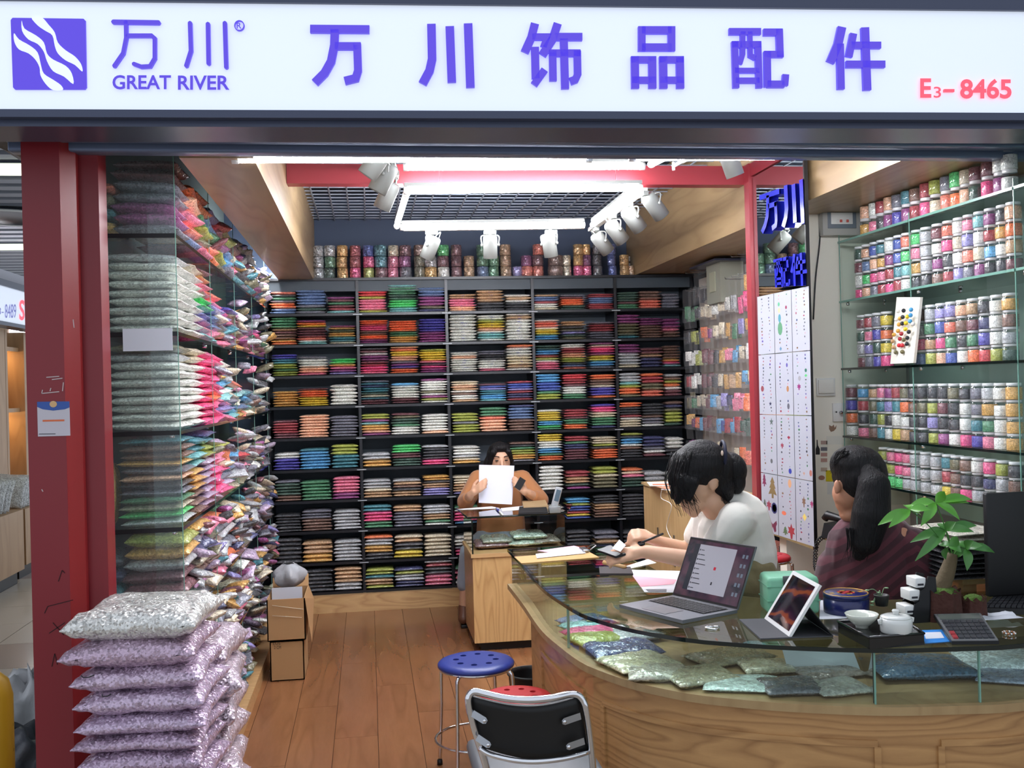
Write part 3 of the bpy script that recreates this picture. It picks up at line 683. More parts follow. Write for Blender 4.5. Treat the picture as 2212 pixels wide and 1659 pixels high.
# ================================================================ foil tape rolls on top of the shelf unit
def roll_mesh(r, h):
    return MB().lathe([(r*.42,0),(r*.97,0),(r,.004),(r,h-.004),(r*.97,h),(r*.42,h),(r*.42,0)], 18, cap=False)
ME_ROLL = roll_mesh(.5, 1.0)
me_roll = MB().lathe([(.21,0),(.45,0),(.5,.05),(.5,.95),(.45,1),(.21,1),(.21,0)], 18, cap=False).mesh('foil', M_FOIL)
me_core = MB().lathe([(.17,0.02),(.21,.02),(.21,.985),(.17,.985),(.17,.02)], 14, cap=False).mesh('core', pm('card_core',(120,96,70),.8))
TR = [(660,'ss',1),(688,'sss',1),(713,'dgs',1),(740,'zzz',1),(768,'Prr',1),(797,'lPu',1),(823,'mtt',1.15),(850,'ppe',1),(876,'afm',1.1),(906,'xxb',1),(931,'zs',1.15),(958,'wmG',1.1),(987,'mmm',1),(1013,'hh',1),(1043,'jgg',1.1),(1067,'gg',1),(1093,'hhh',1.05),(1117,'i',.9),(1138,'Of',1.05),(1163,'OmO',1.05),(1200,'bb',1.45),(1226,'ee',.8),(1250,'Pzz',.95),(1268,'Pfz',.8),(1290,'kkk',.9),(1323,'uuu',.8),(1349,'zz',.9),(1364,'h',.6)]
nr = len(TR)
for i, (px, s_, k) in enumerate(TR):
    P_ = at(px, 600, Y=7.2); dm = .078*k
    for j, ch in enumerate(s_):
        nm, col = COL[ch]; hh = .080
        t = thing('foil_tape_roll', '%s foil tape roll, %s, %s column from left atop back shelf' % (nm, ['bottom','second up','third up'][j], ORD[i+1] if i < 20 else '%s-%s' % ('twenty', ORD[i-19])), 'tape roll', (P_.x+random.uniform(-.003,.003), 7.2+random.uniform(-.01,.01), ZTOP+.018+j*hh), random.uniform(0,6), 'foil tape rolls on top of the back shelf', True)
        inst('foil', me_roll, (0,0,.001), (dm,dm,hh*.965), parent=t, color=jit(col)); inst('core', me_core, (0,0,0), (dm,dm,hh), parent=t)
o = thing('tape_spool', 'round white spool disc standing at the right end atop back shelf', 'spool', (at(1364,568,Y=7.27).x, 7.32, ZTOP+.018))
MB().lathe([(.008,-.006),(.042,-.006),(.044,0),(.042,.006),(.008,.006),(.008,-.006)], 20, Matrix.Translation((at(1364,568,Y=7.27).x,7.32,ZTOP+.018+.12)) @ Matrix.Rotation(math.pi/2,4,'X'), cap=False).build('disc', M_WHITE, o)
MB().lathe([(.0,0),(.035,0),(.035,.076),(0,.076)], 16, Matrix.Translation((at(1364,568,Y=7.27).x,7.32,ZTOP+.018))).build('body', pm('spool_grey',(90,92,92),.5), o)
# ================================================================ left glass cabinet
XL, XB, Y0 = -.674, -.992, 3.72
LZ = [2.129, 1.776, 1.420, 1.072, .725, .385, .09]
cab = thing('glass_shelf_cabinet', 'tall glass shelf cabinet along the left wall packed with sequin bags', 'cabinet', (-.83, 5.4, 0))
DVY = [3.72, 4.50, 5.30, 6.08, 6.86]
for z in LZ[:-1]:
    for a, b in zip(DVY, DVY[1:]+[7.09]):
        MB().box((XB, a+.006, z-.010), (XL, b-.006, z)).build('glass_shelf', M_GLASS, cab)
        MB().box((XL+.0002, a+.006, z-.012), (XL+.003, b-.006, z+.001)).build('shelf_edge', M_EDGE, cab)
    MB().box((XB, Y0-.0065, z-.014), (XL, Y0-.0035, z+.002)).build('shelf_edge', M_BLACK, cab)
for y in DVY:
    MB().box((XB, y-.003, .06), (XL, y+.003, 2.45)).build('glass_divider', M_GLASSD if y == Y0 else M_GLASS, cab)
    MB().box((XL+.0002, y-.003, .06), (XL+.0025, y+.003, 2.45)).build('divider_edge', M_EDGEL, cab)
    for z in LZ[1:5]: MB().lathe([(0,0),(.010,0),(.010,.012),(0,.012)], 12, Matrix.Translation((XL-.03, y+.012, z-.024))).build('shelf_bolt', M_CHROME, cab)
MB().box((XB, Y0, 0), (-.60, 7.05, .075)).build('base', M_OAK, cab)
LV = [  # per shelf from the top, per stack from the front: top to bottom
 "m2a2f2a1 o1q1p1O1j1 o2g1l1x1p1 i1j1g1O1o1 R1m1f1l1x1 e1l1j1c1a1 b1m1e1p1t1 x1f1z1k1a1 n1f1m1b1t1 k1z1r1k1m1 z1k1f1n1 k1m1t1z1",
 "s1w8 e1w8 m1z1p2G2i2p1T1 O1p1i1j2p1T1 P1i1a1h1p1 v1x1p1b1f1a1 f1m1a1x1b1z1 x1a1p1f1m1 s1f1a1b1p1 g1m1f1x1 f1P1a1m1b1 x1g1m1f1",
 "x1s1w8 e2w8 P10 P6o1P3 w2z1c1w1T1p1i1p1 O1T1e1a1c1T1 p1T1e1j1z1 t1c1a1O1 a1s1T1e1 c1t1h1 T1a1e1 s1j1",
 "t1b1b1z1a1q1k1a1g1e1G1s1 t2T2z3b3 n1t1l2L7 L1l1p2P4L1 o1c1j1a1L1P1 c1a2x1c1e1 R1m1s1a1x1 a1x1p1e1s1 a1b1x1a1 x1e1a1k1 a1p1s1 k1a1",
 "l1z1s1m2d1n1 z1a1n1e1b1f1a1 f1x1a1b1n1z1 o1a1b1s1a1p1 g1p1s1a1o1b1 c1x1O1a1p1 a1s1b1x1 k1a1f1s1 a1b1s1 x1a1k1 s1a1b1 a1k1",
 "t1u1k1b1f1 f1t1z1a1u1 g1e1k1f1s1 a1x1b1i1 z1m1a1k1 s1p1f1 e1t1a1b1 f1a1x1 k1a1i1 s1b1a1 f1x1 a1k1",
 "a1m1o1 t1R1l1 k1f1g1 p1b1u1 f1l1a1 n1m1s1 g1a1P1 k1x1f1 a1b1 f1s1 k1a1 x1a1"]
stuffl = Stuff(); cand = []
for lv, row in enumerate(LV):
    for ci, code in enumerate(row.split()):
        seq = parse(code)[::-1]; n_ = len(seq)
        yc = 3.87+.262*ci+(.02 if ci else 0)
        near = [v for v in DVY if abs(v-yc) < .12]
        wy = .235
        gap = (LZ[lv-1]-LZ[lv]-.012) if lv else .295
        hgt = min(gap-.02, .031*n_+.03) if lv not in (1,2) else min(gap-.03, .03*n_+.02)
        if lv == 0: hgt = min(.28, .05*n_)
        if lv == 3: hgt = min(gap-.015, .0285*n_+.02)
        if lv >= 4: hgt = min(gap-.02, .043*n_+.02)
        t_ = hgt/n_
        mess = 0 if lv in (1,2,3) and ci < 3 else (1 if ci < 3 else 2)
        if lv >= 5: mess = 2
        for k, ch in enumerate(seq):
            L_ = .245 if not (lv in (0,3,4) and ci == 0) else .215
            x = XL-.008-L_/2+.5*random.uniform(0,.045 if mess else .028); y = yc+random.uniform(-.008,.008)*(1+mess)
            rx = random.uniform(-.03,.03)*(1+mess*1.5); rz = random.uniform(-.05,.05)*(1+mess); ry = random.uniform(-.02,.03)*(1+mess)
            if ci == 0: y = max(y, Y0+.006+wy/2+.012); rz *= .2; rx *= .3
            cand.append((lv, ci, k, n_, ch, (x, y, LZ[lv]+t_*(k+.5)+.002), (L_, wy, t_*(1.12+.10*mess)), (rx, ry, rz)))
cand.sort(key=lambda a: (a[1] + max(0, a[0]-4)*1.5, a[0]))
SHN = ['top','second','third','fourth','fifth','sixth','lowest']
for q_, (lv, ci, k, n_, ch, loc, scl, rot) in enumerate(cand):
    nm, col = COL[ch]; var = random.randrange(6); cc = jit(col, .15)
    if q_ < 300:
        o = inst('sequin_bag', ME_BAG[var], loc, scl, rot, color=cc)
        pos = 'bottom' if k == 0 else ('top' if k == n_-1 else ORD[k+1]+' from bottom')
        tag(o, '%s sequin bag, %s of %s stack from front, %s left glass shelf' % (nm, pos, ORD[ci+1], SHN[lv]), 'bag', 'sequin bags stacked in the left glass cabinet')
    else:
        e_ = Matrix.Translation(loc) @ (Matrix.Rotation(rot[2],4,'Z') @ Matrix.Rotation(rot[1],4,'Y') @ Matrix.Rotation(rot[0],4,'X')) @ Matrix.Diagonal((*scl,1))
        stuffl.add(PKB[var], e_, cc)
# loose crumpled bag ends that stick out between the stacks at the far, crowded end
rs = random.Random(3)
for q_ in range(420):
    lv = rs.choice([0,1,2,3,4,4,5,5,5,6,6]); y = rs.uniform(4.5, 7.02) if lv < 4 else rs.uniform(4.0, 7.02)
    if lv < 4 and y < 5.6 and rs.random() < .8: continue
    gap = (LZ[lv-1]-LZ[lv]) if lv else .3
    z = LZ[lv]+rs.uniform(.03, gap-.06); ch = rs.choice('aassssxxeekkbfnimtzwLLpsae'); s_ = rs.uniform(.06,.12)
    e_ = Matrix.Translation((XL+rs.uniform(-.03,.012), y, z)) @ Matrix.Rotation(rs.uniform(-.5,.5),4,'X') @ Matrix.Rotation(rs.uniform(-.5,.5),4,'Y') @ Matrix.Rotation(rs.uniform(-.6,.6),4,'Z') @ Matrix.Diagonal((s_,s_*rs.uniform(.5,1),.03,1))
    stuffl.add(PKB[rs.randrange(6)], e_, jit(COL[ch][1], .2))
stuffl.build('sequin_bag_stock', 'remaining sequin bags and crumpled bag ends crammed along the left shelves', 'bags', M_SEQA)
# bags lying behind the first stacks, seen through the front pane
for i, (lv, z, ch, h_) in enumerate(((0,2.145,'z',.05),(0,2.195,'t',.05),(0,2.245,'x',.05),(0,2.295,'O',.04),(4,.74,'z',.07),(4,.81,'t',.07),(4,.88,'n',.06),(4,.94,'a',.05))):
    nm, col = COL[ch]; o = inst('sequin_bag', ME_BAG[i % 6], (-.94, 3.855, z+h_/2-.01), (.10,.22,h_*1.05), color=col)
    tag(o, '%s sequin bag against the wall behind front pane, %s left glass shelf' % (nm, SHN[lv]), 'bag', 'sequin bags stacked in the left glass cabinet')
o = inst('upright_bag', ME_BAG[2], (-.945, 3.80, 1.19), (.07,.09,.24), (.0,.05,0), color=lin((212,150,40))); tag(o, 'clear bag of gold glitter standing upright on the fourth left glass shelf', 'bag')
lb = MB().box((-.86, 3.708, 1.71), (-.69, 3.7125, 1.79)).build('paper_label', M_PAPER); tag(lb, 'white paper slip taped on the front pane of left cabinet', 'label')
# ================================================================ big glitter bags stacked in front
def big_bag(label, cx_, cy_, z, wx, wy, t, rz, col, seed, group, cname='glitter_bag'):
    V, Fc = pillow_arrays(26, 22, seed, crumple=.07, tip=.05, p=5); rs = np.random.RandomState(seed)
    a = rs.uniform(0, 6.28, 8)
    V2 = []
    for (x, y, zz) in V:
        wr = .05*math.sin(38*x+a[0]+5*y)*math.exp(-((abs(x)-.42)/.07)**2) + .04*math.sin(45*y+a[1]+6*x)*math.exp(-((abs(y)-.42)/.07)**2)
        V2.append((x, y, zz*(1+.05*math.sin(9*x+a[2])*math.sin(8*y+a[3]))+wr*(1 if zz > 0 else -1)))
    me = MB().add(V2, Fc, True).mesh(cname, M_BIG)
    o = inst(cname, me, (cx_, cy_, z+t/2), (wx, wy, t), (0,0,rz), color=lin(col)); tag(o, label, 'bag', group); return o
FB = [(1388,132,405,(222,220,214),'silver white glitter bag on top of the front stack of large bags'),
      (1447,124,398,(196,166,190),'second large lilac glitter bag from the top of the front stack'),
      (1497,146,412,(202,176,200),'third large lilac glitter bag from the top, with a pen squiggle'),
      (1549,158,420,(202,176,202),'fourth large lilac glitter bag from the top, with a pen mark'),
      (1592,157,420,(200,174,202),'fifth large lilac glitter bag from the top, smoother than the others'),
      (1630,154,415,(188,160,186),'sixth large lilac glitter bag from the top of the front stack'),
      (1682,160,412,(190,162,190),'lowest visible large lilac glitter bag of the front stack')]
prev = None; YF = 2.93
zs = [at(280, f_[0], Y=YF).z for f_ in FB]
for i, (py, xa, xb, col, lab) in enumerate(FB):
    z0 = zs[i]; z1 = zs[i-1] if i else z0+.085
    A_, B_ = at(xa, py, Y=YF).x, at(xb, py, Y=YF).x
    big_bag(lab, (A_+B_)/2+.028, YF+.165, z0-.005, (B_-A_)*1.0, .33, (z1-z0)*1.10, -.06+.03*((i*37) % 5-2)/2, col, 50+i, 'large glitter bags stacked in front')
zb = zs[-1]
for i in range(5):
    z1 = zb-.002-.072*i
    if z1 < .09: break
    big_bag('large lilac glitter bag low in the front stack, %s below the picture edge' % ORD[i+1], -.66, YF+.165, z1-.072, .36, .33, .078, .02*(i % 3-1), (190,162,190), 70+i, 'large glitter bags stacked in front')
for i in range(7):
    z0 = .06+.098*i
    big_bag('pale pink lilac glitter bag in stack behind lilac bags, %s from floor' % ORD[i+1], -.60+.008*(i % 3), 3.48, z0, .26, .34, .106, .08*(i % 3-1), (216,196,208), 90+i, 'glitter bags stacked behind the front stack')
for (pts, nm) in (([(175,1459),(180,1464),(192,1463),(204,1458)], 0), ([(220,1500),(222,1505),(232,1504),(240,1499)], 1)):
    p = [at(a, b, Y=2.925) for a, b in pts]; o = MB().tube(p, .0016, 5).build('pen_squiggle', M_BLACK); tag(o, ['black pen squiggle on the third large glitter bag','black pen mark on the fourth large glitter bag'][nm], 'pen mark')
# ================================================================ cardboard boxes by the left shelves
def carton(label, x0, x1_, y0, y1_, z0, z1_, open_top):
    t = thing('cardboard_box', label, 'box', ((x0+x1_)/2, (y0+y1_)/2, z0)); w_ = .006
    mb = MB().box((x0,y0,z0),(x1_,y0+w_,z1_)).box((x0,y1_-w_,z0),(x1_,y1_,z1_)).box((x0,y0,z0),(x0+w_,y1_,z1_)).box((x1_-w_,y0,z0),(x1_,y1_,z1_)).box((x0,y0,z0),(x1_,y1_,z0+w_))
    if not open_top: mb.box((x0,y0,z1_-w_),(x1_,y1_,z1_))
    mb.build('box_body', M_CARD, t)
    return t
bx0, bx1 = at(588,1463,Z=0).x, at(660,1460,Z=0).x
t = carton('lower closed cardboard carton printed with carton measurements, on the floor', bx0, bx1, 5.47, 5.80, 0, .215, False)
for i, s_ in enumerate(('PCS','LOS','2 CM')):
    f_ = lambda px, py, o: at(px, py, Y=5.469)
    text_on('print', s_, (588+i*2, 1377+i*9, 604+i*1.5, 1384+i*9), t, pm('carton_print',(70,58,46),.8), f_, 0)
t = carton('open upper cardboard box with white sheet inside, on closed carton', bx0-.01, bx1+.012, 5.46, 5.82, .217, .44, True)
MB().add([(bx1+.012,5.46,.44),(bx1+.012,5.82,.44),(bx1+.04,5.83,.36),(bx1+.045,5.45,.20)], [(0,1,2,3)]).build('flap', M_CARD, t, fix=False)
MB().add([(bx0-.01,5.82,.44),(bx1+.012,5.82,.44),(bx1+.01,5.86,.50),(bx0-.012,5.86,.50)], [(0,1,2,3)]).build('flap', M_CARD, t, fix=False)
for (a, b) in (((588,1308),(655,1316)), ((588,1330),(652,1334))):
    MB().tube([at(*a, Y=5.455), at(*b, Y=5.455)], .0012, 5).build('tape_string', pm('clear_tape',(225,215,190),.3), t)
o = MB().box((bx0+.005, 5.60, .27), (bx1-.01, 5.606, .475)).build('white_sheet', M_PAPER); tag(o, 'white sheet standing in the open cardboard box', 'sheet')
rs = np.random.RandomState(5)
mb = MB(); NB = 14
pts = {}
def crump(u, v):
    a = u*2*math.pi; h = v; r = .5*math.sin(math.pi*(.08+.86*h))**.6
    k = 1+.18*math.sin(5*a+3*h)+.12*math.sin(9*a-7*h)
    return ((bx0+bx1)/2+r*k*.17*math.cos(a), 5.70+r*k*.2*math.sin(a), .46+.13*h)
mb.sheet(crump, 22, 8)
o = mb.build('plastic_bag', pm('frosted_plastic',(176,178,182),.35,trans=.2,bump=.4,bscale=25)); tag(o, 'crumpled grey plastic bag lying on the cardboard boxes', 'bag')
# ================================================================ right wall: rack of hanging accessory packets
XR = 2.28
rack = thing('peg_rack', 'pale peg rack on the right wall hung with rows of small packets', 'rack', (2.4, 6.2, 0))
M_RACK = pm('rack_panel', (188,178,166), .55)
MB().box((2.44, 5.0, .55), (2.46, 7.08, 2.30)).build('panel', M_RACK, rack)
HR = [ # y of the row in the photograph at x about 1550, then packets from the back wall forward
 (618, '..kk.ee...zlpe.'), (660, 'ggkeewewsPPzG.k'), (711, 'kl.ofeezgizpPPl'), (763, 'wwlmmkzpcewePOt'), (814, 'rwwmmkezhzcewPPw'), (862, 'xgeemcsinppoewPPm'), (910, 'zfocmmbcurcrddewlPPP'), (968, 'f.h.gbe..eoOlORRw')]
def upright_pouch(seed):
    V, Fc = pillow_arrays(5, 6, seed, crumple=.12, tip=.0, p=8)
    return MB().add([(c, a, b) for a, b, c in V], Fc, True).mesh('pouch', M_SEQ)
ME_HP = [upright_pouch(130+s) for s in range(3)]
me_slv = MB()
me_slv = me_slv.sheet(lambda u, v: (-.5+u, .0+.06*math.sin(6*u+4*v), v), 4, 4).mesh('clear_sleeve', M_FILM, fix=False)
me_peg = MB().tube([(0,0,0),(0,-.2,0),(0,-.205,.012)], .0025, 6).mesh('peg', M_STEEL)
ROWN = ['top','second','third','fourth','fifth','sixth','seventh','lowest']
for r, (py, s_) in enumerate(HR):
    zc = at(1545, py, X=2.30).z
    n_ = len(s_); ya, yb = 7.02, 5.30
    inst('peg_rail', MB().box((2.425,5.02,-.006),(2.4399,7.06,.006)).mesh('peg_rail', M_STEEL), (0,0,zc+.16), parent=rack).location = Vector((0,0,zc+.16))-rack.location
    for k, ch in enumerate(s_):
        y = ya+(yb-ya)*((k+.5)/n_)
        po = inst('peg', me_peg, (0,0,0), parent=rack, rot=(0,0,-math.pi/2)); po.location = Vector((2.425, y, zc+.155))-rack.location
        po.scale = (1, .62, 1)
        if ch == '.': continue
        nm, col = COL[ch]; big = 1.25 if ch == 'P' else 1.0
        rz = random.uniform(.25,.75)
        t = thing('hanging_packet', '%s packet, %s from the back in the %s hanging row, right wall' % (nm, ORD[k+1], ROWN[r]), 'packet', (2.31, y, zc+.15), rz, 'accessory packets hanging on the right wall', True)
        for j in range(2):
            inst('pouch', ME_HP[(k+j) % 3], (.045*j, .012*j, -.165+random.uniform(-.02,.015)), (.013,random.uniform(.038,.062),random.uniform(.062,.10)*big), (0, random.uniform(-.08,.08), random.uniform(-.15,.15)), parent=t, color=jit(col,.1))
        sl = inst('clear_sleeve', me_slv, (-.004,0,-.115), (.075,.05,.13), (0,0,math.pi/2), parent=t)
        sl2 = inst('clear_sleeve', me_slv, (-.016,0,-.225), (.070,.05,.10), (0,0,math.pi/2), parent=t)
o = MB().box((2.255, 5.52, 1.70), (2.258, 5.62, 1.77)).build('price_card', pm('lime_card',(216,240,30),.6)); tag(o, 'small lime price card hanging beside the red post', 'card')
st = thing('bead_strand', 'strand of beads with a big blue pendant hanging by the red post', 'pendant', (2.24, 5.50, 1.66))
for i in range(16):
    ch = random.choice('ntgfsi'); p = (2.24, 5.50, 1.66-.033*i)
    MB().ball(p, .012+.006*random.random(), 8).build('bead', pm('bead_'+ch, [int(255*(v**.45)) for v in COL[ch][1]], .25), st)
MB().ball((2.24,5.50,1.545), (.026,.026,.032), 12).build('pendant', pm('pendant_blue',(20,140,240),.15,coat=.5), st)
# surveillance box high on the right wall
t = thing('wall_box', 'grey metal box with a small shelf high on the right wall', 'box', (2.33, 6.45, 2.12))
MB().bbox((2.35, 6.3, 2.19), (.16,.26,.26)).build('box_body', pm('grey_box',(150,152,138),.5), t); MB().bbox((2.33,6.35,2.325),(.24,.5,.012)).build('shelf', M_DARKM, t)
MB().bbox((2.265,6.3,2.2),(.008,.10,.13)).build('door', pm('box_door',(170,172,150),.5), t)
# ================================================================ mirror panel with blue characters and sample sheets
XM = 1.945
YMf, YMn = 4.785, at(1749,900,X=XM).y
ZMB = at(1749,1184,X=XM).z
mir = thing('mirror_panel', 'tall mirror panel standing between the red post and white column', 'mirror', (XM+.01, (YMf+YMn)/2, 0))
MB().box((XM, YMn, ZMB), (XM+.008, YMf, 2.57)).build('mirror_glass', M_MIRROR, mir)
MB().box((XM-.001, YMn-.012, ZMB), (XM+.016, YMn-.0005, 2.57)).build('panel_edge', M_BLACK, mir)
MB().box((XM+.0085, YMn, ZMB), (XM+.016, YMf, 2.57)).build('backing_board', pm('board_dark',(60,60,62),.7), mir)
def onmir(px, py, out=0.0):
    p = at(px, py, X=XM-.002-out); return p
M_BLUEL = pm('blue_acrylic', (34,42,190), .2, coat=.4)
def place_chars(keys, quad, name):
    """quad: px corners TL, TR, BR, BL on the mirror; characters share the box"""
    xs = [(min(p[0] for pts, _ in CH[k] for p in pts), max(p[0] for pts, _ in CH[k] for p in pts)) for k in keys]
    for i, k in enumerate(keys):
        a, b = xs[i]
        def mp(px, py, out, i=i, a=a, b=b):
            u = (i+.06+.88*(px-a)/(b-a))/len(keys); v = (py-52)/145
            T = Vector(quad[0]).lerp(Vector(quad[1]), u); B = Vector(quad[3]).lerp(Vector(quad[2]), u); q = T.lerp(B, v)
            return onmir(q.x, q.y, out)
        strokes(name, CH[k], mir, M_BLUEL, mp, .0, .022)
place_chars(['wan','chuan'], [(1637,420),(1735,385),(1737,487),(1640,514)], 'mirror_character')
place_chars(['pei','jian'], [(1668,556),(1744,537),(1746,616),(1670,624)], 'mirror_character')
# twelve sample sheets: three across, four down
COLX = [(1635.5,1671.5),(1671.5,1709.5),(1709.5,1748)]
def sheet_px(c_, r, u, v):
    # px of a point of a sheet: columns and rows follow the panel in perspective
    xa, xb = COLX[c_]; x = xa+(xb-xa)*u
    f_ = (x-1635)/(1748-1635)
    tops = [(641,617),(767,757),(895,898),(1020,1040),(1146,1182)]
    y0 = tops[r][0]+(tops[r][1]-tops[r][0])*f_; y1_ = tops[r+1][0]+(tops[r+1][1]-tops[r+1][0])*f_
    return x+(y0+(y1_-y0)*v-641)*.021, y0+(y1_-y0)*v
rs = random.Random(11)
PRN = {}
def prn(rgb):
    k = 'print_%d_%d_%d' % rgb
    return pm(k, rgb, .6)
PALP = [(60,60,70),(150,50,70),(60,120,80),(90,70,150),(50,70,110),(190,120,130),(120,90,60),(70,75,80),(60,60,70),(80,80,90)]
HN = ['left','middle','right']; VN = ['top','second','third','bottom']
TREE = [(0,1),(.28,.72),(.16,.72),(.38,.46),(.22,.46),(.5,.16),(.12,.2),(.12,0),(-.12,0),(-.12,.2),(-.5,.16),(-.22,.46),(-.38,.46),(-.16,.72),(-.28,.72)]
STAR = [(math.sin(i*math.pi/5)*(.5 if i % 2 == 0 else .2), .5+math.cos(i*math.pi/5)*(.5 if i % 2 == 0 else .2)) for i in range(10)]
BFLY = [(0,.62),(-.42,1),(-.5,.75),(-.36,.5),(-.38,.1),(-.18,0),(0,.4),(.18,0),(.38,.1),(.36,.5),(.5,.75),(.42,1)]
LEAF = [(0,1),(.16,.72),(.45,.74),(.32,.5),(.5,.34),(.18,.34),(.1,0),(-.1,0),(-.18,.34),(-.5,.34),(-.32,.5),(-.45,.74),(-.16,.72)]
OVAL = [(.5*math.cos(a), .5+.5*math.sin(a)) for a in np.linspace(0, 2*math.pi, 11)[:-1]]
DIA = [(0,0),(.5,.5),(0,1),(-.5,.5)]
SPEC = {(0,3): [(TREE,.68,.22,.5,.36,(130,108,70)),(TREE,.2,.12,.26,.22,(120,40,80)),(TREE,.2,.52,.2,.16,(80,90,80)),(LEAF,.45,.53,.3,.18,(150,60,80)),(OVAL,.76,.56,.34,.19,(40,44,100)),(OVAL,.77,.56,.24,.13,(225,225,232)),(TREE,.2,.82,.26,.28,(150,120,90)),(BFLY,.66,.86,.5,.2,(110,40,70))],
 (1,3): [(LEAF,.72,.86,.42,.25,(160,54,64)),(TREE,.38,.88,.3,.14,(86,110,76)),(OVAL,.32,.6,.26,.07,(230,120,90)),(OVAL,.68,.1,.2,.14,(214,160,120))],
 (2,3): [(DIA,.48,.58,.24,.12,(232,206,110)),(LEAF,.9,.35,.2,.12,(150,50,100)),(LEAF,.46,.34,.22,.18,(130,100,80))],
 (1,0): [(OVAL,.32,.6,.27,.22,(84,140,104)),(OVAL,.3,.43,.16,.14,(70,140,156)),(OVAL,.28,.3,.14,.09,(220,180,140)),(OVAL,.27,.2,.12,.07,(90,170,130)),(OVAL,.68,.27,.11,.06,(140,50,80)),(DIA,.33,.93,.14,.07,(90,130,160))],
 (0,1): [(STAR,.66,.82,.2,.08,(40,44,80)),(STAR,.63,.43,.14,.06,(50,70,80)),(OVAL,.2,.57,.18,.1,(140,70,80))],
 (2,1): [(LEAF,.32,.55,.22,.11,(140,40,110)),(OVAL,.36,.42,.16,.08,(150,150,154)),(OVAL,.72,.3,.13,.06,(40,110,90)),(DIA,.72,.38,.16,.05,(90,200,120))],
 (1,1): [(OVAL,.68,.58,.14,.1,(170,120,80)),(OVAL,.7,.86,.14,.1,(96,96,108)),(OVAL,.66,.2,.1,.07,(90,80,160))],
 (0,2): [(STAR,.7,.12,.26,.14,(80,96,92)),(OVAL,.66,.78,.14,.08,(96,100,104))],
 (1,2): [(OVAL,.72,.9,.18,.09,(44,60,160)),(LEAF,.3,.5,.2,.1,(150,60,80)),(LEAF,.68,.36,.2,.06,(150,30,60))],
 (2,2): [(OVAL,.88,.88,.16,.1,(176,110,96)),(LEAF,.5,.9,.14,.06,(190,150,130))]}
for c_ in range(3):
    for r in range(4):
        base = onmir(*sheet_px(c_, r, .5, 1.0)); extra = .001+.0006*r
        t = thing('sample_sheet', 'white sample sheet taped on the mirror, %s row, %s column' % (VN[r], HN[c_]), 'poster', tuple(base), group='sample sheets taped on the mirror')
        q = [onmir(*sheet_px(c_, r, u, v), extra+o_) for o_ in (0, .0012) for (u, v) in ((.01,.006),(.985,.006),(.985,.994),(.01,.994))]
        MB().add(q, [(0,1,2,3),(4,7,6,5),(0,4,5,1),(1,5,6,2),(2,6,7,3),(3,7,4,0)]).build('sheet', pm('sheet_paper',(172,175,186),.6), t)
        by = {}
        def shp(P_, u, v, w_, h_, rgb):
            by.setdefault(rgb, []).append([sheet_px(c_, r, u+a*w_, v+h_/2-b*h_) for a, b in P_])
        for s_ in SPEC.get((c_, r), []): shp(*s_)
        if (c_, r) != (0,3):
            for uu in (.27, .70):
                v = .06
                while v < .95:
                    if rs.random() < .82 and not any(abs(s_[1]-uu) < .2 and abs(s_[2]-v) < s_[4]/2+.02 for s_ in SPEC.get((c_, r), [])):
                        rgb = rs.choice(PALP); shp(rs.choice([OVAL, DIA, LEAF, OVAL, STAR]), uu+rs.uniform(-.03,.03), v, rs.uniform(.05,.1), rs.uniform(.02,.04), rgb)
                    v += .055
        for rgb, polys in by.items():
            tri_poly('print', polys, t, prn(rgb), lambda a, b, o: onmir(a, b, o), extra+.0016)
# ================================================================ column fittings
t = thing('light_switch', 'large white rocker switch on the white column', 'switch', tuple(at(1784,836,Y=4.6)))
def colbox(x0, y0, x1_, y1_, d0, d1, name, mat, par):
    A_, B_ = at(x0, y1_, Y=4.6-d1), at(x1_, y0, Y=4.6-d1)
    return MB().bbox(((A_.x+B_.x)/2, 4.6-(d0+d1)/2, (A_.z+B_.z)/2), (B_.x-A_.x, d1-d0, B_.z-A_.z), bev=.002).build(name, mat, par)
colbox(1765,816,1804,856,0,.010,'plate',M_WHITE,t); colbox(1769,820,1801,850,.010,.018,'rocker',pm('rocker_white',(240,238,230),.3),t)
t = thing('wall_socket', 'white wall socket with antenna jacks below the rocker switch', 'socket', tuple(at(1816,890,Y=4.6)))
colbox(1800,870,1836,911,0,.010,'plate',M_WHITE,t)
for px in (1815,1827):
    p = at(px, 891, Y=4.59); MB().tube([p, p-Vector((0,.014,0))], .008, 12).build('jack', M_CHROME, t)
p = at(1806.5, 890, Y=4.59); MB().tube([p, p-Vector((0,.002,0))], .004, 10).build('hole', M_BLACK, t)
t = thing('breaker_box', 'grey breaker box with clear window on the white column', 'breaker box', tuple(at(1815,500,Y=4.6)))
M_BB = pm('breaker_grey', (176,176,170), .45)
colbox(1778,440,1862,508,0,.05,'box_body',M_BB,t); colbox(1789,447,1849,493,.05,.056,'window_frame',pm('breaker_window',(120,130,140),.15,coat=.5),t)
brw = colbox(1796,459,1842,484,.056,.060,'breaker_row',M_WHITE,t)
for i in range(4): colbox(1808+i*7, 474, 1813+i*7, 480, .060, .066, 'breaker_switch', pm('breaker_red',(200,90,80),.4) if i % 2 else M_WHITE, brw)
o = MB().tube(spline([at(1768,432,Y=4.585), at(1772,480,Y=4.585), at(1770,530,Y=4.585), at(1762,600,Y=4.585), at(1757,690,Y=4.58)], 6), .004, 6).build('cable', M_BLACK); tag(o, 'thin black cable hanging down the white column', 'cable')
o = colbox(1768,432,1775,440,0,.02,'conduit_clip',M_WHITE,None); tag(o, 'small white conduit clip at the top of the white column', 'clip')
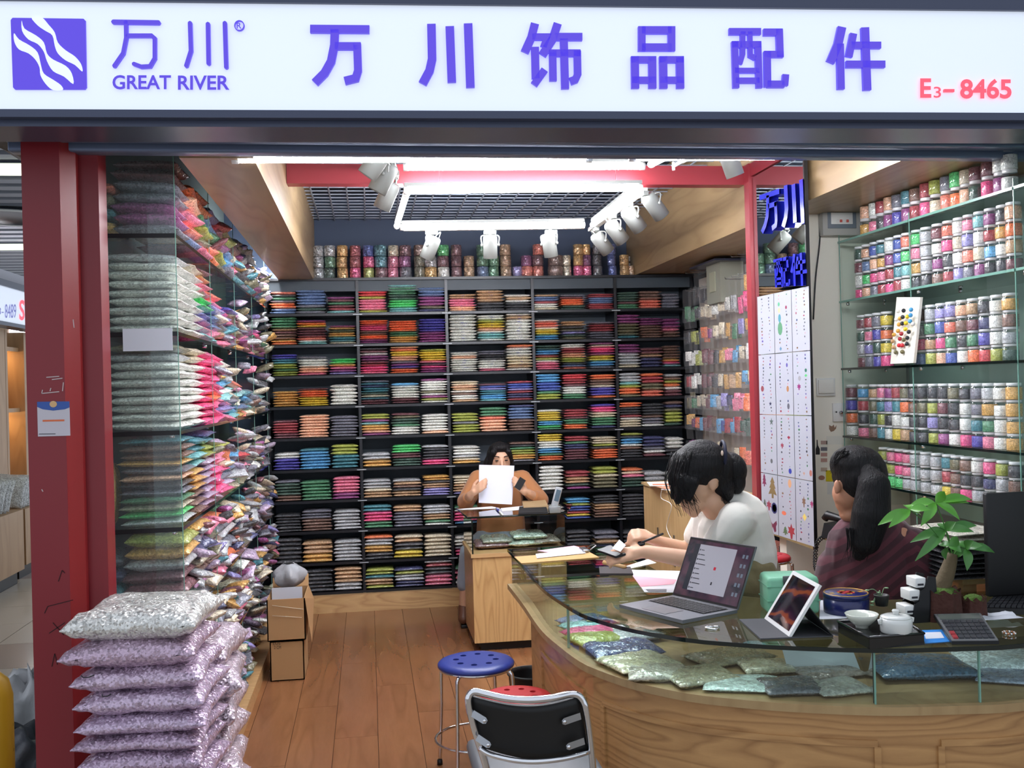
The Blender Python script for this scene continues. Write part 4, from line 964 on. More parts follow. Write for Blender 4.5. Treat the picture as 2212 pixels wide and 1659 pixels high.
# stickers on the column
def sticker(label, polys, rgb, cat='sticker'):
    o = tri_poly('sticker', polys, None, prn(rgb), lambda a, b, o_: at(a, b, Y=4.5985-o_), 0); tag(o, label, cat)
def boxp(x0,y0,x1_,y1_): return [(x0,y0),(x1_,y0),(x1_,y1_),(x0,y1_)]
sticker('small brown leaf sticker on the white column', [[(1791,918),(1797,921),(1801,917),(1803,924),(1807,918),(1806,926),(1801,931),(1795,933),(1791,927)]], (150,120,100))
sticker('white paper slip with print stuck on the white column', [boxp(1785,942,1822,960)], (232,230,220))
sticker('black bottle sticker on the white column', [[(1764,950),(1766,950),(1767,962),(1771,970),(1771,982),(1762,982),(1762,970),(1764,964)]], (40,38,40))
for i, (y, rgb) in enumerate(((952,(190,160,150)),(966,(110,110,120)),(978,(190,150,140)),(990,(190,150,140)),(1010,(200,180,160)))):
    sticker('small framed label sticker on the white column, %s down' % ORD[i+1], [boxp(1773,y,1787,y+8)], rgb)
sticker('brown oval stamp sticker low on the white column', [[(1775+7*math.cos(a), 1032+5*math.sin(a)) for a in np.linspace(0,6.28,13)[:-1]]], (170,120,100))
sticker('bright yellow sticker on column beside the dark haired head', [boxp(1784,1016,1800,1040)], (226,206,30))
sticker('white card with blue letters on the column', [boxp(1787,1043,1803,1068)], (226,226,220))
# ================================================================ glass jar cabinet
JY0, JY1 = 3.235, 4.56
JZ = [at(1865,505,X=XR).z, 1.920, at(1823,795,X=XR).z, at(1826,941,X=XR).z, 1.058]
jc = thing('jar_cabinet', 'glass cabinet along the right wall filled with jars of beads', 'cabinet', (2.45, 3.9, 0))
MB().box((2.632, 2.3, .9), (2.638, JY1, 2.34)).build('mirror_back', pm('cabinet_mirror',(170,196,188),.12,.35), jc)
for i, z in enumerate(JZ):
    for (a, b) in ((JY0, 3.92), (3.925, JY1), (2.4, JY0-.01)):
        MB().box((XR, a, z-.009), (2.631, b, z-.0005)).build('glass_shelf', M_GLASS, jc)
        MB().box((XR-.003, a, z-.010), (XR-.0002, b, z)).build('shelf_edge', M_EDGEL if i < 2 else M_EDGE, jc)
for y in (JY1-.006, 3.9225, JY0):
    MB().box((XR+.004, y-.002, .92), (2.63, y+.002, 2.24)).build('glass_panel', M_GLASS, jc)
    MB().box((XR+.001, y-.0022, .92), (XR+.0038, y+.0022, 2.24)).build('panel_edge', M_EDGEL, jc)
    for z in JZ[1:]:
        for xx in (XR+.03, 2.5): MB().lathe([(0,0),(.009,0),(.009,.014),(0,.014)], 10, Matrix.Translation((xx, y-.016, z-.024))).build('shelf_bolt', M_CHROME, jc)
M_JAR = glass('jar_plastic', (.97,.98,.98), 1.5, rough=.04)
M_LIDJ = pm('jar_lid_white', (222,226,226), .3)
M_LIDC = glass('jar_lid_clear', (.95,.96,.96), 2.0, rough=.1, haze=.62, hazecol=(.92,.92,.92))
JD, JH = .060, .0605
me_jb = MB().lathe([(.0,.0),(.48,0),(.5,.03),(.5,.80),(.47,.84),(.44,.86)], 16, cap=False).mesh('jar_body', M_JAR)
me_fill = MB().lathe([(.0,.02),(.475,.02),(.478,.05),(.478,.66),(.45,.69),(0,.70)], 16, cap=False).mesh('filling', M_BEAD)
me_lid = MB().lathe([(0,.82),(.40,.82),(.42,.84),(.42,.98),(.40,1.0),(0,1.0)], 16, cap=False).mesh('lid', M_LIDJ)
me_lidc = MB().lathe([(0,.84),(.43,.84),(.44,.86),(.44,.985),(.43,.998),(0,.998)], 16, cap=False).mesh('lid', M_LIDC)
JARS = [
 (2, "1877qz 1896wp 1912rk 1929qf 1947av 1969tf 1987br 2009rP 2031le 2054aO 2076Go 2097eq 2118md 2145mP 2171wf 2189ww", .078),
 (4, "1864dmwP 1880qjGq 1897uqPa 1913tzpr 1931wfrP 1949uutr 1966OGTw 1988Gpzk 2009sssk 2034mwfb 2057OPkr 2080wewi 2102piOa 2126Twef 2150frck 2175kzwk 2197qohm", .0615),
 (4, "1867mdsm 1883rpia 1901avdv 1919yoyP 1994bspj 2016sghl 2039iuPq 2060iOgu 2085qbkw 2109hmgo 2134knvR 2159wwwl 2186zbsd", .0615),
 (4, "1841mvow 1866crkp 1890hxdb 1908ptlt 1924fikw 1941rtwy 1959xowh 1977kbkk 1996kxkk 2019klil 2041kmkf 2064xkkw 2089kwwP 2114aatv 2138szgp 2164wwww 2191zzzz", .0615),
 (3, "1909llG 1928plG 1945PPG 1962pps 1979sss 2000sss 2024sss 2048try 2067xbb 2089bkP 2113wks 2139Pns 2166lsw 2194kbs", .056)]
JSH = ['top','second','third','fourth','lowest']; LEV = {2:['lower','upper'], 3:['bottom','middle','top'], 4:['bottom','second','third','top']}
for lv, (n_, data, hh) in enumerate(JARS):
    for ci, ent in enumerate(data.split()):
        px = float(ent[:4]); cols = ent[4:][::-1]; yj = at(px, 700+60*lv, X=XR+.045).y
        # shelves slope in the picture only; jars stand upright on them
        for j, ch in enumerate(cols):
            nm, col = COL[ch]
            t = thing('bead_jar', 'clear jar of %s beads, %s from back, %s layer, %s jar shelf' % (nm, ORD[ci+1], LEV[n_][j], JSH[lv]), 'jar', (XR+.045+random.uniform(-.002,.002), yj, JZ[lv]+hh*j), random.uniform(0,6), 'bead jars in the right glass cabinet', True)
            dd = min(JD*1.0, JD)
            inst('jar_body', me_jb, (0,0,0), (JD,JD,hh), parent=t)
            inst('filling', me_fill, (0,0,0), (JD*.99,JD*.99,hh*random.uniform(.92,1.12)), parent=t, color=jit(col,.06))
            inst('lid', me_lid if j == n_-1 and lv else me_lidc, (0,0,0), (JD,JD,hh), parent=t)
# sample board of round beads leaning between the jars
A_, B_, Cc, D4 = at(1923,786,X=2.25), at(1973,784,X=2.25), at(1988,642,X=2.28), at(1937,642,X=2.28)
t = thing('bead_sample_board', 'white board dotted with coloured round beads leaning among jars', 'board', tuple(A_))
q = [p+Vector((o_,0,0)) for o_ in (0,.012) for p in (A_,B_,Cc,D4)]
MB().add(q, [(0,1,2,3),(4,7,6,5),(0,4,5,1),(1,5,6,2),(2,6,7,3),(3,7,4,0)]).build('board', pm('cream_board',(240,236,222),.6), t)
BD = [(1952,671,'k'),(1968,669,'c'),(1950,685,'k'),(1960,684,'y'),(1967,681,'c'),(1944,688,'z'),(1949,699,'k'),(1957,698,'y'),(1966,694,'c'),(1942,701,'z'),(1940,715,'z'),(1956,711,'y'),(1963,717,'k'),(1931,723,'z'),(1947,721,'r'),(1944,732,'r'),(1960,730,'k'),(1952,734,'x'),(1928,737,'h'),(1942,746,'R'),(1949,746,'R'),(1959,743,'k'),(1935,761,'x'),(1949,760,'x'),(1930,750,'h'),(1940,672,'w'),(1936,690,'w'),(1972,700,'w')]
for (px, py, ch) in BD:
    MB().ball(tuple(at(px, py, X=2.247)), .0095, 8).build('bead', pm('bead2_'+ch, [int(255*(v**.45)) for v in COL[ch][1]], .2), t)
# things under the mirror: stool, folded packs
def stool(label, x, y, z, R_, col, rot=0., holes=8, group='round stools'):
    t = thing('round_stool', label, 'stool', (x,y,0), rot, group, True)
    bm = bmesh.new(); n = 48
    rim = [(R_*k, h) for k, h in ((0.70,.0),(.86,-.001),(.95,-.006),(1,-.014),(1,-.022),(.97,-.026))]
    mb = MB()
    # seat: annulus between the inner disc and rim with real holes cut by leaving gaps
    hr = R_*.085; rc = R_*.52
    ring1 = [(R_*.70*math.cos(a), R_*.70*math.sin(a)) for a in np.linspace(0,2*math.pi,n+1)[:-1]]
    from mathutils.geometry import tessellate_polygon
    loops = [[Vector((a,b,0)) for a,b in ring1]]
    for h in range(holes):
        a0 = 2*math.pi*(h+.5)/holes
        loops.append([Vector((rc*math.cos(a0)+hr*math.cos(-a), rc*math.sin(a0)+hr*math.sin(-a), 0)) for a in np.linspace(0,2*math.pi,13)[:-1]])
    flat = [v for l in loops for v in l]; tri = tessellate_polygon(loops)
    mb.add([(v.x,v.y,z) for v in flat], [tuple(f) for f in tri], True)
    mb.add([(v.x,v.y,z-.012) for v in flat], [tuple(f) for f in tri], True)
    for l in loops[1:]:
        m = len(l); mb.add([(v.x,v.y,z) for v in l]+[(v.x,v.y,z-.012) for v in l], [(i,(i+1)%m,(i+1)%m+m,i+m) for i in range(m)], True)
    mb.lathe([(r_, z+h) for r_, h in rim]+[(R_*.70,z-.012)], n, cap=False)
    mb.build('seat', pm('seat_%d_%d_%d' % col, col, .35), t, fix=False)
    MB().tube([(R_*.93*math.cos(a), R_*.93*math.sin(a), z-.030) for a in np.linspace(0,2*math.pi,37)[:-1]], .007, 8, True).build('seat_ring', M_CHROME, t)
    for k in range(4):
        a = math.pi/4+k*math.pi/2; c_, s_ = math.cos(a), math.sin(a)
        lg = MB().tube(spline([(c_*R_*.80,s_*R_*.80,z-.032),(c_*R_*1.0,s_*R_*1.0,z-.040),(c_*R_*1.05,s_*R_*1.05,z-.075),(c_*R_*1.08,s_*R_*1.08,z*.5),(c_*R_*1.16,s_*R_*1.16,.006)], 5), .008, 8).build('leg', M_CHROME, t)
        MB().lathe([(.0,0),(.012,0),(.011,.02),(0,.02)], 10, Matrix.Translation((c_*R_*1.16,s_*R_*1.16,0))).build('foot_cap', M_BLACK, lg)
    if z < .6: MB().tube([(R_*1.10*math.cos(a), R_*1.10*math.sin(a), z*.30) for a in np.linspace(0,2*math.pi,37)[:-1]], .006, 8, True).build('foot_ring', M_CHROME, t)
    return t
ps = at(1028,1424,Z=.45); stool('blue round stool with holed seat and chrome legs in the aisle', ps.x, ps.y, .45, .155, (40,56,132), .2)
ps = at(1122,1500,Z=.45); stool('red round stool with holed seat behind the black chair', ps.x-.012, ps.y, .45, .132, (186,36,44), .75)
stool('red round stool under the sample sheets by the white column', 1.80, 4.34, .75, .092, (170,30,40), .3, 6)
fs_ = thing('low_shelf', 'dark low shelf behind the sample sheets holding folded packs', 'shelf', (2.1, 5.0, 0))
for z in (.56,.30,.06): MB().box((2.0,4.70,z-.012),(2.43,5.3,z)).build('board', M_SHELF, fs_)
for y in (4.70,5.29): MB().box((2.0,y,0),(2.43,y+.01,.72)).build('side', M_SHELF, fs_)
for i in range(8):
    ch = 'ffmOqqhf'[i]; nm = COL[ch][0]; lo = i < 4
    o = inst('folded_pack', ME_PK[i % 5], (2.1, 4.98, (.575 if lo else .315)+.03*(i % 4)), (.16,.40,.032), color=COL[ch][1]); tag(o, '%s folded pack on the %s board of the low dark shelf, %s up' % (nm, 'upper' if lo else 'middle', ORD[i % 4+1]), 'packet', 'folded packs on the low shelf')
# ================================================================ curved glass counter
ZC, ZL = .80, .64
def rayplane(px, py, p0, n):
    d = Vector(MC @ np.array([(px-CX)/F, -(py-CY)/F, 1.0])); o = Vector((0,0,H)); n = Vector(n)
    return o + d*((Vector(p0)-o).dot(n)/d.dot(n))
def proj(p):
    c_ = MC.T @ np.array([p[0], p[1], p[2]-H]); return CX+F*c_[0]/c_[2], CY-F*c_[1]/c_[2]
EP = [(1097,1186),(1130,1221),(1170,1268),(1214,1300),(1245,1319),(1276,1333),(1360,1357),(1472,1377),(1560,1386),(1697,1395),(1893,1401),(2050,1398),(2212,1390)]
outer = [at(a, b, Z=ZC) for a, b in EP]; outer = [Vector((p.x, p.y)) for p in outer] + [Vector((2.15,2.62)), Vector((2.5,2.72))]
outer = [Vector((p.x, p.y)) for p in spline([(p.x, p.y, 0) for p in outer], 6)]
inner = [Vector(p) for p in ((1.12,4.58),(1.12,4.2),(1.12,3.85),(1.16,3.6),(1.26,3.4),(1.42,3.26),(1.62,3.19),(1.9,3.17),(2.2,3.17),(2.5,3.17))]
def resample(P, n):
    L_ = [0]
    for a, b in zip(P[:-1], P[1:]): L_.append(L_[-1]+(b-a).length)
    out = []
    for i in range(n+1):
        s_ = L_[-1]*i/n; j = min(max(k for k in range(len(L_)) if L_[k] <= s_+1e-9), len(P)-2)
        f_ = (s_-L_[j])/max(1e-9, L_[j+1]-L_[j]); out.append(P[j].lerp(P[j+1], f_))
    return out
NO = 60
# pair inner points by matching turn: parametrise each outer point to the inner line
outer = resample(outer, NO)
inner = [Vector((p.x, p.y)) for p in spline([(p.x, p.y, 0) for p in inner], 6)]
inn = []
par = np.linspace(0, 1, NO+1)
Li = resample(inner, 200)
# three anchors keep the strip from shearing: far end, bend, right end
ko = min(range(NO+1), key=lambda i: abs(outer[i].x-.78)); ki = 88
for i in range(NO+1):
    t_ = (i/ko)*ki if i <= ko else ki+(i-ko)/(NO-ko)*(200-ki)
    j = min(int(t_), 199); inn.append(Li[j].lerp(Li[j+1], t_-j))
def nrm(i, P=None):
    P = P or outer; a, b = P[max(i-1,0)], P[min(i+1,len(P)-1)]; d = (b-a).normalized(); return Vector((-d.y, d.x))
sgn = 1 if nrm(30).dot(inn[30]-outer[30]) > 0 else -1
def off(i, d): return outer[i]+nrm(i)*sgn*d
def strip(A_, B_, z0, z1_, i0=0, i1=NO, mb=None):
    mb = mb or MB(); n = i1-i0+1; vs_ = []
    for z in (z0, z1_):
        for i in range(i0, i1+1): vs_ += [(A_[i].x, A_[i].y, z), (B_[i].x, B_[i].y, z)]
    fs = []
    for k in range(n-1):
        a = 2*k; fs += [(a,a+1,a+3,a+2), (2*n+a,2*n+a+2,2*n+a+3,2*n+a+1), (a,a+2,2*n+a+2,2*n+a), (a+1,2*n+a+1,2*n+a+3,a+3)]
    e = 2*(n-1); fs += [(0,2*n,2*n+1,1), (e,e+1,2*n+e+1,2*n+e)]
    return mb.add(vs_, fs)
OF = lambda d: [off(i, d) for i in range(NO+1)]
ctr = thing('display_counter', 'curved oak display counter with glass case top at the right', 'counter', (1.4, 2.9, 0))
body_i = min(range(NO+1), key=lambda i: abs(outer[i].y-4.02))
strip(OF(.012), inn, .02, ZL-.024, body_i, NO).build('counter_body', M_OAKC, ctr)
strip(OF(.05), inn, 0, .0195, body_i, NO).build('toe_kick', M_BLACK, ctr)
strip(OF(-.006), inn, ZL-.0235, ZL, 0, NO).build('display_deck', wood('deck_veneer', (176,148,104), (150,120,80), rough=.4, scale=(5,5,.8), rings=6), ctr)
strip(OF(0), inn, ZC-.010, ZC, 0, NO).build('glass_top', M_TOPGL, ctr)
strip(OF(-.0035), OF(-.0005), ZC-.0115, ZC+.0005, 0, NO).build('glass_top_edge', M_EDGE, ctr)
MB().box((outer[0].x, outer[0].y+.0005, ZC-.011), (inn[0].x, outer[0].y+.003, ZC)).build('glass_top_edge', M_EDGE, ctr)
strip([p-(p-q).normalized()*.02 for p, q in zip(inn, outer)], [p-(p-q).normalized()*.008 for p, q in zip(inn, outer)], ZL+.0005, ZC-.0105, 0, NO).build('back_board', M_PLY, ctr)
def idx_at(px, z):
    return min(range(NO+1), key=lambda i: abs(proj((outer[i].x, outer[i].y, z))[0]-px) + (0 if outer[i].y < 4.5 else 50))
cuts = [0, idx_at(1221,.7), idx_at(1893,.7), idx_at(2141,.7), NO]
for a, b in zip(cuts[:-1], cuts[1:]):
    strip(OF(.016), OF(.021), ZL+.0005, ZC-.0105, a, b).build('glass_pane', M_GLASS, ctr)
    for i in (b,):
        if i < NO:
            p = off(i,.0155); q = off(i,.024); d = Vector((nrm(i).y, -nrm(i).x))*.0022
            MB().add([(*(p+d),ZL+.0005),(*(p-d),ZL+.0005),(*(q-d),ZL+.0005),(*(q+d),ZL+.0005),(*(p+d),ZC-.0105),(*(p-d),ZC-.0105),(*(q-d),ZC-.0105),(*(q+d),ZC-.0105)], [(0,3,2,1),(4,5,6,7),(0,1,5,4),(1,2,6,5),(2,3,7,6),(3,0,4,7)]).build('pane_joint', M_EDGEL, ctr)
MB().box((outer[0].x+.02, outer[0].y-.012, ZL+.0005), (inn[0].x-.02, outer[0].y-.007, ZC-.0105)).build('glass_pane', M_GLASS, ctr)
ii = cuts[2]; p = off(ii,.03); q = inn[ii].lerp(outer[ii], .06); d = Vector((-(q-p).y, (q-p).x)).normalized()*.003
MB().add([(*(p+d),ZL+.0005),(*(p-d),ZL+.0005),(*(q-d),ZL+.0005),(*(q+d),ZL+.0005),(*(p+d),ZC-.0105),(*(p-d),ZC-.0105),(*(q-d),ZC-.0105),(*(q+d),ZC-.0105)], [(0,3,2,1),(4,5,6,7),(0,1,5,4),(1,2,6,5),(2,3,7,6),(3,0,4,7)]).build('glass_divider', M_GLASS, ctr)
dd = (q-p).normalized()*.003
MB().add([(*(p+d*1.2),ZL+.0005),(*(p-d*1.2),ZL+.0005),(*(p-d*1.2-dd),ZL+.0005),(*(p+d*1.2-dd),ZL+.0005),(*(p+d*1.2),ZC-.0105),(*(p-d*1.2),ZC-.0105),(*(p-d*1.2-dd),ZC-.0105),(*(p+d*1.2-dd),ZC-.0105)], [(0,3,2,1),(4,5,6,7),(0,1,5,4),(1,2,6,5),(2,3,7,6),(3,0,4,7)]).build('divider_edge', M_EDGE, ctr)
# raised moulding frames on the oak front
def moulding(pxa, pxb, z0, z1_):
    a, b = idx_at(pxa,.5), idx_at(pxb,.5) if pxb < 2212 else NO
    for z in (z0, z1_): strip(OF(.004), OF(.0119), z-.009, z+.009, a, b).build('moulding', M_OAKC, ctr)
    for i in (a, b):
        for i2 in ((i, i+1) if i < NO else (i-1, i),):
            P = [off(i,.004), off(i,.0119)]; d = Vector((nrm(i).y, -nrm(i).x))*.009
            MB().add([(*(P[0]+d),z0+.009),(*(P[0]-d),z0+.009),(*(P[1]-d),z0+.009),(*(P[1]+d),z0+.009),(*(P[0]+d),z1_-.009),(*(P[0]-d),z1_-.009),(*(P[1]-d),z1_-.009),(*(P[1]+d),z1_-.009)], [(0,3,2,1),(4,5,6,7),(0,1,5,4),(1,2,6,5),(2,3,7,6),(3,0,4,7)]).build('moulding', M_OAKC, ctr)
moulding(1300, 1905, .10, .535); moulding(2048, 2212, .10, .535); moulding(1165, 1262, .10, .535)
# ---------------------------------------------------------------- goods lying in the glass case
M_CLEARB = glitter('clear_bag_goods', scale=150, spark=.5, var=.45, metal=.1, rough=.25, coat=1.0)
ME_FLAT = []
for s_ in range(4):
    V, Fc = pillow_arrays(10, 9, 160+s_, crumple=.25, tip=.02, p=6); ME_FLAT.append(MB().add(V, Fc, True).mesh('flat_bag', M_CLEARB))
def flat(label, px, py, wx, wy, t, rgb, rz=0., cat='bag', z=ZL, k=0, name='display_bag'):
    p = at(px, py, Z=z+t/2); o = inst(name, ME_FLAT[k % 4], (p.x, p.y, z+t/2+.001), (wx*1.06, wy*1.04, t*1.15), (0,0,rz), color=lin(tuple(min(255,int(c*1.18)+6) for c in rgb))); tag(o, label, cat, 'goods lying in the glass counter'); return o
flat('navy blue packet in clear film in the glass case', 1345,1402,.22,.16,.03,(52,60,110),.1,k=0)
flat('pale gold packet left of the glass case joint, on navy packet side', 1378,1430,.20,.17,.026,(176,168,132),.3,k=1)
flat('silvery bead packet nearest the curved pane at left', 1420,1453,.17,.14,.026,(150,146,126),-.2,k=2)
flat('olive gold packet in the middle of the glass case', 1510,1460,.19,.16,.024,(134,128,98),.15,k=3)
flat('white packet with black print in the glass case', 1600,1476,.20,.15,.016,(178,196,188),-.35,k=0)
flat('long brown gold packet at the back of the glass case', 1575,1418,.24,.15,.022,(126,112,76),.3,k=1)
flat('crumpled clear packet with gold beads near the centre', 1655,1440,.15,.13,.022,(150,142,112),-.1,k=2)
flat('dark grey square packet beside the white printed packet', 1708,1482,.16,.14,.022,(72,74,80),-.12,k=3)
flat('glittery white packet left of the glass divider', 1810,1484,.15,.13,.02,(150,152,140),.05,k=0)
flat('grey packet behind glittery white packet in the case', 1790,1452,.18,.11,.02,(128,116,104),.1,k=1)
flat('folded blue film pack right of the glass divider', 1985,1440,.27,.2,.035,(26,74,104),-.15,k=2)
flat('crumpled white paper bundle at the right of the case', 2160,1425,.24,.2,.03,(186,196,198),-.3,k=3)
flat('grey flat pouch at the far right of the case', 2190,1462,.2,.14,.015,(120,130,150),-.5,k=1)
o = MB().add([tuple(at(a,b,Z=zz)) for (a,b,zz) in ((1690,1404,.70),(1842,1404,.70),(1858,1446,.655),(1700,1440,.655))], [(0,1,2,3)]).build('folded_sheet', pm('pale_sheet',(196,204,208),.6), fix=False); tag(o, 'folded pale sheet lying at the back of the glass case', 'paper')
for i, (ch, px, py) in enumerate((('j',1255,1350),('T',1262,1362),('P',1268,1376),('l',1276,1388),('x',1355,1368),('s',1362,1380))):
    nm, col = COL[ch]; p = at(px, py, Z=.66); o = inst('sequin_packet', ME_PK[i % 5], (p.x+.03, p.y+.06, ZL+.018), (.17,.14,.036), (0,0,.3), color=col); tag(o, '%s sequin packet lying in the left end of the glass case' % nm, 'packet', 'sequin packets in the left end of the glass case')
g = thing('tape_gun', 'black hand tool lying under the glass beside the bend', 'tool', tuple(at(1285,1352,Z=.66)))
p = at(1285,1350,Z=.66); Mx = Matrix.Translation((p.x,p.y,ZL)) @ Matrix.Rotation(-.5,4,'Z')
MB().bbox((0,0,.02),(.11,.04,.036),Mx,bev=.008).build('tool_body', M_BLACK, g); MB().bbox((.0,-.01,.0385),(.05,.026,.003),Mx).build('tool_label', pm('tool_label',(190,180,140),.6), g); MB().bbox((.07,-.03,.012),(.09,.03,.022),Mx,bev=.006).build('handle', M_BLACK, g)
# ================================================================ things on the counter top
def quad_prism(P, t, name, mat, parent=None, up=Vector((0,0,1))):
    n = len(P); return MB().add([tuple(p) for p in P]+[tuple(p+up*t) for p in P], [tuple(range(n))[::-1], tuple(range(n,2*n))]+[(i,(i+1)%n,(i+1)%n+n,i+n) for i in range(n)]).build(name, mat, parent)
def lay(pxs, z=ZC): return [at(a, b, Z=z) for a, b in pxs]
# laptop
FL, FR, BR, BL = lay([(1338,1314),(1475,1349),(1593,1326),(1453,1294)])
BL = FL+(BR-FR)
t = thing('laptop', 'open grey laptop showing a chat window on the glass counter', 'laptop', tuple((FL+BR)/2))
M_ALU = pm('laptop_grey', (128,130,136), .38, .7)
quad_prism([p+Vector((0,0,.002)) for p in (FL,FR,BR,BL)], .011, 'base', M_ALU, t)
u = (FR-FL); v = (BL-FL); zk = Vector((0,0,.0135))
kb = [FL+u*a+v*b+zk for a, b in ((.07,.46),(.93,.46),(.93,.92),(.07,.92))]
kbo = quad_prism(kb, .0006, 'keyboard_well', M_BLACK, t)
mb = MB()
for r in range(6):
    for c_ in range(14):
        a0, b0 = .08+c_*.0603, .475+r*.074
        mb.add([tuple(FL+u*a+v*b+zk+Vector((0,0,h))) for h in (.0008,.0022) for a, b in ((a0,b0),(a0+.052,b0),(a0+.052,b0+.062),(a0,b0+.062))], [(4,5,6,7),(0,1,5,4),(1,2,6,5),(2,3,7,6),(3,0,4,7)])
mb.build('keys', pm('key_black',(30,31,34),.4), kbo)
quad_prism([FL+u*a+v*b+zk for a, b in ((.32,.06),(.68,.06),(.68,.40),(.32,.40))], .0005, 'trackpad', pm('trackpad_grey',(140,142,148),.3,.6), t)
TL = rayplane(1493,1165,BL,u); lid_v = (TL-BL).normalized()*.215; 
n_l = u.cross(lid_v).normalized()
if n_l.y > 0: n_l = -n_l
P0 = BL+Vector((0,0,.013)); Pq = lambda a, b, o: P0+u*a+lid_v*b+n_l*o
lapl = quad_prism([Pq(0,0,-.006),Pq(1,0,-.006),Pq(1,1,-.006),Pq(0,1,-.006)], .006, 'lid', M_ALU, t, n_l)
quad_prism([Pq(.005,.01,.0002),Pq(.995,.01,.0002),Pq(.995,.99,.0002),Pq(.005,.99,.0002)], .0006, 'bezel', M_BLACK, lapl, n_l)
def scr_mat():
    m = bpy.data.materials.new('screen_wallpaper'); m.use_nodes = True; nt = m.node_tree; b = nt.nodes['Principled BSDF']
    tc = nt.nodes.new('ShaderNodeTexCoord'); n = nt.nodes.new('ShaderNodeTexNoise'); n.inputs['Scale'].default_value = 18; n.inputs['Detail'].default_value = 3
    r = nt.nodes.new('ShaderNodeValToRGB'); e = r.color_ramp.elements; e[0].color = (.012,.012,.02,1); e[0].position = .35; e[1].color = (.06,.025,.04,1); e[1].position = .75
    nt.links.new(tc.outputs['Object'], n.inputs[0]); nt.links.new(n.outputs[0], r.inputs[0]); nt.links.new(r.outputs[0], b.inputs['Base Color']); nt.links.new(r.outputs[0], b.inputs['Emission Color']); b.inputs['Emission Strength'].default_value = .5; b.inputs['Roughness'].default_value = .08
    return m
M_SCR = scr_mat()
def lq(a0, b0, a1, b1, o, name, mat, par): return MB().add([tuple(Pq(a,b,o)) for a,b in ((a0,b0),(a1,b0),(a1,b1),(a0,b1))], [(0,1,2,3)]).build(name, mat, par, fix=False)
scr = lq(.02,.04,.98,.96,.0011,'screen',M_SCR,lapl)
lq(.20,.14,.76,.90,.0014,'chat_window',pm('window_grey',(150,148,156),.15,emit=.16),lapl); lq(.12,.14,.20,.90,.0014,'window_sidebar',pm('window_dark',(40,42,52),.15),lapl)
M_TXT = pm('screen_text',(40,40,48),.3); mb = MB()
for k in range(9):
    b0 = .18+.078*k; mb.add([tuple(Pq(a,b,.0016)) for a,b in ((.235,b0),(.235+.10*((k*7)%4+2)/4,b0),(.235+.10*((k*7)%4+2)/4,b0+.012),(.235,b0+.012))], [(0,1,2,3)]); mb.add([tuple(Pq(a,b,.0016)) for a,b in ((.21,b0-.008),(.225,b0-.008),(.225,b0+.02),(.21,b0+.02))], [(0,1,2,3)])
mb.build('screen_text', M_TXT, lapl, fix=False)
lq(.50,.52,.535,.57,.0017,'red_badge',pm('badge_red',(190,40,60),.3),lapl); lq(.52,.28,.54,.33,.0017,'dark_badge',M_TXT,lapl)
mb = MB()
for k in range(5):
    for j in range(2): mb.add([tuple(Pq(a,b,.0014)) for a,b in ((.86+.05*j,.18+.15*k),(.89+.05*j,.18+.15*k),(.89+.05*j,.24+.15*k),(.86+.05*j,.24+.15*k))], [(0,1,2,3)])
mb.build('desktop_icons', pm('icon_grey',(90,100,112),.3,emit=.2), lapl, fix=False)
# tablet in folding cover
TBL, TBR = at(1651,1336,Z=ZC+.006), at(1704,1375,Z=ZC+.006); uu = (TBR-TBL).normalized()
TTL = rayplane(1713,1232,TBL,uu); vv = (TTL-TBL).normalized(); WT = (TBR-TBL).length; HT = (TTL-TBL).length
t = thing('tablet', 'white framed tablet propped up in a dark folding cover', 'tablet', tuple((TBL+TBR)/2))
nn = uu.cross(vv).normalized()
if nn.dot(Vector((0,0,H))-TBL) < 0: nn = -nn
Tq = lambda a, b, o: TBL+uu*WT*a+vv*HT*b+nn*o
M_TW = pm('tablet_white',(226,226,224),.25)
tbb = quad_prism([Tq(0,0,-.008),Tq(1,0,-.008),Tq(1,1,-.008),Tq(0,1,-.008)], .008, 'tablet_body', M_TW, t, nn)
def tab_mat():
    m = bpy.data.materials.new('tablet_screen'); m.use_nodes = True; nt = m.node_tree; b = nt.nodes['Principled BSDF']
    tc = nt.nodes.new('ShaderNodeTexCoord'); w_ = nt.nodes.new('ShaderNodeTexWave'); w_.inputs['Scale'].default_value = 7; w_.inputs['Distortion'].default_value = 4; w_.inputs['Detail'].default_value = 2
    r = nt.nodes.new('ShaderNodeValToRGB'); e = r.color_ramp.elements; e[0].color = (.006,.006,.01,1); e[0].position = .5; e[1].color = (.20,.05,.02,1); e[1].position = 1.0
    k = r.color_ramp.elements.new(.86); k.color = (.03,.012,.025,1)
    nt.links.new(tc.outputs['Object'], w_.inputs[0]); nt.links.new(w_.outputs[0], r.inputs[0]); nt.links.new(r.outputs[0], b.inputs['Base Color']); b.inputs['Roughness'].default_value = .05
    return m
MB().add([tuple(Tq(a,b,.0006)) for a,b in ((.08,.07),(.92,.07),(.92,.93),(.08,.93))], [(0,1,2,3)]).build('tablet_screen', tab_mat(), tbb, fix=False)
M_COV = pm('cover_grey',(66,66,70),.7)
flp = [at(1597,1340,Z=ZC+.001), at(1643,1382,Z=ZC+.001), at(1800,1376,Z=ZC+.001), at(1745,1336,Z=ZC+.001)]
quad_prism(flp, .004, 'cover_flap', M_COV, t)
back = at(1798,1374,Z=ZC+.0055); back2 = at(1745,1338,Z=ZC+.0055); m1, m2 = Tq(1,.58,-.009), Tq(0,.58,-.009)
quad_prism([back, back2, m2, m1], .004, 'cover_stand', pm('cover_black',(20,20,23),.7), t, Vector((0,0,1)))
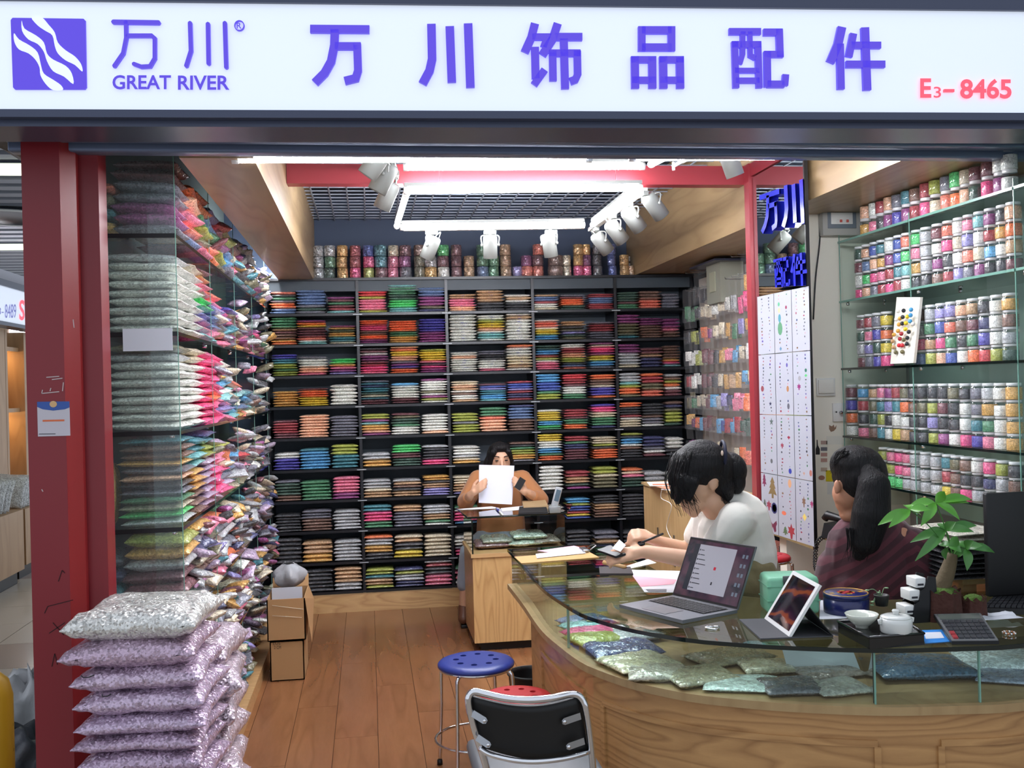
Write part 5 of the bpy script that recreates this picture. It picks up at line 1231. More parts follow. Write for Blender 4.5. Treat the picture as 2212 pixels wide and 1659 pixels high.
# mint carrying case
p = at(1668,1334,Z=ZC); Mx = Matrix.Translation((p.x+.088, p.y+.07, ZC)) @ Matrix.Rotation(-.15,4,'Z')
t = thing('carrying_case', 'mint green hard carrying case with black strap behind the tablet', 'case', (p.x+.088, p.y+.07, ZC))
M_MINT = pm('mint_green',(122,186,152),.4)
MB().bbox((0,0,.061),(.165,.12,.12),Mx,bev=.014).build('case_shell', M_MINT, t)
for z in (.045,.09): MB().bbox((0,0,z),(.1675,.1225,.003),Mx).build('rib', pm('mint_shade',(104,166,134),.4), t)
sp_ = MB().bbox((-.02,-.0625,.061),(.026,.006,.122),Mx,bev=.002).build('strap', M_BLACK, t); MB().bbox((-.02,-.064,.115),(.03,.01,.022),Mx,bev=.003).build('buckle', pm('buckle_grey',(80,84,84),.3), sp_)
# paper with print under the tin
o = quad_prism(lay([(1770,1338),(1772,1297),(1850,1297),(1880,1330),(1826,1336)], ZC+.0005), .0008, 'printed_sheet', M_PAPER); tag(o, 'white printed sheet lying under the round blue tin', 'paper')
# round blue tin
p = at(1838,1327,Z=ZC); Mx = Matrix.Translation((p.x, p.y+.03, ZC+.0016))
t = thing('round_tin', 'round navy blue tin with gold ring and red emblem', 'tin', (p.x, p.y+.03, ZC+.0016))
RT = .070; HTN = .062
MB().lathe([(0,0),(RT-.002,0),(RT,.003),(RT,HTN-.012),(0,HTN-.012)], 36, Mx).build('tin_body', pm('tin_navy',(28,34,92),.3,coat=.3), t)
tl_ = MB().lathe([(RT-.006,HTN-.014),(RT+.001,HTN-.014),(RT+.001,HTN-.002),(RT-.002,HTN),(0,HTN)], 36, Mx, cap=False).build('lid', pm('tin_navy',(28,34,92),.3), t)
M_GOLD = pm('gold_print',(206,160,70),.35,.4)
MB().tube([Mx @ Vector((RT*.96*math.cos(a),RT*.96*math.sin(a),HTN)) for a in np.linspace(0,2*math.pi,49)[:-1]], .0016, 6, True).build('gold_ring', M_GOLD, tl_)
for (a,b,c_,d_,m_) in ((-.022,-.020,.022,.020,pm('emblem_red',(170,40,40),.4)),(-.028,-.008,.028,.008,M_GOLD),(-.008,-.03,.008,.03,M_GOLD),(-.010,-.010,.010,.010,pm('emblem_red',(170,40,40),.4))):
    MB().box((a,b,HTN+.0002),(c_,d_,HTN+.0006+.0004*(a == -.010)),Mx).build('emblem', m_, tl_)
for sx in (-.048,.048): MB().box((sx-.007,-.01,HTN+.0002),(sx+.007,.006,HTN+.0006),Mx).build('emblem', M_GOLD, tl_)
# black tea tray with bowl, lidded cup, small plant
tq = [at(a,b,Z=ZC+.036) for a,b in ((1810,1340),(1878,1375),(1996,1366),(1950,1334))]
tq = [Vector((p.x,p.y,ZC)) for p in tq]
t = thing('tea_tray', 'black lacquer tea tray on the glass counter', 'tray', tuple(sum(tq, Vector())/4))
M_LAC = pm('black_lacquer',(14,14,15),.22,coat=.4)
quad_prism([p+Vector((0,0,.001)) for p in tq], .030, 'tray_body', M_LAC, t)
c4 = sum(tq, Vector())/4
for a, b in zip(tq, tq[1:]+tq[:1]): MB().tube([a+Vector((0,0,.033)), b+Vector((0,0,.033))], .004, 6).build('rim', M_LAC, t)
M_CER = pm('celadon_white',(206,210,198),.18,coat=.5)
p = at(1862,1356,Z=ZC+.031); Mx = Matrix.Translation((p.x,p.y,ZC+.0315))
t = thing('tea_bowl', 'wide pale ceramic bowl on the black tea tray', 'bowl', (p.x,p.y,ZC+.0315))
MB().lathe([(0,.001),(.018,.0),(.018,.006),(.024,.010),(.040,.026),(.047,.040),(.045,.041),(.036,.025),(.02,.012),(0,.010)], 28, Mx, cap=False).build('bowl', M_CER, t)
p = at(1936,1366,Z=ZC+.031); Mx = Matrix.Translation((p.x,p.y,ZC+.0315))
t = thing('lidded_cup', 'white ceramic lidded cup with two lugs on the tea tray', 'cup', (p.x,p.y,ZC+.0315))
M_CER2 = pm('ceramic_white',(216,218,214),.15,coat=.5)
MB().lathe([(0,0),(.040,0),(.043,.004),(.044,.03),(.042,.042),(0,.042)], 28, Mx, cap=False).build('cup_body', M_CER2, t)
cl_ = MB().lathe([(0,.050),(.030,.049),(.041,.045),(.042,.042),(.0,.042)], 28, Mx, cap=False).build('lid', M_CER2, t)
MB().lathe([(0,.049),(.011,.049),(.007,.054),(.011,.060),(.008,.064),(0,.064)], 16, Mx, cap=False).build('lid_knob', M_CER2, cl_)
for sx in (-1,1): MB().tube([Mx @ Vector(q) for q in ((sx*.042,0,.038),(sx*.052,0,.036),(sx*.050,0,.028),(sx*.043,0,.026))], .004, 6).build('lug', M_CER2, t)
p = at(1905,1330,Z=ZC); Mx = Matrix.Translation((p.x,p.y+.0,ZC+.0318))
t = thing('small_potted_plant', 'tiny trailing plant in a dark cup behind the tea bowl', 'plant', (p.x,p.y,ZC+.0318))
MB().lathe([(0,0),(.018,0),(.023,.03),(.024,.034),(.02,.034),(.018,.028),(0,.028)], 20, Mx, cap=False).build('pot', pm('dark_clay',(40,36,34),.5), t)
M_LF0 = pm('pale_leaf',(120,150,110),.4)
for k, (px, py) in enumerate(((1873,1275),(1898,1280),(1915,1270),(1885,1300),(1884,1307))):
    tip = rayplane(px, py, (p.x,p.y,0), (0,1,0)); b0 = Vector((p.x,p.y,ZC+.06))
    MB().tube(spline([b0, b0.lerp(tip,.5)+Vector((0,0,.012)), tip], 5), .0012, 5).build('stem', M_LF0, t)
    MB().ball(tuple(tip), (.007,.007,.0025), 8).build('leaf', M_LF0, t)
# stepped black card holder with white card packs
p = at(1985,1345,Z=ZC); X0, Yc = p.x, p.y+.03
t = thing('card_holder', 'black stepped holder filled with white card packs', 'card holder', (X0, Yc, ZC))
prof = [(-.045,0),(.045,0),(.040,.06),(.036,.135),(.012,.140),(.0,.105),(-.012,.098),(-.02,.065),(-.034,.058),(-.04,.02)]
for yy in (-.035,.03):
    MB().add([(X0+a+.02,Yc+yy,ZC+b) for a,b in prof]+[(X0+a+.02,Yc+yy+.006,ZC+b) for a,b in prof], [tuple(range(10)),tuple(range(10,20))[::-1]]+[(i,(i+1)%10,(i+1)%10+10,i+10) for i in range(10)]).build('side_panel', M_BLACK, t)
for (a,b) in ((-.03,.02),(-.012,.062),(.008,.100)): MB().box((X0+a,Yc-.03,ZC+b),(X0+a+.03,Yc+.03,ZC+b+.004)).build('step', M_BLACK, t)
for i,(a,b,h) in enumerate(((-.036,.024,.028),(-.020,.066,.032),(.0,.104,.030))):
    cb = thing('card_pack', 'white card pack in the black holder, %s step' % ['lowest','middle','top'][i], 'cards', (X0+a, Yc, ZC+b+.001), 0, 'card packs in the black holder')
    MB().bbox((X0+a+.01,Yc-.002,ZC+b+h/2+.001),(.034,.056,h),bev=.003).build('cards', M_WHITE, cb); MB().box((X0+a-.001,Yc-.0315,ZC+b+.008),(X0+a+.018,Yc-.0305,ZC+b+.014)).build('print', M_TXT, cb)
# calculator
ck = lay([(2017,1340),(2119,1338),(2158,1383),(2056,1384)], ZC+.012)
t = thing('calculator', 'grey desk calculator with dark keys near the counter edge', 'calculator', tuple(sum(ck, Vector())/4))
A4,B4,C4,D4_ = ck[3],ck[2],ck[1],ck[0]   # near-left, near-right, far-right, far-left
Cq = lambda a,b,h: (A4.lerp(B4,a)).lerp(D4_.lerp(C4,a),b)+Vector((0,0,h+b*.02))
def cslab(a0,b0,a1,b1,h0,h1,name,mat,par):
    return MB().add([tuple(Cq(a,b,h)) for h in (h0,h1) for a,b in ((a0,b0),(a1,b0),(a1,b1),(a0,b1))], [(0,3,2,1),(4,5,6,7),(0,1,5,4),(1,2,6,5),(2,3,7,6),(3,0,4,7)]).build(name, mat, par)
cslab(0,0,1,1,-.011,-.002,'case',M_BLACK,t); cslab(.01,.01,.99,.99,-.002,.0,'face_plate',pm('calc_grey',(120,122,124),.4,.4),t)
cslab(.06,.76,.94,.95,.0,.002,'display',pm('calc_lcd',(96,104,98),.15),t)
for r in range(5):
    for c_ in range(7):
        cslab(.06+c_*.128,.06+r*.133,.06+c_*.128+.105,.06+r*.133+.105,0,.004,'key',pm('calc_key_red',(150,40,48),.4) if (r,c_) in ((0,0),(1,0)) else pm('calc_key',(44,46,52),.4),t)
o = quad_prism(lay([(1990,1362),(2044,1360),(2056,1386),(1998,1390)], ZC+.0005), .001, 'blue_card', pm('card_blue',(40,130,210),.5)); tag(o, 'blue and white card under the calculator', 'card')
MB().add([tuple(q) for q in lay([(1995,1366),(2032,1365),(2040,1378),(2000,1380)], ZC+.0018)], [(0,1,2,3)]).build('card_print', M_PAPER, o, fix=False)
for (px,py,lab) in ((2180,1368,'small bead ring lying at the right counter edge'),):
    p = at(px,py,Z=ZC+.004); t = thing('bead_ring', lab, 'bracelet', tuple(p))
    for k in range(14):
        a = 2*math.pi*k/14; MB().ball((p.x+.016*math.cos(a),p.y+.016*math.sin(a),ZC+.0055),.0042,6).build('bead', pm('bead_bronze',(170,120,90),.2,.6) if k % 2 else M_CHROME, t)
p = at(1540,1357,Z=ZC+.003); hp = [(.016*math.sin(a)**3*1.3, .013*math.cos(a)-.005*math.cos(2*a)-.002*math.cos(3*a)) for a in np.linspace(0,2*math.pi,25)[:-1]]
o = MB().tube([(p.x+a,p.y+b*1.3,ZC+.0045) for a,b in hp], .003, 6, True).build('heart_ring', M_CHROME); tag(o, 'small silver heart shaped ring on the glass counter', 'ring')
# money tree in a stump pot
p = at(2052,1345,Z=ZC); PX, PY = p.x, p.y+.05
t = thing('potted_money_tree', 'small braided money tree with palmate green leaves in stump pot', 'plant', (PX,PY,ZC))
rs = np.random.RandomState(8)
M_STUMP = pm('stump_bark',(70,34,24),.8,bump=.9,bscale=35); M_MOSS = pm('moss',(76,104,36),.95,bump=1.0,bscale=120)
def stump(cx_, cy_, r, h, nm):
    def fn(u, v): 
        a = u*2*math.pi; rr = r*(1+.07*math.sin(7*a)+.05*math.sin(13*a+2)+(.1*(1-v)**2)); return (cx_+rr*math.cos(a), cy_+rr*math.sin(a), ZC+.001+h*v+.006*v*math.sin(9*a))
    MB().sheet(fn, 40, 6).build('stump_pot', M_STUMP, t, fix=False)
    MB().lathe([(r*.98,h-.006),(r*.7,h+.004),(r*.35,h+.009),(0,h+.010)], 24, Matrix.Translation((cx_,cy_,ZC)), cap=False).build('moss', M_MOSS, t)
stump(PX, PY, .056, .092, 0); stump(PX+.105, PY-.01, .034, .062, 1)
top = rayplane(2058,1196,(PX,PY,0),(0,1,0)); base = Vector((PX,PY,ZC+.085))
M_TRK = pm('trunk_bark',(92,78,54),.8,bump=.5,bscale=40)
MB().tube(spline([base, base.lerp(top,.5)+Vector((.003,0,0)), top], 6), [.027,.027,.026,.025,.024,.024,.023,.022,.021,.02,.019,.017,.014][:13], 14).build('trunk', M_TRK, t)
M_LEAF = pm('money_tree_leaf',(88,156,50),.38,coat=.15); M_LEAF2 = pm('money_tree_leaf_dark',(66,122,50),.4,coat=.15)
def pl(px, py, dyy=0.): return rayplane(px, py, (PX,PY+dyy,0), (0,1,0))
def leaflet(c0, tip, w_, mat, par):
    d = tip-c0; L_ = d.length; d.normalize(); side = d.cross(Vector((0,-.75,.66))).normalized(); up = side.cross(d).normalized()
    if up.z < 0: up = -up
    vs_ = []; N_ = 8
    for i in range(N_+1):
        s_ = i/N_; wd = w_*math.sin(math.pi*s_**.85)*.5+.0006; ctr_ = c0+d*L_*s_+up*(.10*L_*math.sin(math.pi*s_)-.05*L_*s_)
        vs_ += [ctr_+side*wd+up*wd*.35, ctr_, ctr_-side*wd+up*wd*.35]
    fs = []
    for i in range(N_): a = 3*i; fs += [(a,a+1,a+4,a+3),(a+1,a+2,a+5,a+4)]
    MB().add(vs_, fs, True).build('leaf', mat, par, fix=False)
CL = [((2021,1086),-.02,[(1964,1091),(2041,1061),(2102,1076),(1990,1135),(2096,1084),(2075,1122)],M_LEAF),
      ((1966,1101),-.05,[(1896,1133),(1921,1138),(1955,1090),(2010,1100),(1990,1112)],M_LEAF),
      ((2043,1145),0,[(1966,1170),(1978,1210),(2112,1133),(2104,1147),(2025,1130),(2064,1127),(1990,1158)],M_LEAF2),
      ((2086,1184),-.02,[(2152,1192),(2090,1232),(2058,1204),(2102,1168),(2064,1170),(2122,1178)],M_LEAF2),
      ((2050,1180),-.05,[(2042,1208),(2077,1192),(2028,1176),(2070,1160)],M_LEAF2)]
for (cp, dyy, tips, mt) in CL:
    c0 = pl(*cp, dyy)
    stm = MB().tube(spline([top-Vector((0,0,.01)), top.lerp(c0,.5)+Vector((0,0,.01)), c0], 5), .0018, 5).build('stem', M_LEAF2, t)
    for k, (a, b) in enumerate(tips): leaflet(c0, pl(a, b, dyy+(-.03 if k % 2 else .03)), .030, mt, stm)
# monitor and keyboard at the right edge
A_ = at(2136,1290,Y=2.98); B_ = at(2134,1066,Y=2.98)
t = thing('monitor', 'black computer monitor seen from behind at right edge', 'monitor', (A_.x+.24, 2.98, ZC))
M_MON = pm('monitor_black',(12,12,15),.5)
MB().bbox((A_.x+.245, 2.99, (A_.z+B_.z)/2), (.49,.022,B_.z-A_.z), bev=.005).build('panel', M_MON, t)
MB().bbox((A_.x+.245, 3.02, A_.z+.03), (.05,.03,.12), bev=.004).build('neck', M_MON, t); MB().bbox((A_.x+.245,3.02,ZC+.006),(.2,.14,.011),bev=.003).build('foot', M_MON, t)
kq = lay([(2118,1326),(2150,1296),(2300,1290),(2300,1330)], ZC+.002)
t = thing('keyboard', 'black computer keyboard below the monitor at right edge', 'keyboard', tuple(kq[0]))
quad_prism(kq, .016, 'keyboard_base', M_MON, t)
mb = MB()
for r in range(5):
    for c_ in range(14):
        q = lambda a, b: kq[0].lerp(kq[3],a).lerp(kq[1].lerp(kq[2],a),b)+Vector((0,0,.017))
        a0, b0 = .03+c_*.067, .07+r*.18
        mb.add([tuple(q(a,b)+Vector((0,0,h))) for h in (0,.006) for a,b in ((a0,b0),(a0+.055,b0),(a0+.055,b0+.14),(a0,b0+.14))], [(4,5,6,7),(0,1,5,4),(1,2,6,5),(2,3,7,6),(3,0,4,7)])
mb.build('keys', pm('kb_key',(36,36,40),.4), t)
# papers, clipboard and desk tools on the left limb
def sheet_on(label, pxs, rgb, name='paper_sheet', z=ZC, t_=.0008, cat='paper'):
    o = quad_prism(lay(pxs, z+.0006), t_, name, pm('paper_%d_%d_%d' % rgb, rgb, .7)); tag(o, label, cat); return o
t = thing('clipboard', 'tan clipboard with a steel clip at the far end of the counter', 'clipboard', tuple(at(1200,1205,Z=ZC)))
quad_prism(lay([(1111,1204),(1126,1218),(1294,1205),(1270,1192)], ZC+.001), .003, 'board', pm('tan_board',(186,148,92),.6), t)
p = at(1262,1188,Z=ZC+.01); MB().bbox((p.x,p.y,ZC+.012),(.03,.09,.012),bev=.004).build('clip', M_STEEL, t); cp_ = [c for c in bpy.data.objects if c.parent == t and c.name.startswith('clip') and not c.name.startswith('clip_')][0]; MB().tube([(p.x+.02,p.y-.03,ZC+.014),(p.x+.05,p.y-.02,ZC+.03),(p.x+.05,p.y+.02,ZC+.03),(p.x+.02,p.y+.03,ZC+.014)], .003, 6).build('clip_wire', M_STEEL, cp_)
sheet_on('pink slip under the white list on the clipboard', [(1160,1190),(1190,1194),(1262,1185),(1240,1179)], (232,170,196), z=ZC+.0042)
o = sheet_on('white printed list lying on the clipboard', [(1157,1197),(1160,1206),(1266,1195),(1250,1186)], (232,232,236), z=ZC+.006)
o = sheet_on('white and pink order form behind the laptop', [(1360,1231),(1392,1279),(1460,1280),(1480,1234)], (234,234,238))
MB().add([tuple(q) for q in lay([(1366,1243),(1384,1268),(1455,1262),(1462,1252)], ZC+.0018)], [(0,1,2,3)]).build('pink_band', pm('form_pink',(232,172,188),.7), o, fix=False)
mb = MB()
for k in range(3): mb.add([tuple(q) for q in lay([(1395+k*2,1273+k*2),(1396+k*2,1274.2+k*2),(1440,1274.2+k*2),(1440,1273+k*2)], ZC+.0018)], [(0,1,2,3)])
mb.build('print_lines', M_TXT, o, fix=False)
t = thing('pad_reflection', 'dark reflection in the counter glass, built as a pad, before the white shirt', 'pad', tuple(at(1330,1238,Z=ZC)))  # a dark reflection in the glass top, modelled as a solid slab
quad_prism(lay([(1294,1228),(1296,1243),(1368,1243),(1362,1228)], ZC+.001), .008, 'pad', pm('reflection_dark',(44,36,38),.5), t)
o = sheet_on('white sheet beside the dark pad-shaped reflection', [(1350,1224),(1362,1228),(1418,1216),(1400,1208)], (230,230,234), z=ZC+.001)
o = MB().tube([at(1305,1215,Z=ZC+.012), at(1350,1226,Z=ZC+.012)], .010, 8).build('tan_ruler_case', pm('tan_case',(176,140,90),.6)); tag(o, 'narrow tan case lying near the clipboard', 'case')
# ================================================================ small display desk at the back
dz, dyf = .78, 5.80
DX0, DX1 = at(1022,1250,Y=dyf).x, at(1222,1150,Y=dyf).x
t = thing('display_desk', 'small oak desk with glass display top in front of back shelves', 'desk', ((DX0+DX1)/2, 6.05, 0)); DK = t
MB().box((DX0+.0,dyf,.05),(DX1,dyf+.018,.55)).build('front_panel', M_OAKV, t)
MB().box((DX0+.04,dyf+.03,0),(DX1,6.30,.05)).build('toe_kick', M_BLACK, t)
MB().box((DX0,dyf+.02,.05),(DX0+.018,6.32,.55)).build('side_panel', M_OAK, t); MB().box((DX1-.018,dyf+.02,.05),(DX1,6.32,.55)).build('side_panel', M_OAK, t)
MB().box((DX0-.01,dyf-.01,.5505),(DX1+.01,6.33,.572)).build('desk_board', M_OAK, t)
for (a,b) in (((DX0,dyf),(DX1,dyf+.004)),((DX0,dyf+.0045),(DX0+.004,6.32)),((DX1-.004,dyf+.0045),(DX1,6.32))): MB().box((*a,.5725),(*b,dz-.011)).build('glass_pane', M_GLASS, t)
MB().box((DX0-.002,dyf-.002,.5725),(DX0+.006,dyf+.006,dz-.011)).build('corner_edge', M_EDGE, t)
gq = lay([(986,1100),(1010,1121),(1224,1110),(1236,1092)], dz-.0105)
quad_prism(gq, .0105, 'glass_top', M_TOPGL, t)
for a, b in zip(gq[:3], gq[1:3]): MB().tube([a+Vector((0,0,.005)), b+Vector((0,0,.005))], .006, 4).build('glass_top_edge', M_EDGE, t)
for i,(px,py,w_,rgb,z,lab) in enumerate(((1060,1178,.20,(96,44,54),.576,'maroon packet at the bottom of the small glass desk'),(1070,1160,.17,(122,128,112),.60,'grey clear packet in the small glass desk at left'),(1130,1165,.2,(164,188,170),.58,'pale green packet in the small glass desk, lower'),(1140,1150,.2,(168,196,178),.62,'pale green packet in the small glass desk, upper'),(1185,1165,.16,(120,116,100),.585,'crumpled clear packet in the small glass desk at right'),(1120,1180,.1,(190,196,186),.578,'small white tag packet in the small glass desk'))):
    p = at(px, py, Y=6.02); o = inst('display_bag', ME_FLAT[i % 4], (min(max(p.x,DX0+w_/2+.01),DX1-w_/2-.01), 6.02, z+.02), (w_,.2,.04), color=lin(rgb)); tag(o, lab, 'bag', 'goods in the small glass desk')
def dsheet(label, pxs, rgb, cat='paper', name='paper_sheet', t_=.0008, z=.0006):
    o = quad_prism(lay(pxs, dz+z), t_, name, pm('paper_%d_%d_%d' % rgb, rgb, .7)); tag(o, label, cat); return o
dsheet('white sheet at the left on the small glass desk', [(987,1100),(1000,1101),(1080,1098),(1062,1094)], (232,232,236))
dsheet('white sheet under the pen on the small glass desk', [(1082,1098),(1085,1105),(1165,1097),(1150,1091)], (232,232,236))
dsheet('brown card box on the small glass desk', [(1131,1101),(1128,1088),(1178,1086),(1184,1099)], (176,148,108), 'box', 'card_box', .02)
dsheet('black wallet lying on the small glass desk', [(1120,1112),(1122,1098),(1180,1098),(1184,1110)], (28,28,30), 'wallet', 'black_wallet', .012)
pn = at(1072,1098,Z=dz+.006); pe = at(1086,1112,Z=dz+.006); t = thing('pen', 'blue capped pen with white grip on the small desk', 'pen', tuple(pn)); MB().tube([pn, pn.lerp(pe,.45)], .006, 8).build('cap', pm('pen_blue',(50,56,150),.3), t); MB().tube([pn.lerp(pe,.45), pe], .005, 8).build('barrel', M_WHITE, t)
p = at(1198,1108,Z=dz); t = thing('remote_stand', 'grey remote control in a clear stand on the small desk', 'remote', (p.x,p.y,dz))
MB().bbox((p.x,p.y,dz+.022),(.07,.05,.042),bev=.006).build('stand', pm('clear_stand',(190,196,196),.15,trans=.6), t)
Mx = Matrix.Translation((p.x+.015,p.y+.01,dz+.085)) @ Matrix.Rotation(.28,4,'Y'); MB().bbox((0,0,0),(.042,.02,.14),Mx,bev=.006).build('remote_body', pm('remote_grey',(170,174,176),.35), t); MB().bbox((0,-.0105,.02),(.028,.002,.07),Mx).build('remote_display', pm('remote_lcd',(90,110,124),.2), t)
# ================================================================ pale cabinet by the right wall, with papers
t = thing('storage_cabinet', 'pale wooden cabinet behind the white shirt, papers on top', 'cabinet', (1.9, 5.3, 0))
MB().box((1.62,4.88,0),(1.975,5.80,.94)).build('cabinet_body', M_PLY, t)
MB().box((1.61,4.87,.9405),(1.985,5.81,.955)).build('cabinet_top', M_PLY, t)
for y in (5.2,5.5): MB().box((1.614,y,.55),(1.6195,y+.015,.72)).build('door_handle', M_STEEL, t)
for i,(a,b,rgb,lab) in enumerate(((1.58,5.5,(230,228,222),'top white leaflet with orange stripe on the pale cabinet'),(1.6,5.42,(206,150,120),'orange brown leaflet under the white leaflet'),(1.63,5.3,(224,224,228),'white leaflet near the front on the pale cabinet'))):
    z = .9565+.006*(2-i); Mx = Matrix.Translation((a+.14,b,z)) @ Matrix.Rotation(.3*i-.2,4,'Z'); o = MB().bbox((0,0,0),(.3,.21,.004),Mx).build('leaflet', pm('leaf_%d'%i, rgb, .6)); tag(o, lab, 'leaflet')
    if i == 0: MB().bbox((0,-.06,.0026),(.26,.05,.001),Mx).build('stripe', pm('orange_stripe',(226,110,60),.6), o)
wp = spline([at(1433,1048,X=1.60), at(1428,1075,X=1.605), at(1450,1090,X=1.605), at(1444,1120,X=1.612), at(1440,1140,X=1.612), at(1452,1165,X=1.612), at(1470,1170,X=1.612)], 6)
o = MB().tube(wp, .0022, 5).build('white_cable', M_WHITE); tag(o, 'thin white cable hanging down the pale cabinet', 'cable')
# ================================================================ wall table under the jar cabinet: phone and packs
ZTB = .85
t = thing('wall_table', 'pale wooden wall table under the jar cabinet', 'table', (2.3, 3.9, 0))
MB().box((2.02,3.19,ZTB-.03),(2.63,4.27,ZTB)).build('table_top', M_PLY, t)
for (x,y) in ((2.04,4.22),(2.04,3.22)): MB().box((x,y,0),(x+.05,y+.03,ZTB-.0305)).build('leg', M_PLY, t)
MB().box((2.6,3.2,0),(2.63,4.26,ZTB-.0305)).build('back_panel', M_PLY, t)
p = at(1815,1162,Z=ZTB); Mx = Matrix.Translation((p.x+.05,p.y-.02,ZTB)) @ Matrix.Rotation(.5,4,'Z')
t = thing('telephone', 'black desk telephone with curly cord on the wall table', 'telephone', (p.x+.05,p.y-.02,ZTB))
MB().add([tuple(Mx @ Vector(q)) for q in ((-.09,-.1,.001),(.09,-.1,.001),(.09,.1,.001),(-.09,.1,.001),(-.085,-.09,.03),(.085,-.09,.03),(.08,.09,.065),(-.08,.09,.065))], [(0,3,2,1),(4,5,6,7),(0,1,5,4),(1,2,6,5),(2,3,7,6),(3,0,4,7)]).build('phone_base', M_BLACK, t)
MB().tube([Mx @ Vector(q) for q in ((-.06,-.10,.045),(-.06,-.085,.065),(-.06,0,.085),(-.06,.085,.098),(-.06,.10,.08))], [.014,.02,.014,.02,.016], 10).build('handset', M_BLACK, t)
mb = MB(); pts = []
path = spline([at(1792,1155,Y=4.15), at(1768,1170,Y=4.1), at(1762,1210,Y=4.05), at(1768,1235,Y=4.0), at(1792,1225,Y=3.95)], 30)
for i, q in enumerate(path): a = i*1.25; pts.append(q+Vector((.009*math.cos(a), .004, .009*math.sin(a))))
MB().tube(pts, .0028, 5).build('curly_cord', M_BLACK, t)
def pack(label, px, py, k, col, w_=.2, d_=.24, h_=.016, z=ZTB):
    p = at(px, py, Z=ZTB); o = inst('folded_pack', ME_PK[k % 5], (p.x+.06, p.y+.10, z), (w_,d_,h_), (0,0,random.uniform(-.1,.1)), color=lin(col)); tag(o, label, 'packet', 'folded packs on the wall table')
for k in range(6): pack('black glossy pack on the wall table, %s from bottom' % ORD[k+1], 2075, 1254, k, (22,22,26), .22,.26,.019, ZTB+.010+.0165*k)
for k in range(3): pack('white pack on top of the black packs, %s from bottom' % ORD[k+1], 2075, 1254, k, (220,214,196), .2,.24,.024, ZTB+.118+.02*k)
o = inst('folded_pack', ME_BAG[3], (at(2010,1225,Z=ZTB).x, at(2010,1225,Z=ZTB).y, ZTB+.03), (.1,.12,.06), color=lin((90,160,170))); tag(o, 'small teal bag beside the black packs on wall table', 'bag')
# ================================================================ black chair with chrome frame in front
YCb = 2.62
t = thing('chair', 'black padded chair with chrome tube frame, seen from behind', 'chair', (at(1140,1560,Y=YCb).x, YCb+.15, 0))
cp = lambda a, b, dyy=0.: at(a, b, Y=YCb+dyy)
top_pts = [cp(1062,1700,.10), cp(1046,1640,.04), cp(1022,1565,.01), cp(1012,1520), cp(1014,1502), cp(1024,1494), cp(1046,1498,-.004), cp(1090,1508,-.03), cp(1140,1512,-.04), cp(1190,1508,-.03), cp(1228,1500,-.006), cp(1246,1501), cp(1258,1512), cp(1266,1535), cp(1274,1590,.02), cp(1281,1659,.05), cp(1284,1710,.10)]
MB().tube(spline(top_pts, 5), .0098, 10).build('back_frame', M_CHROME, t)
MB().tube(spline([cp(1036,1616,.02), cp(1060,1630,.0), cp(1110,1642,-.03), cp(1160,1645,-.035), cp(1220,1638,-.01), cp(1272,1624,.03)], 5), .0075, 8).build('lower_rail', M_CHROME, t)
def padf(u, v):
    l = Vector(cp(1017,1506)).lerp(Vector(cp(1036,1614,.02)), v); r = Vector(cp(1256,1506)).lerp(Vector(cp(1271,1624,.03)), v); q = l.lerp(r, u)
    q.y -= .030*math.sin(math.pi*u); q.z -= .018*math.sin(math.pi*u)*(1-.0*v); return q
mb = MB(); N_ = 18
mb.sheet(lambda u, v: tuple(padf(u, v)+Vector((0,.004,0))), N_, 8); mb.sheet(lambda u, v: tuple(padf(u, v)+Vector((0,.026,0))), N_, 8)
k1 = (N_+1)*9
ring = [i*9 for i in range(N_+1)]+[N_*9+j for j in range(1,9)]+[i*9+8 for i in range(N_-1,-1,-1)]+[j for j in range(7,0,-1)]
mb.f += [(a, b, b+k1, a+k1) for a, b in zip(ring, ring[1:]+ring[:1])]; mb.mi += [0]*len(ring); mb.sm += [True]*len(ring)
mb.build('back_pad', pm('black_vinyl',(13,13,14),.55), t)
for (a,b,c_,d_) in ((1020,1540,1046,1556),(1030,1592,1054,1608),(1254,1546,1219,1558),(1262,1600,1228,1612)):
    A_, B_ = cp(a,b,-.002), cp(c_,d_,-.014); dd = (B_-A_).normalized(); sd = Vector((-dd.z,0,dd.x))*.0095
    bk = MB().add([tuple(A_+sd),tuple(B_+sd),tuple(B_+dd*.007+sd*.5),tuple(B_+dd*.007-sd*.5),tuple(B_-sd),tuple(A_-sd)]+[tuple(Vector(q)+Vector((0,-.003,0))) for q in (A_+sd,B_+sd,B_+dd*.007+sd*.5,B_+dd*.007-sd*.5,B_-sd,A_-sd)], [(0,1,2,3,4,5),(6,11,10,9,8,7)]+[(i,(i+1)%6,(i+1)%6+6,i+6) for i in range(6)]).build('bracket', M_STEEL, t)
    MB().tube([B_+Vector((0,-.003,0)), B_+Vector((0,-.008,0))], .005, 10).build('screw', M_CHROME, bk)
sx0, sx1 = cp(1050,1660,.06).x-.02, cp(1285,1660,.06).x+.04; sz = cp(1150,1668,.1).z
MB().bbox(((sx0+sx1)/2, YCb+.26, sz-.03), (sx1-sx0,.34,.045), bev=.018).build('seat', pm('grey_vinyl',(92,94,98),.5), t)
for (x,y) in ((sx0+.03,YCb+.09),(sx1-.03,YCb+.09),(sx0+.03,YCb+.40),(sx1-.03,YCb+.40)):
    MB().tube([(x,y,sz-.05),(x,y+(.03 if y > YCb+.2 else -.03),.0)], .009, 8).build('leg', M_CHROME, t)
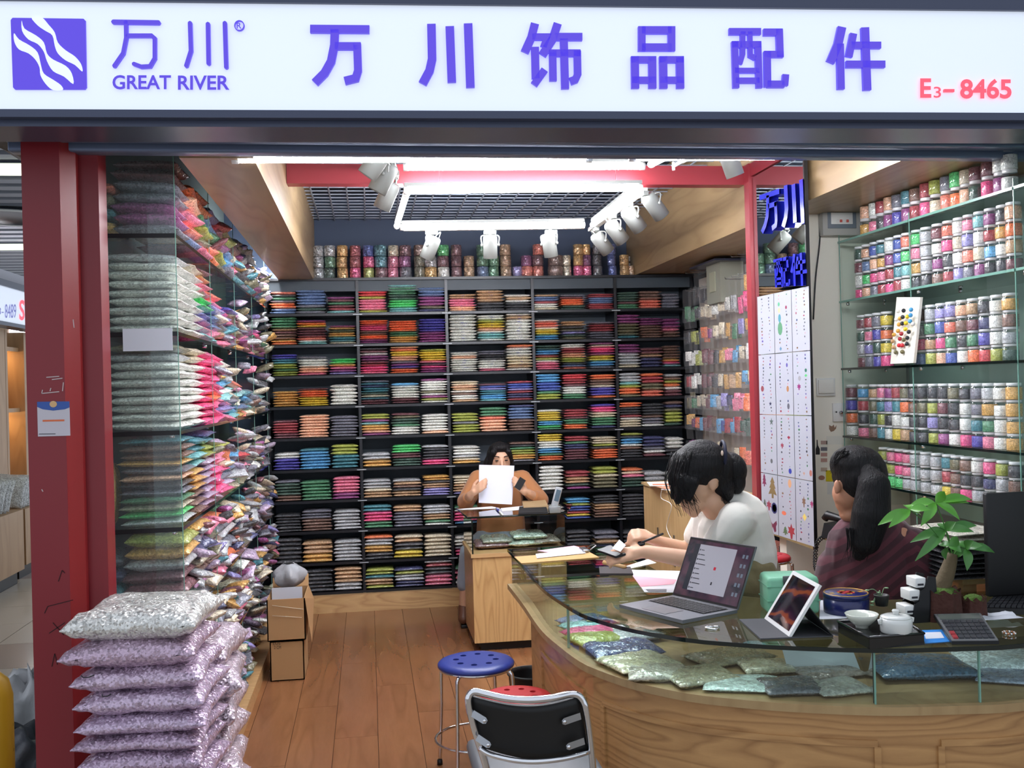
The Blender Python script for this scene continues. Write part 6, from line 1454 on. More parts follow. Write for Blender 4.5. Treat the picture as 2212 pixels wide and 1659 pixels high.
# small black bin under the counter overhang
p = at(1146,1452,Z=.27); t = thing('waste_bin', 'small black waste bin on the floor beside the counter end', 'bin', (p.x,p.y,0))
MB().lathe([(0,.002),(.075,.0),(.10,.262),(.106,.27),(.098,.27),(.094,.255),(.07,.01),(0,.01)], 24, Matrix.Translation((p.x,p.y,0)), cap=False).build('bin_body', pm('bin_black',(22,23,25),.45), t)
MB().tube([(p.x+.102*math.cos(a),p.y+.102*math.sin(a),.268) for a in np.linspace(0,2*math.pi,33)[:-1]], .005, 6, True).build('rim', pm('bin_rim',(50,54,54),.4), t)

o = flat('small bright film packet under the glass before the tablet', 1628, 1392, .06, .05, .012, (150,190,210), .3, k=2)
p_ = at(2140,1342,Z=ZC); rs2 = np.random.RandomState(3)
o = MB().sheet(lambda u, v: (p_.x-.07+.16*u, p_.y-.03+.09*v, ZC+.004+.008*math.sin(9*u+4*v)*math.sin(7*v)+.008), 12, 8).build('crumpled_film', pm('white_film',(206,208,216),.35), fix=False); tag(o, 'crumpled white film lying behind the calculator at right', 'film')
# ================================================================ people
def cap(mb, p0, p1, r0, r1, n=12, h=5, flat=None):
    p0, p1 = Vector(p0), Vector(p1); d = p1-p0; L_ = d.length
    q = (d if L_ > 1e-6 else Vector((0,0,1))).to_track_quat('Z','Y').to_matrix().to_4x4(); Mx = Matrix.Translation(p0) @ q
    prof = [(r0*math.sin(a), -r0*math.cos(a)) for a in np.linspace(0.08, math.pi/2, h)] + [(r1*math.cos(a), L_+r1*math.sin(a)) for a in np.linspace(0, math.pi/2-.08, h)]
    if flat is not None:
        f_ = Matrix.Diagonal((flat[0], flat[1], 1, 1)); Mx = Mx @ f_
    mb.lathe(prof, n, Mx)
def chain(mb, pts, rs, **k):
    for a, b, c_, d in zip(pts[:-1], pts[1:], rs[:-1], rs[1:]): cap(mb, a, b, c_, d, **k)
def ell(mb, c_, r, R=None):
    mb.ball((0,0,0), r, 16, Matrix.Translation(c_) @ (R or Matrix.Identity(4)))
def blob(name, mb, voxel, mat, parent, it=5, fac=.5):
    me = bpy.data.meshes.new(name); me.from_pydata(mb.v, [], mb.f)
    bm = bmesh.new(); bm.from_mesh(me); bmesh.ops.recalc_face_normals(bm, faces=bm.faces[:]); bm.to_mesh(me); bm.free()
    o = bpy.data.objects.new(name, me); C.objects.link(o)
    m = o.modifiers.new('r','REMESH'); m.mode = 'VOXEL'; m.voxel_size = voxel
    s_ = o.modifiers.new('s','SMOOTH'); s_.factor = fac; s_.iterations = it
    dg = bpy.context.evaluated_depsgraph_get(); dg.update()
    m2 = bpy.data.meshes.new_from_object(o.evaluated_get(dg)); o.modifiers.clear(); o.data = m2; bpy.data.meshes.remove(me)
    m2.name = name
    m2.transform(Matrix.Translation(-parent.location)); m2.materials.clear(); m2.materials.append(mat)
    m2.polygons.foreach_set('use_smooth', [True]*len(m2.polygons)); o.parent = parent
    return o
def hand(mb, wrist, palm_c, fdir, side, back, s_=1.0, curl=.6, thumb_side=1):
    """palm with four fingers of unequal length and a thumb leaving the side of the palm near its base"""
    wrist, palm_c, fdir, side, back = (Vector(v) for v in (wrist, palm_c, fdir, side, back)); fdir.normalize(); side.normalize(); back.normalize()
    cap(mb, wrist, palm_c-fdir*.02*s_, .024*s_, .022*s_)
    for k in (-1.2,-.4,.4,1.2):
        cap(mb, palm_c-fdir*.03*s_+side*k*.011*s_, palm_c+fdir*.035*s_+side*k*.018*s_, .014*s_, .0115*s_)
    for k, L_ in ((-1.5,.062),(-.5,.074),(.5,.078),(1.5,.068)):
        L_ *= s_; b0 = palm_c+fdir*.038*s_+side*k*.0175*s_
        d1 = (fdir*math.cos(curl*.5)-back*math.sin(curl*.5)); d2 = (fdir*math.cos(curl*1.5)-back*math.sin(curl*1.5)); d3 = (fdir*math.cos(curl*2.3)-back*math.sin(curl*2.3))
        p1 = b0+d1*L_*.45; p2 = p1+d2*L_*.32; p3 = p2+d3*L_*.25
        chain(mb, [b0-fdir*.01*s_, p1, p2, p3], [.0095*s_, .0088*s_, .008*s_, .007*s_], n=10, h=3)
    t0 = palm_c-fdir*.03*s_+side*thumb_side*.022*s_; t1 = t0+(fdir*.6+side*thumb_side*.8-back*.3).normalized()*.035*s_; t2 = t1+(fdir*.9+side*thumb_side*.3-back*.4).normalized()*.03*s_
    chain(mb, [t0, t1, t2], [.0125*s_, .0105*s_, .0085*s_], n=10, h=3)
M_SKIN = pm('skin_warm', (210,164,134), .5, sss=.12); M_SKIN2 = pm('skin_tan', (190,134,106), .5, sss=.1)
def hair_mat():
    m = bpy.data.materials.new('black_hair'); m.use_nodes = True; nt = m.node_tree; b = nt.nodes['Principled BSDF']
    b.inputs['Base Color'].default_value = (.010,.009,.010,1); b.inputs['Roughness'].default_value = .5; b.inputs['Specular IOR Level'].default_value = .22
    tc = nt.nodes.new('ShaderNodeTexCoord'); mp = nt.nodes.new('ShaderNodeMapping'); mp.inputs['Scale'].default_value = (1,1,.12)
    n = nt.nodes.new('ShaderNodeTexNoise'); n.inputs['Scale'].default_value = 160; n.inputs['Detail'].default_value = 4
    bp = nt.nodes.new('ShaderNodeBump'); bp.inputs['Strength'].default_value = .7; bp.inputs['Distance'].default_value = .01
    nt.links.new(tc.outputs['Object'], mp.inputs[0]); nt.links.new(mp.outputs[0], n.inputs[0]); nt.links.new(n.outputs[0], bp.inputs['Height']); nt.links.new(bp.outputs[0], b.inputs['Normal'])
    return m
M_HAIR = hair_mat()
def strands(name, curves, r, parent):
    mb = MB()
    for c_ in curves:
        P = spline(c_, 6); mb.tube(P, [r*(1-.8*i/(len(P)-1)) for i in range(len(P))], 4)
    o = mb.build(name, M_HAIR, parent); o['kind'] = 'stuff'; return o
V_ = lambda px, py, Y: at(px, py, Y=Y)
# ---------------------------------------------------------------- person in white shirt writing at the counter
PA = thing('person', 'person in white t-shirt with black tied hair writing at the counter', 'person', (1.36, 3.52, .46))
Yh = 3.46
mb = MB()
skull = V_(1520,1014,Yh); face = V_(1503,1052,Yh); chin = V_(1498,1108,Yh-.0); neck0 = V_(1540,1075,Yh+.01); neck1 = V_(1568,1122,Yh+.04)
ell(mb, skull, (.085,.074,.088)); ell(mb, face, (.066,.060,.062)); ell(mb, V_(1496,1085,Yh), (.045,.044,.045)); ell(mb, chin, (.020,.024,.018))
cap(mb, V_(1474,1062,Yh), V_(1466,1078,Yh), .012, .015); ell(mb, V_(1480,1098,Yh), (.010,.02,.008))       # nose, lips
ell(mb, V_(1541,1046,Yh-.068), (.016,.010,.026), Matrix.Rotation(.25,4,'Y'))                                  # ear towards the camera
cap(mb, V_(1536,1085,Yh), neck1, .046, .056)
sN = V_(1588,1126,3.37); sF = V_(1536,1108,3.66); eN = V_(1528,1216,3.44); eF = V_(1488,1192,3.70); wN = V_(1396,1192,3.55); wF = V_(1428,1172,3.66)
spine = [V_(1585,1128,3.52), V_(1588,1200,3.53), V_(1592,1290,3.54), V_(1590,1400,3.54)]
chain(mb, spine, [.105,.115,.115,.13], flat=(1.25,.85))
cap(mb, sN, V_(1585,1128,3.52), .052, .07); cap(mb, sF, V_(1585,1128,3.52), .05, .07)
chain(mb, [sN, eN, wN], [.046,.038,.026]); chain(mb, [sF, eF, wF], [.045,.037,.025])
hip = spine[-1]
for yy in (-.10,.09):
    k = Vector((hip.x-.10, hip.y+yy, .50)); chain(mb, [Vector((hip.x,hip.y+yy*.7,.53)), Vector((hip.x-.14 if yy > 0 else hip.x-.06,hip.y+yy+.16,.52)), Vector((hip.x-.12 if yy > 0 else hip.x-.04,hip.y+yy+.2,.10))], [.085,.06,.04]); 
    cap(mb, Vector((hip.x-.12 if yy > 0 else hip.x-.04,hip.y+yy+.2,.05)), Vector((hip.x-.22 if yy > 0 else hip.x-.14,hip.y+yy+.24,.035)), .038, .03)
pN = V_(1362,1196,3.57); pF = V_(1396,1160,3.63)
hand(mb, wN, pN, (pN-wN), Vector((.1,.55,.6)), Vector((.0,-.75,.6)), .98, .75, 1)
hand(mb, wF, pF, (pF-wF)+Vector((0,0,.0)), Vector((.1,.7,.4)), Vector((.2,-.5,.8)), .95, .85, 1)
blob('body', mb, .0055, M_SKIN, PA)
# shirt
def cloth(name, rgb, bscale=14, bump=.25):
    m = pm(name, rgb, .85, sheen=.2, bump=bump, bscale=bscale); return m
mb = MB()
chain(mb, [V_(1580,1124,3.52), V_(1585,1190,3.53), V_(1592,1270,3.54)], [.118,.13,.135], flat=(1.28,.88))
cap(mb, V_(1556,1150,3.50), V_(1560,1215,3.51), .085, .095)                                                      # chest
cap(mb, V_(1608,1150,3.55), V_(1610,1230,3.56), .085, .10)                                                      # curved back
cap(mb, sN+Vector((.005,0,.004)), V_(1590,1130,3.5), .064, .085); cap(mb, sF, V_(1580,1130,3.54), .060, .085)
shN = sN.lerp(eN, .62); shF = sF.lerp(eF, .60)
cap(mb, sN, shN, .063, .062); cap(mb, sF, shF, .06, .055)
cap(mb, V_(1566,1112,3.52), V_(1580,1125,3.53), .062, .085)
blob('t_shirt', mb, .0065, cloth('white_cotton', (226,222,212), 9, .35), PA, 3)
mb = MB(); cap(mb, V_(1588,1238,3.53), V_(1596,1330,3.54), .148, .16, flat=(1.2,.92)); cap(mb, V_(1560,1215,3.47), V_(1600,1260,3.45), .06, .09); cap(mb, V_(1630,1225,3.5), V_(1625,1300,3.5), .06,.08)
blob('khaki_overskirt', mb, .008, cloth('khaki_cloth', (128,116,82), 12, .6), PA, 3)
mb = MB()
ell(mb, V_(1516,1004,Yh), (.098,.088,.094)); ell(mb, V_(1487,1012,Yh), (.072,.078,.078)); ell(mb, V_(1548,1012,Yh+.01), (.062,.080,.082)); ell(mb, V_(1470,1030,Yh), (.045,.066,.06)); cap(mb, V_(1500,1040,Yh-.07), V_(1488,1078,Yh-.062), .02, .012); cap(mb, V_(1478,1040,Yh-.055), V_(1464,1082,Yh-.045), .034, .014); cap(mb, V_(1466,1030,Yh-.02), V_(1456,1072,Yh-.015), .032, .014); cap(mb, V_(1560,1050,Yh), V_(1566,1078,Yh+.02), .05, .03)
hair = blob('hair', mb, .006, M_HAIR, PA, 4)
mb = MB(); ell(mb, V_(1582,1012,Yh+.01), (.052,.056,.062), Matrix.Rotation(-.4,4,'Y')); ell(mb, V_(1590,1040,Yh+.01), (.034,.045,.048))
blob('hair_bun', mb, .006, M_HAIR, PA, 4)
MB().tube([V_(1562,980,Yh-.03)+Vector((.03*math.cos(a)*.3,.05*math.cos(a),.045*math.sin(a))) for a in np.linspace(0,6.28,17)[:-1]], .006, 6, True).build('hair_tie', pm('hair_tie_navy',(26,30,56),.6), PA)
MB().ball(tuple(V_(1560,979,Yh-.085)), (.005,.005,.010), 8).build('hair_clip', pm('pearl_clip',(226,200,180),.3), PA)
rs = random.Random(4); cv = []
for k in range(46):
    a = rs.uniform(0,1); x0 = 1448+a*52; yy = Yh-.075+.06*rs.random(); cv.append([V_(x0,985+rs.uniform(-14,20),yy), V_(x0-10-8*rs.random()+a*8,1035,yy-.012), V_(x0-4+a*10,1068+rs.uniform(0,20),yy-.008), V_(x0+8+10*rs.random(),1092+rs.uniform(-10,26),yy)])
for k in range(14): cv.append([V_(1560,1060,Yh-.05+.06*rs.random()), V_(1568+rs.uniform(-8,8),1085,Yh-.03), V_(1574+rs.uniform(-10,14),1104+rs.uniform(-4,10),Yh)])
strands('hair_strands', cv, .0022, PA)
pen0 = V_(1428,1156,3.60); pen1 = V_(1392,1166,3.56)
o = MB().tube([V_(1432,1153,3.60), V_(1386,1172,3.56)], .0045, 8).build('pen', M_BLACK); tag(o, 'black pen held by the person in white t-shirt', 'pen')
pp = V_(1345,1200,3.50); q = [V_(1322,1185,3.59), V_(1340,1192,3.55), V_(1352,1178,3.57), V_(1338,1166,3.63)]
o = quad_prism(q, .0008, 'paper_slip', M_PAPER); tag(o, 'white paper slip held in the near hand over the counter', 'paper')
q = [V_(1290,1192,3.66), V_(1330,1206,3.56), V_(1352,1200,3.56), V_(1318,1182,3.66)]
o = quad_prism(q, .008, 'phone', M_BLACK); tag(o, 'black phone held flat under the white paper slip', 'phone')
# ---------------------------------------------------------------- person in maroon sweater seen from behind
PB = thing('person', 'person in maroon striped sweater with long black ponytail, seen from behind', 'person', (1.86, 3.36, .46))
Yb_ = 3.34
mb = MB()
ell(mb, V_(1856,1032,Yb_), (.082,.086,.098)); ell(mb, V_(1836,1066,Yb_+.02), (.062,.066,.062)); ell(mb, V_(1834,1110,Yb_+.03), (.034,.044,.03)); ell(mb, V_(1826,1086,Yb_+.03), (.036,.04,.04))
cap(mb, V_(1816,1082,Yb_+.08), V_(1812,1090,Yb_+.085), .010, .012)
cap(mb, V_(1890,1120,Yb_), V_(1928,1140,Yb_+.02), .048, .035)
ell(mb, V_(1808,1052,Yb_-.02), (.012,.014,.028))                                                                  # ear
cap(mb, V_(1858,1095,Yb_+.01), V_(1884,1150,Yb_+.02), .050, .062)
sL, sR = V_(1806,1224,3.42), V_(1968,1180,3.30)
ch_ = V_(1884,1180,Yb_+.02)
cap(mb, V_(1872,1160,3.36), sL, .07, .055); cap(mb, V_(1895,1150,3.35), sR, .07, .058)
chain(mb, [ch_, V_(1885,1280,3.38), V_(1880,1390,3.40)], [.11,.115,.12], flat=(1.3,.85))
eL = V_(1776,1345,3.40); eR = V_(2004,1330,3.30); wL = V_(1720,1370,3.62); wR = V_(1960,1385,3.56)
chain(mb, [sL, eL, wL], [.046,.038,.026]); chain(mb, [sR, eR, wR], [.046,.038,.026])
hand(mb, wL, wL+(wL-eL).normalized()*.06, (wL-eL), (1,0,0), (0,0,1), .95, .4, 1); hand(mb, wR, wR+(wR-eR).normalized()*.06, (wR-eR), (1,0,0), (0,0,1), .95, .4, -1)
hb = V_(1880,1390,3.40)
chain(mb, [Vector((hb.x-.06,hb.y,.54)), V_(1640,1300,3.42), V_(1640,1300,3.42)+Vector((.02,.06,-.50))], [.09,.062,.042]); chain(mb, [Vector((hb.x+.08,hb.y+.02,.54)), Vector((hb.x-.02,hb.y+.42,.56)), Vector((hb.x,hb.y+.42,.10))], [.09,.062,.042])
cap(mb, V_(1640,1300,3.42)+Vector((.02,.06,-.52)), V_(1640,1300,3.42)+Vector((-.10,.10,-.545)), .036,.03); cap(mb, Vector((hb.x,hb.y+.42,.06)), Vector((hb.x-.06,hb.y+.54,.035)), .036,.03)
blob('body', mb, .006, M_SKIN2, PB)
def stripe_mat():
    m = bpy.data.materials.new('maroon_stripe_knit'); m.use_nodes = True; nt = m.node_tree; b = nt.nodes['Principled BSDF']; L = nt.links.new
    tc = nt.nodes.new('ShaderNodeTexCoord'); sx = nt.nodes.new('ShaderNodeSeparateXYZ'); L(tc.outputs['Object'], sx.inputs[0])
    ab = nt.nodes.new('ShaderNodeMath'); ab.operation = 'ABSOLUTE'; ad = nt.nodes.new('ShaderNodeMath'); ad.inputs[1].default_value = -.02; L(sx.outputs[0], ad.inputs[0]); L(ad.outputs[0], ab.inputs[0])
    mz = nt.nodes.new('ShaderNodeMath'); mz.operation = 'MULTIPLY_ADD'; mz.inputs[1].default_value = .75; L(ab.outputs[0], mz.inputs[0]); L(sx.outputs[2], mz.inputs[2])
    k = nt.nodes.new('ShaderNodeMath'); k.operation = 'MULTIPLY'; k.inputs[1].default_value = 21; L(mz.outputs[0], k.inputs[0])
    fr = nt.nodes.new('ShaderNodeMath'); fr.operation = 'FRACT'; L(k.outputs[0], fr.inputs[0])
    r = nt.nodes.new('ShaderNodeValToRGB'); e = r.color_ramp.elements; e[0].color = (*lin((92,38,50)),1); e[0].position = .42; e[1].color = (*lin((64,26,36)),1); e[1].position = .52
    L(fr.outputs[0], r.inputs[0]); L(r.outputs[0], b.inputs['Base Color']); b.inputs['Roughness'].default_value = .8; b.inputs['Sheen Weight'].default_value = .25
    n = nt.nodes.new('ShaderNodeTexNoise'); n.inputs['Scale'].default_value = 12; bp = nt.nodes.new('ShaderNodeBump'); bp.inputs['Strength'].default_value = .3; bp.inputs['Distance'].default_value = .03; L(tc.outputs['Object'], n.inputs[0]); L(n.outputs[0], bp.inputs['Height']); L(bp.outputs[0], b.inputs['Normal'])
    return m
mb = MB()
chain(mb, [V_(1884,1178,3.37), V_(1885,1270,3.38), V_(1882,1400,3.40)], [.125,.135,.15], flat=(1.32,.92))
cap(mb, V_(1880,1166,3.37), sL, .085, .07); cap(mb, V_(1915,1172,3.36), sR, .078, .07)
chain(mb, [sL, eL, eL.lerp(wL,.8)], [.07,.062,.05]); chain(mb, [sR, eR, eR.lerp(wR,.8)], [.07,.062,.05])
cap(mb, V_(1818,1250,3.40), V_(1806,1335,3.41), .07,.085); cap(mb, V_(1965,1240,3.34), V_(1970,1330,3.36), .08,.09)
blob('sweater', mb, .007, stripe_mat(), PB, 3)
mb = MB()
ell(mb, V_(1860,1026,Yb_-.005), (.092,.096,.104)); ell(mb, V_(1846,1000,Yb_), (.080,.088,.066)); ell(mb, V_(1828,1006,Yb_+.01), (.050,.085,.066)); ell(mb, V_(1822,1030,Yb_+.03), (.036,.06,.04)); ell(mb, V_(1880,1060,Yb_), (.066,.08,.07))
blob('hair', mb, .006, M_HAIR, PB, 4)
mb = MB(); chain(mb, [V_(1876,1022,Yb_-.085), V_(1888,1050,Yb_-.115), V_(1882,1110,Yb_-.115), V_(1868,1165,Yb_-.10), V_(1856,1196,Yb_-.09)], [.034,.056,.066,.056,.026], n=14)
blob('ponytail', mb, .006, M_HAIR, PB, 5)
MB().tube([V_(1878,1030,Yb_-.09)+Vector((.036*math.cos(a),.010*math.sin(a),.016*math.cos(a)+.028*math.sin(a))) for a in np.linspace(0,6.28,17)[:-1]], .007, 6, True).build('hair_tie', pm('hair_tie_dark',(30,24,34),.6), PB)
cv = []
for k in range(30): x0 = 1846+rs.uniform(-20,36); cv.append([V_(x0,1140,Yb_-.12), V_(x0+rs.uniform(-6,4),1180,Yb_-.11), V_(x0+rs.uniform(-12,0),1205+rs.uniform(-12,12),Yb_-.10)])
for k in range(16): cv.append([V_(1832+rs.uniform(-10,10),975+rs.uniform(-8,10),Yb_-.05), V_(1808,985+rs.uniform(-10,16),Yb_-.02), V_(1796+rs.uniform(-6,4),1004+rs.uniform(-8,20),Yb_)])
strands('hair_strands', cv, .0022, PB)
# ---------------------------------------------------------------- person at the back desk holding a sheet and a phone
PC = thing('person', 'person in tan sweater behind the small desk holding paper and phone', 'person', (.84, 6.6, .44))
Yf = 6.60
mb = MB()
hc = V_(1080,993,Yf); ell(mb, hc, (.072,.088,.104)); ell(mb, hc+Vector((0,-.012,-.055)), (.052,.066,.058)); ell(mb, hc+Vector((0,-.045,-.096)), (.018,.016,.014))
cap(mb, hc+Vector((0,-.086,.004)), hc+Vector((0,-.104,-.030)), .008, .013)                                         # nose
for s_ in (-1,1):
    ell(mb, hc+Vector((s_*.074,.01,-.01)), (.008,.016,.026)); cap(mb, hc+Vector((s_*.018,-.084,.022)), hc+Vector((s_*.046,-.072,.020)), .007, .006)
cap(mb, hc+Vector((-.016,-.083,-.060)), hc+Vector((.016,-.083,-.060)), .008, .008)                                 # lips
cap(mb, hc+Vector((0,.01,-.07)), V_(1080,1050,Yf+.03), .048, .055)
sl, sr = V_(1033,1036,6.63), V_(1128,1036,6.63); el, er = V_(1006,1084,6.47), V_(1166,1080,6.47); wl, wr = V_(1016,1069,6.34), V_(1140,1064,6.36)
tc_ = V_(1080,1050,6.64)
cap(mb, tc_, sl, .07, .05); cap(mb, tc_, sr, .07, .05)
chain(mb, [tc_, Vector((tc_.x,6.64,.66)), Vector((tc_.x,6.64,.50))], [.10,.105,.12], flat=(1.25,.85))
chain(mb, [sl, el, wl], [.044,.036,.026]); chain(mb, [sr, er, wr], [.044,.036,.026])
pl_, pr_ = V_(1029,1058,6.30), V_(1128,1056,6.33)
hand(mb, wl, pl_, (pl_-wl)+Vector((.02,0,.01)), Vector((0,.3,1)), Vector((-.2,-1,.1)), 1.0, .6, 1)
hand(mb, wr, pr_, (pr_-wr)+Vector((-.01,0,.03)), Vector((.2,.3,.9)), Vector((.2,-1,.1)), 1.0, .7, 1)
ft = at(1004,1338,Y=6.42); hx = tc_.x
chain(mb, [Vector((hx-.10,6.62,.50)), Vector((ft.x+.05,6.45,.47)), Vector((ft.x+.01,6.46,.17)), Vector((ft.x,6.46,.10))], [.085,.058,.040,.034]); chain(mb, [Vector((hx+.10,6.62,.50)), Vector((hx+.10,6.36,.48)), Vector((hx+.10,6.38,.08))], [.085,.06,.04])
cap(mb, Vector((hx+.10,6.38,.05)), Vector((hx+.10,6.27,.035)), .034, .028)
blob('body', mb, .0055, M_SKIN, PC)
mb = MB()
cap(mb, tc_, sl, .088, .066); cap(mb, tc_, sr, .088, .066); chain(mb, [tc_, Vector((tc_.x,6.64,.66)), Vector((tc_.x,6.64,.56))], [.118,.125,.13], flat=(1.3,.9))
chain(mb, [sl, el, el.lerp(wl,.45)], [.064,.058,.042]); chain(mb, [sr, er, er.lerp(wr,.45)], [.064,.060,.042])
blob('sweater', mb, .0065, cloth('tan_knit', (172,114,70), 12, .4), PC, 3)
mb = MB(); cap(mb, Vector((hx,6.63,.52)), Vector((hx,6.6,.50)), .15,.15, flat=(1.2,.8)); chain(mb, [Vector((hx-.10,6.62,.51)), Vector((ft.x+.05,6.45,.47)), Vector((ft.x+.012,6.46,.27))], [.10,.072,.056]); chain(mb, [Vector((hx+.10,6.62,.51)), Vector((hx+.10,6.36,.48)), Vector((hx+.10,6.38,.25))], [.10,.075,.055])
blob('trousers', mb, .008, cloth('grey_blue_cotton', (140,148,160), 14, .3), PC, 3)
mb = MB(); ell(mb, hc+Vector((0,.024,.014)), (.090,.094,.108)); ell(mb, hc+Vector((-.078,.02,-.06)), (.034,.06,.09)); ell(mb, hc+Vector((.070,.03,-.04)), (.030,.055,.07)); ell(mb, hc+Vector((-.095,.03,-.13)), (.036,.05,.06)); cap(mb, hc+Vector((-.05,-.066,.055)), hc+Vector((-.072,-.03,-.02)), .022,.018); cap(mb, hc+Vector((.052,-.064,.055)), hc+Vector((.070,-.03,.0)), .020,.016); ell(mb, hc+Vector((0,-.02,.08)), (.07,.07,.04))
blob('hair', mb, .0055, M_HAIR, PC, 4)
for s_ in (-1,1):
    MB().ball(tuple(hc+Vector((s_*.032,-.0835,.001))), (.0125,.006,.0045), 10).build('eye', pm('eye_dark',(36,26,24),.3), PC)
    MB().tube([hc+Vector((s_*.016,-.092,.024)), hc+Vector((s_*.034,-.090,.030)), hc+Vector((s_*.050,-.078,.025))], .0028, 6).build('eyebrow', M_HAIR, PC)
MB().tube([hc+Vector((-.018,-.094,-.060)), hc+Vector((0,-.097,-.061)), hc+Vector((.018,-.094,-.060))], .004, 6).build('mouth', pm('lip_rose',(170,92,88),.4), PC)
mb = MB(); cap(mb, Vector((ft.x,6.46,.115)), Vector((ft.x-.01,6.40,.06)), .040,.036); cap(mb, Vector((ft.x,6.46,.075)), Vector((ft.x,6.47,.06)), .036,.036)
blob('shoe', mb, .005, pm('brown_leather',(104,66,48),.4), PC, 3)
MB().bbox((ft.x,6.43,.012),(.055,.10,.022),bev=.004).build('shoe_heel', M_BLACK, PC)
# the sheet and the phone
q = [V_(1035,1004,6.37), V_(1111,1006,6.37), V_(1106,1090,6.335), V_(1034,1086,6.335)]
o = quad_prism(q, .0008, 'paper_sheet', pm('sheet_blueish',(214,216,228),.7), up=Vector((0,1,0))); tag(o, 'large white sheet held up before the face at the back desk', 'paper')
a, b = V_(1130,1034,6.31), V_(1117,1056,6.30); d = (b-a).normalized(); sd = d.cross(Vector((0,1,0))).normalized()*.022
o = MB().add([tuple(a+sd),tuple(a-sd),tuple(b-sd),tuple(b+sd)]+[tuple(v+Vector((0,.010,0))) for v in (a+sd,a-sd,b-sd,b+sd)], [(0,1,2,3),(4,7,6,5),(0,4,5,1),(1,5,6,2),(2,6,7,3),(3,7,4,0)]).build('phone', M_BLACK); tag(o, 'dark phone held up in one hand at the back desk', 'phone')
# seats under the people
def seat_stool(label, x, y, h): stool(label, x, y, h, .16, (60,62,66), .1)
seat_stool('dark round stool under the person in white t-shirt', spine[-1].x+.01, 3.56, .44)
seat_stool('dark round stool under the person in maroon sweater', hb.x, 3.46, .44)
seat_stool('dark round stool under the person at the back desk', hx, 6.66, .40)
# ================================================================ corridor and the neighbouring shop, seen past the red column
XN = -3.25
cc = struct(MB().box((-9, 3.0, 3.52), (-1.15, 24, 3.6)).build('ceiling_corridor', pm('corridor_void',(96,100,108),.8)))
me_s = MB().bbox((0,0,0), (6, .16, .03)).mesh('ceiling_slat', pm('corridor_slat',(150,154,164),.5))
for i in range(56): inst('ceiling_slat', me_s, (-4.3, 5.0+.30*i, 3.40), parent=cc)
for i, y in enumerate((8.35, 12.6, 17.5)):
    t = thing('ceiling_strip_light', 'pale strip light across the corridor ceiling, %s from the front' % ORD[i+1], 'light', (-4.2, y, 3.36), group='corridor strip lights')
    MB().bbox((-4.2,y,3.365),(5.6,.30,.03)).build('diffuser', pm('strip_diffuser',(226,236,206),.5,emit=2.2), t); MB().bbox((-4.2,y,3.384),(5.7,.36,.012)).build('tray', M_DARKM, t)
p = at(20,468,Z=3.35); t = thing('ceiling_diffuser', 'round dark ceiling diffuser in the corridor ceiling', 'diffuser', (p.x,p.y,3.33))  # round duct diffuser set in the slatted ceiling
MB().lathe([(0,.03),(.42,.03),(.46,.0),(.44,-.004),(.40,.015),(0,.015)], 28, Matrix.Translation((p.x,p.y,3.34)), cap=False).build('ring', pm('diffuser_dark',(58,62,70),.4), t)
MB().tube([(p.x+.45*math.cos(a),p.y+.45*math.sin(a),3.338) for a in np.linspace(0,6.2832,41)[:-1]], .012, 6, True).build('rim', M_WHITE, t)
o = MB().sheet(lambda u, v: (-2.55+1.25*u, 5.2+.5*v*u, 3.02-.34*(1-u)*0-.30*u+.10*math.sin(8*u+5*v)+.22*math.cos(v*5)*.5), 14, 6).build('foil_duct', pm('foil_insulation',(128,120,118),.35,.6,bump=.8,bscale=18), fix=False); tag(o, 'crumpled foil insulation hanging under the corridor ceiling', 'duct')
ns = thing('neighbour_sign', 'lit neighbouring shop sign with a unit number and red letters', 'sign', (XN, 9, 2.3))
za, zb_ = at(20,697,X=XN).z, at(20,622,X=XN).z
MB().box((XN-.12,5,za),(XN,13,zb_)).build('light_panel', M_LIT, ns); MB().box((XN-.14,5,zb_),(XN+.02,13,zb_+.06)).build('frame_rail', M_DARKM, ns); MB().box((XN-.14,5,za-.035),(XN+.02,13,za)).build('frame_rail', M_DARKM, ns)
nf = lambda px, py, o: at(px, py, X=XN+.004)
M_BLN = pm('sign_bluegrey',(110,112,180),.4,emit=.3)
text_on('unit_number', '8489', (11,657,35,687), ns, M_BLN, nf, 0); text_on('unit_number', '3-', (-4,664,8,680), ns, M_BLN, nf, 0)
text_on('sign_lettering', 'SW', (42,648,82,692), ns, M_RD, nf, 0, .02)
struct(MB().box((XN-.5,5,zb_+.06),(XN-.1,13,at(30,582,X=XN).z)).build('wall_neighbour_fascia', pm('neighbour_fascia',(196,194,204),.6)))
struct(MB().box((XN-1.7,8.0,0),(XN-1.6,16,2.6)).build('wall_neighbour_back', pm('neighbour_wall',(170,140,110),.7)))
# wooden display bay of the neighbour
t = thing('wooden_display_bay', 'tall pale wooden display bay with lit niches in the neighbouring shop', 'display', (XN-.3, 9, 0))
M_NW = wood('neighbour_wood', (190,152,112), (160,122,84), rough=.5, scale=(4,4,.8), rings=5)
ya, yb, yc = at(14,900,X=XN-.15).y, at(19,900,X=XN-.15).y, at(55,900,X=XN-.15).y
MB().box((XN-.5,6.5,.62),(XN-.15,ya,za-.04)).build('side_wall', M_NW, t); MB().box((XN-.30,ya+.01,.62),(XN-.15,yb,za-.04)).build('post', M_NW, t)
MB().box((XN-.55,yc,.62),(XN-.15,yc+.10,za-.04)).build('post', M_NW, t)
MB().box((XN-.6,yb,.62),(XN-.55,yc,za-.04)).build('back_board', M_NW, t)
for z in (1.42, 2.02): MB().box((XN-.549,yb+.005,z),(XN-.2,yc-.005,z+.04)).build('niche_shelf', M_NW, t)
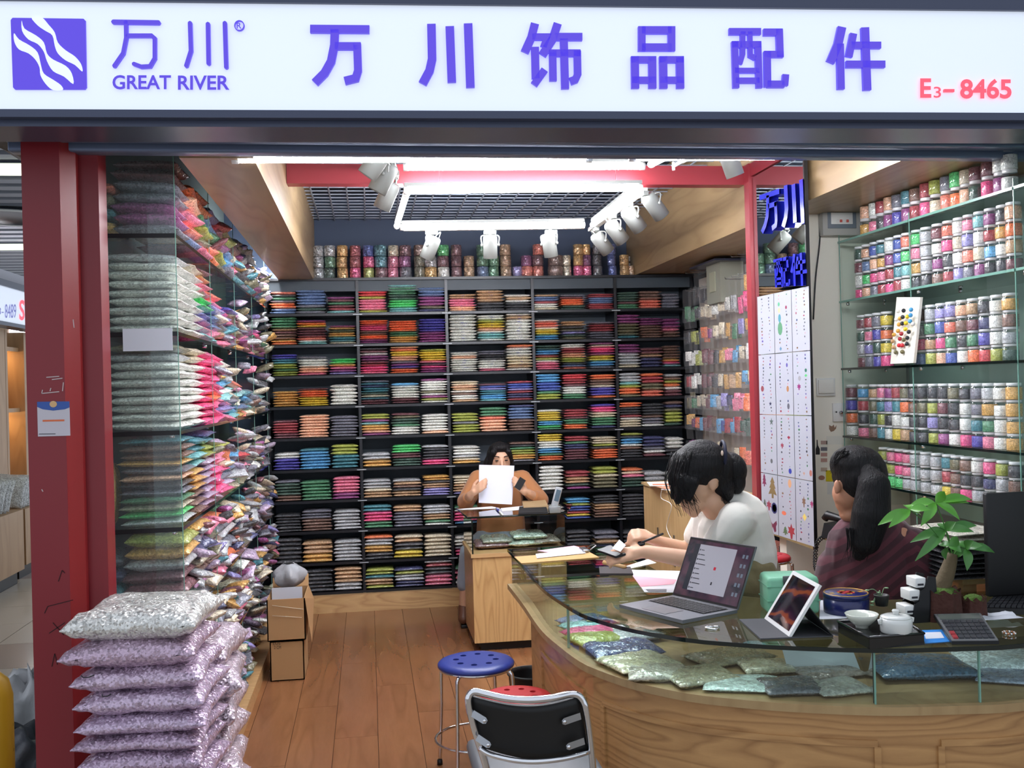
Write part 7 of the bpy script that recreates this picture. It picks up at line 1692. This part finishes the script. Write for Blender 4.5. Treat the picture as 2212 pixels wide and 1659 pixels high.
MB().bbox((XN-.35,(yb+yc)/2,1.995),(.12,.3,.02)).build('niche_lamp', pm('warm_lamp',(255,214,150),.5,emit=9), t); MB().bbox((XN-.35,(yb+yc)/2,1.40),(.12,.3,.02)).build('niche_lamp', pm('warm_lamp',(255,214,150),.5,emit=9), t)
vs2 = thing('vase_of_flowers', 'small dark vase of dried flowers in the lit wooden niche', 'vase', (XN-.35,(yb+yc)/2,1.46))
MB().lathe([(0,0),(.05,0),(.07,.08),(.03,.16),(.035,.18),(0,.18)], 14, Matrix.Translation((XN-.35,(yb+yc)/2,1.461))).build('vase', pm('brown_vase',(120,84,60),.5), vs2)
for k in range(7): MB().tube([(XN-.35,(yb+yc)/2,1.63),(XN-.35+.05*math.sin(k),(yb+yc)/2+.09*math.cos(k*2),1.80+.02*k)], .006, 5).build('stem', pm('dried_stem',(110,76,56),.8), vs2)
lw = thing('shop_window_light', 'bright square window light in the neighbouring shop', 'light', tuple(at(33,735,X=XN-1.588)))
p = at(33,734,X=XN-1.588); MB().bbox((p.x,p.y,p.z),(.02,.42,.26)).build('panel', pm('window_glow',(245,240,255),.5,emit=3), lw)
tube_light('thin tube light in the neighbouring shop, upper', at(17,699,X=XN-.6), at(44,703,X=XN-.6), .03, 'tube lights of the neighbouring shop'); tube_light('thin tube light in the neighbouring shop, lower', at(50,718,X=XN-.6), at(78,724,X=XN-.6), .03, 'tube lights of the neighbouring shop')
# shelf of packets further in
rk = thing('packet_rack', 'dark rack with rows of red and white packets in the neighbouring shop', 'rack', (XN-.6, 11, 0))
y0, y1_ = at(52,900,X=XN-.5).y+.12, at(84,900,X=XN-.5).y
MB().box((XN-.95,y0,.62),(XN-.9,y1_,2.4)).build('rack_back', M_BLACK, rk)
RKZ = [at(66,v,X=XN-.5).z for v in (768,810,850,890,930,998,1045)]
for z in RKZ: MB().box((XN-.899,y0,z-.02),(XN-.5,y1_,z)).build('rack_shelf', M_NW, rk)
for i, z in enumerate(RKZ):
    n_ = 3 if i < 5 else 2
    for j in range(8):
        for k in range(n_):
            ch = 'OwOqwOwe'[(i+j+k) % 8]; o = inst('packet', ME_PK[(j+k) % 5], (XN-.68, y0+.12+j*(y1_-y0-.2)/7.5, z+.016+.036*k), (.3,.24,.036), color=COL[ch][1])
            tag(o, '%s packet in the neighbouring rack, %s layer, %s pile from front, %s shelf' % (COL[ch][0], ['bottom','second','third'][k], ORD[j+1], ORD[i+1]), 'packet', 'packets in the neighbouring rack')
# low wooden counter with white bags
for i, (pa, pb, zt, x_, lab) in enumerate((((-40,1130),(52,1110),.62,XN+.35,'nearer low wooden counter of the neighbouring shop'),((54,1104),(90,1095),.60,XN+.30,'farther low wooden counter of the neighbouring shop'))):
    q0, q1 = at(*pa, X=x_), at(*pb, X=x_); t = thing('low_counter', lab, 'counter', (x_-.2,(q0.y+q1.y)/2,0))
    MB().box((x_-.5,q0.y,.12),(x_,q1.y-.02,zt)).build('counter_body', M_NW, t); MB().box((x_-.45,q0.y,0),(x_-.06,q1.y-.02,.119)).build('toe_kick', M_BLACK, t)
    for k in range(9 if i == 0 else 4):
        yy = q0.y+.1+(q1.y-q0.y-.2)*k/(9 if i == 0 else 4)
        o = inst('white_bag', ME_BAG[k % 6], (x_-.22, yy, zt+.15), (.36,.28,.05), (1.1+.1*math.sin(k*3),.1,.1), color=lin((214,214,212))); tag(o, 'white flat bag leaning on the %s low counter, %s from front' % (['nearer','farther'][i], ORD[k+1]), 'bag', 'white bags on the neighbouring counters')
# sticker with blank squares on the red column (codes left out)
t = thing('notice_sticker', 'white notice sticker with blue wave header on the red column', 'sticker', tuple(at(115,905,Y=3.278)))
fpl = lambda px, py, o=0: at(px, py, Y=3.2785-o)
q = [(80,868),(150,867),(152,941),(82,943)]
MB().add([tuple(fpl(*v,.0)) for v in q]+[tuple(fpl(*v,.001)) for v in q], [(0,1,2,3),(4,7,6,5),(0,4,5,1),(1,5,6,2),(2,6,7,3),(3,7,4,0)]).build('sheet', pm('sticker_white',(196,190,198),.5), t)
tri_poly('blue_header', [[(80,868),(150,867),(150.3,880),(140,884),(115,887),(92,884),(80.3,879)]], t, pm('sticker_blue',(48,84,160),.5), lambda a, b, o: fpl(a, b, .0016), 0)
tri_poly('badge', [[(115+8*math.cos(a),873+7*math.sin(a)) for a in np.linspace(0,6.28,17)[:-1]]], t, pm('badge_gold',(210,170,120),.5), lambda a, b, o: fpl(a, b, .0022), 0)
tri_poly('orange_band', [[(92,907),(139,906),(139,910),(92,911)]], t, pm('sticker_orange',(214,110,70),.5), lambda a, b, o: fpl(a, b, .0016), 0)
tri_poly('print_line', [[(84,937),(120,936.5),(120,938),(84,938.5)]], t, M_TXT, lambda a, b, o: fpl(a, b, .0016), 0)
# yellow bollard and plastic bags at the lower left
p = at(6,1659,Y=3.35); t = thing('yellow_barrier_post', 'scuffed yellow steel post at the lower left corner', 'post', (p.x-.03,3.4,0))
def bp_(u, v): a = u*6.2832; return (p.x-.03+.06*math.cos(a), 3.4+.06*math.sin(a), v*.66)
MB().lathe([(0,.0),(.062,.0),(.062,.60),(.050,.65),(.02,.68),(0,.685)], 20, Matrix.Translation((p.x-.045,3.4,0)), cap=False).build('post', pm('yellow_paint',(196,150,30),.5,bump=.2,bscale=30), t)
for z in (.30,.33,.42,.50): MB().lathe([(.0625,0),(.0625,.010)], 5, Matrix.Translation((p.x-.045,3.4,z)), cap=False).build('scuff', M_BLACK, t)
def bag_blob(label, px, py, Y, rx, rz_, rgb, seed, name='plastic_bag'):
    c_ = at(px, py, Y=Y); rs_ = np.random.RandomState(seed); ph = rs_.uniform(0,6,6)
    def fn(u, v):
        a = u*2*math.pi; b = math.pi*v; k = 1+.14*math.sin(4*a+ph[0]+3*b)+.10*math.sin(7*a+ph[1]-5*b)+.08*math.sin(11*b+ph[2]+2*a)
        return (c_.x+rx*k*math.sin(b)*math.cos(a), Y+rx*k*math.sin(b)*math.sin(a), max(.002, rz_-rz_*1.02*math.cos(b)*k))
    o = MB().sheet(fn, 36, 20).build(name, pm('bag_%d' % seed, rgb, .3, trans=.15, bump=.8, bscale=12), fix=False); tag(o, label, 'bag')
bag_blob('white plastic carrier bag on the corridor floor by the column', 62,1560,4.35,.17,.20,(214,214,216),1); bag_blob('dark grey plastic bag on the corridor floor behind yellow post', 22,1600,4.05,.15,.14,(88,90,96),2)
for o in LOCALS:
    if '_local' in o: del o['_local']
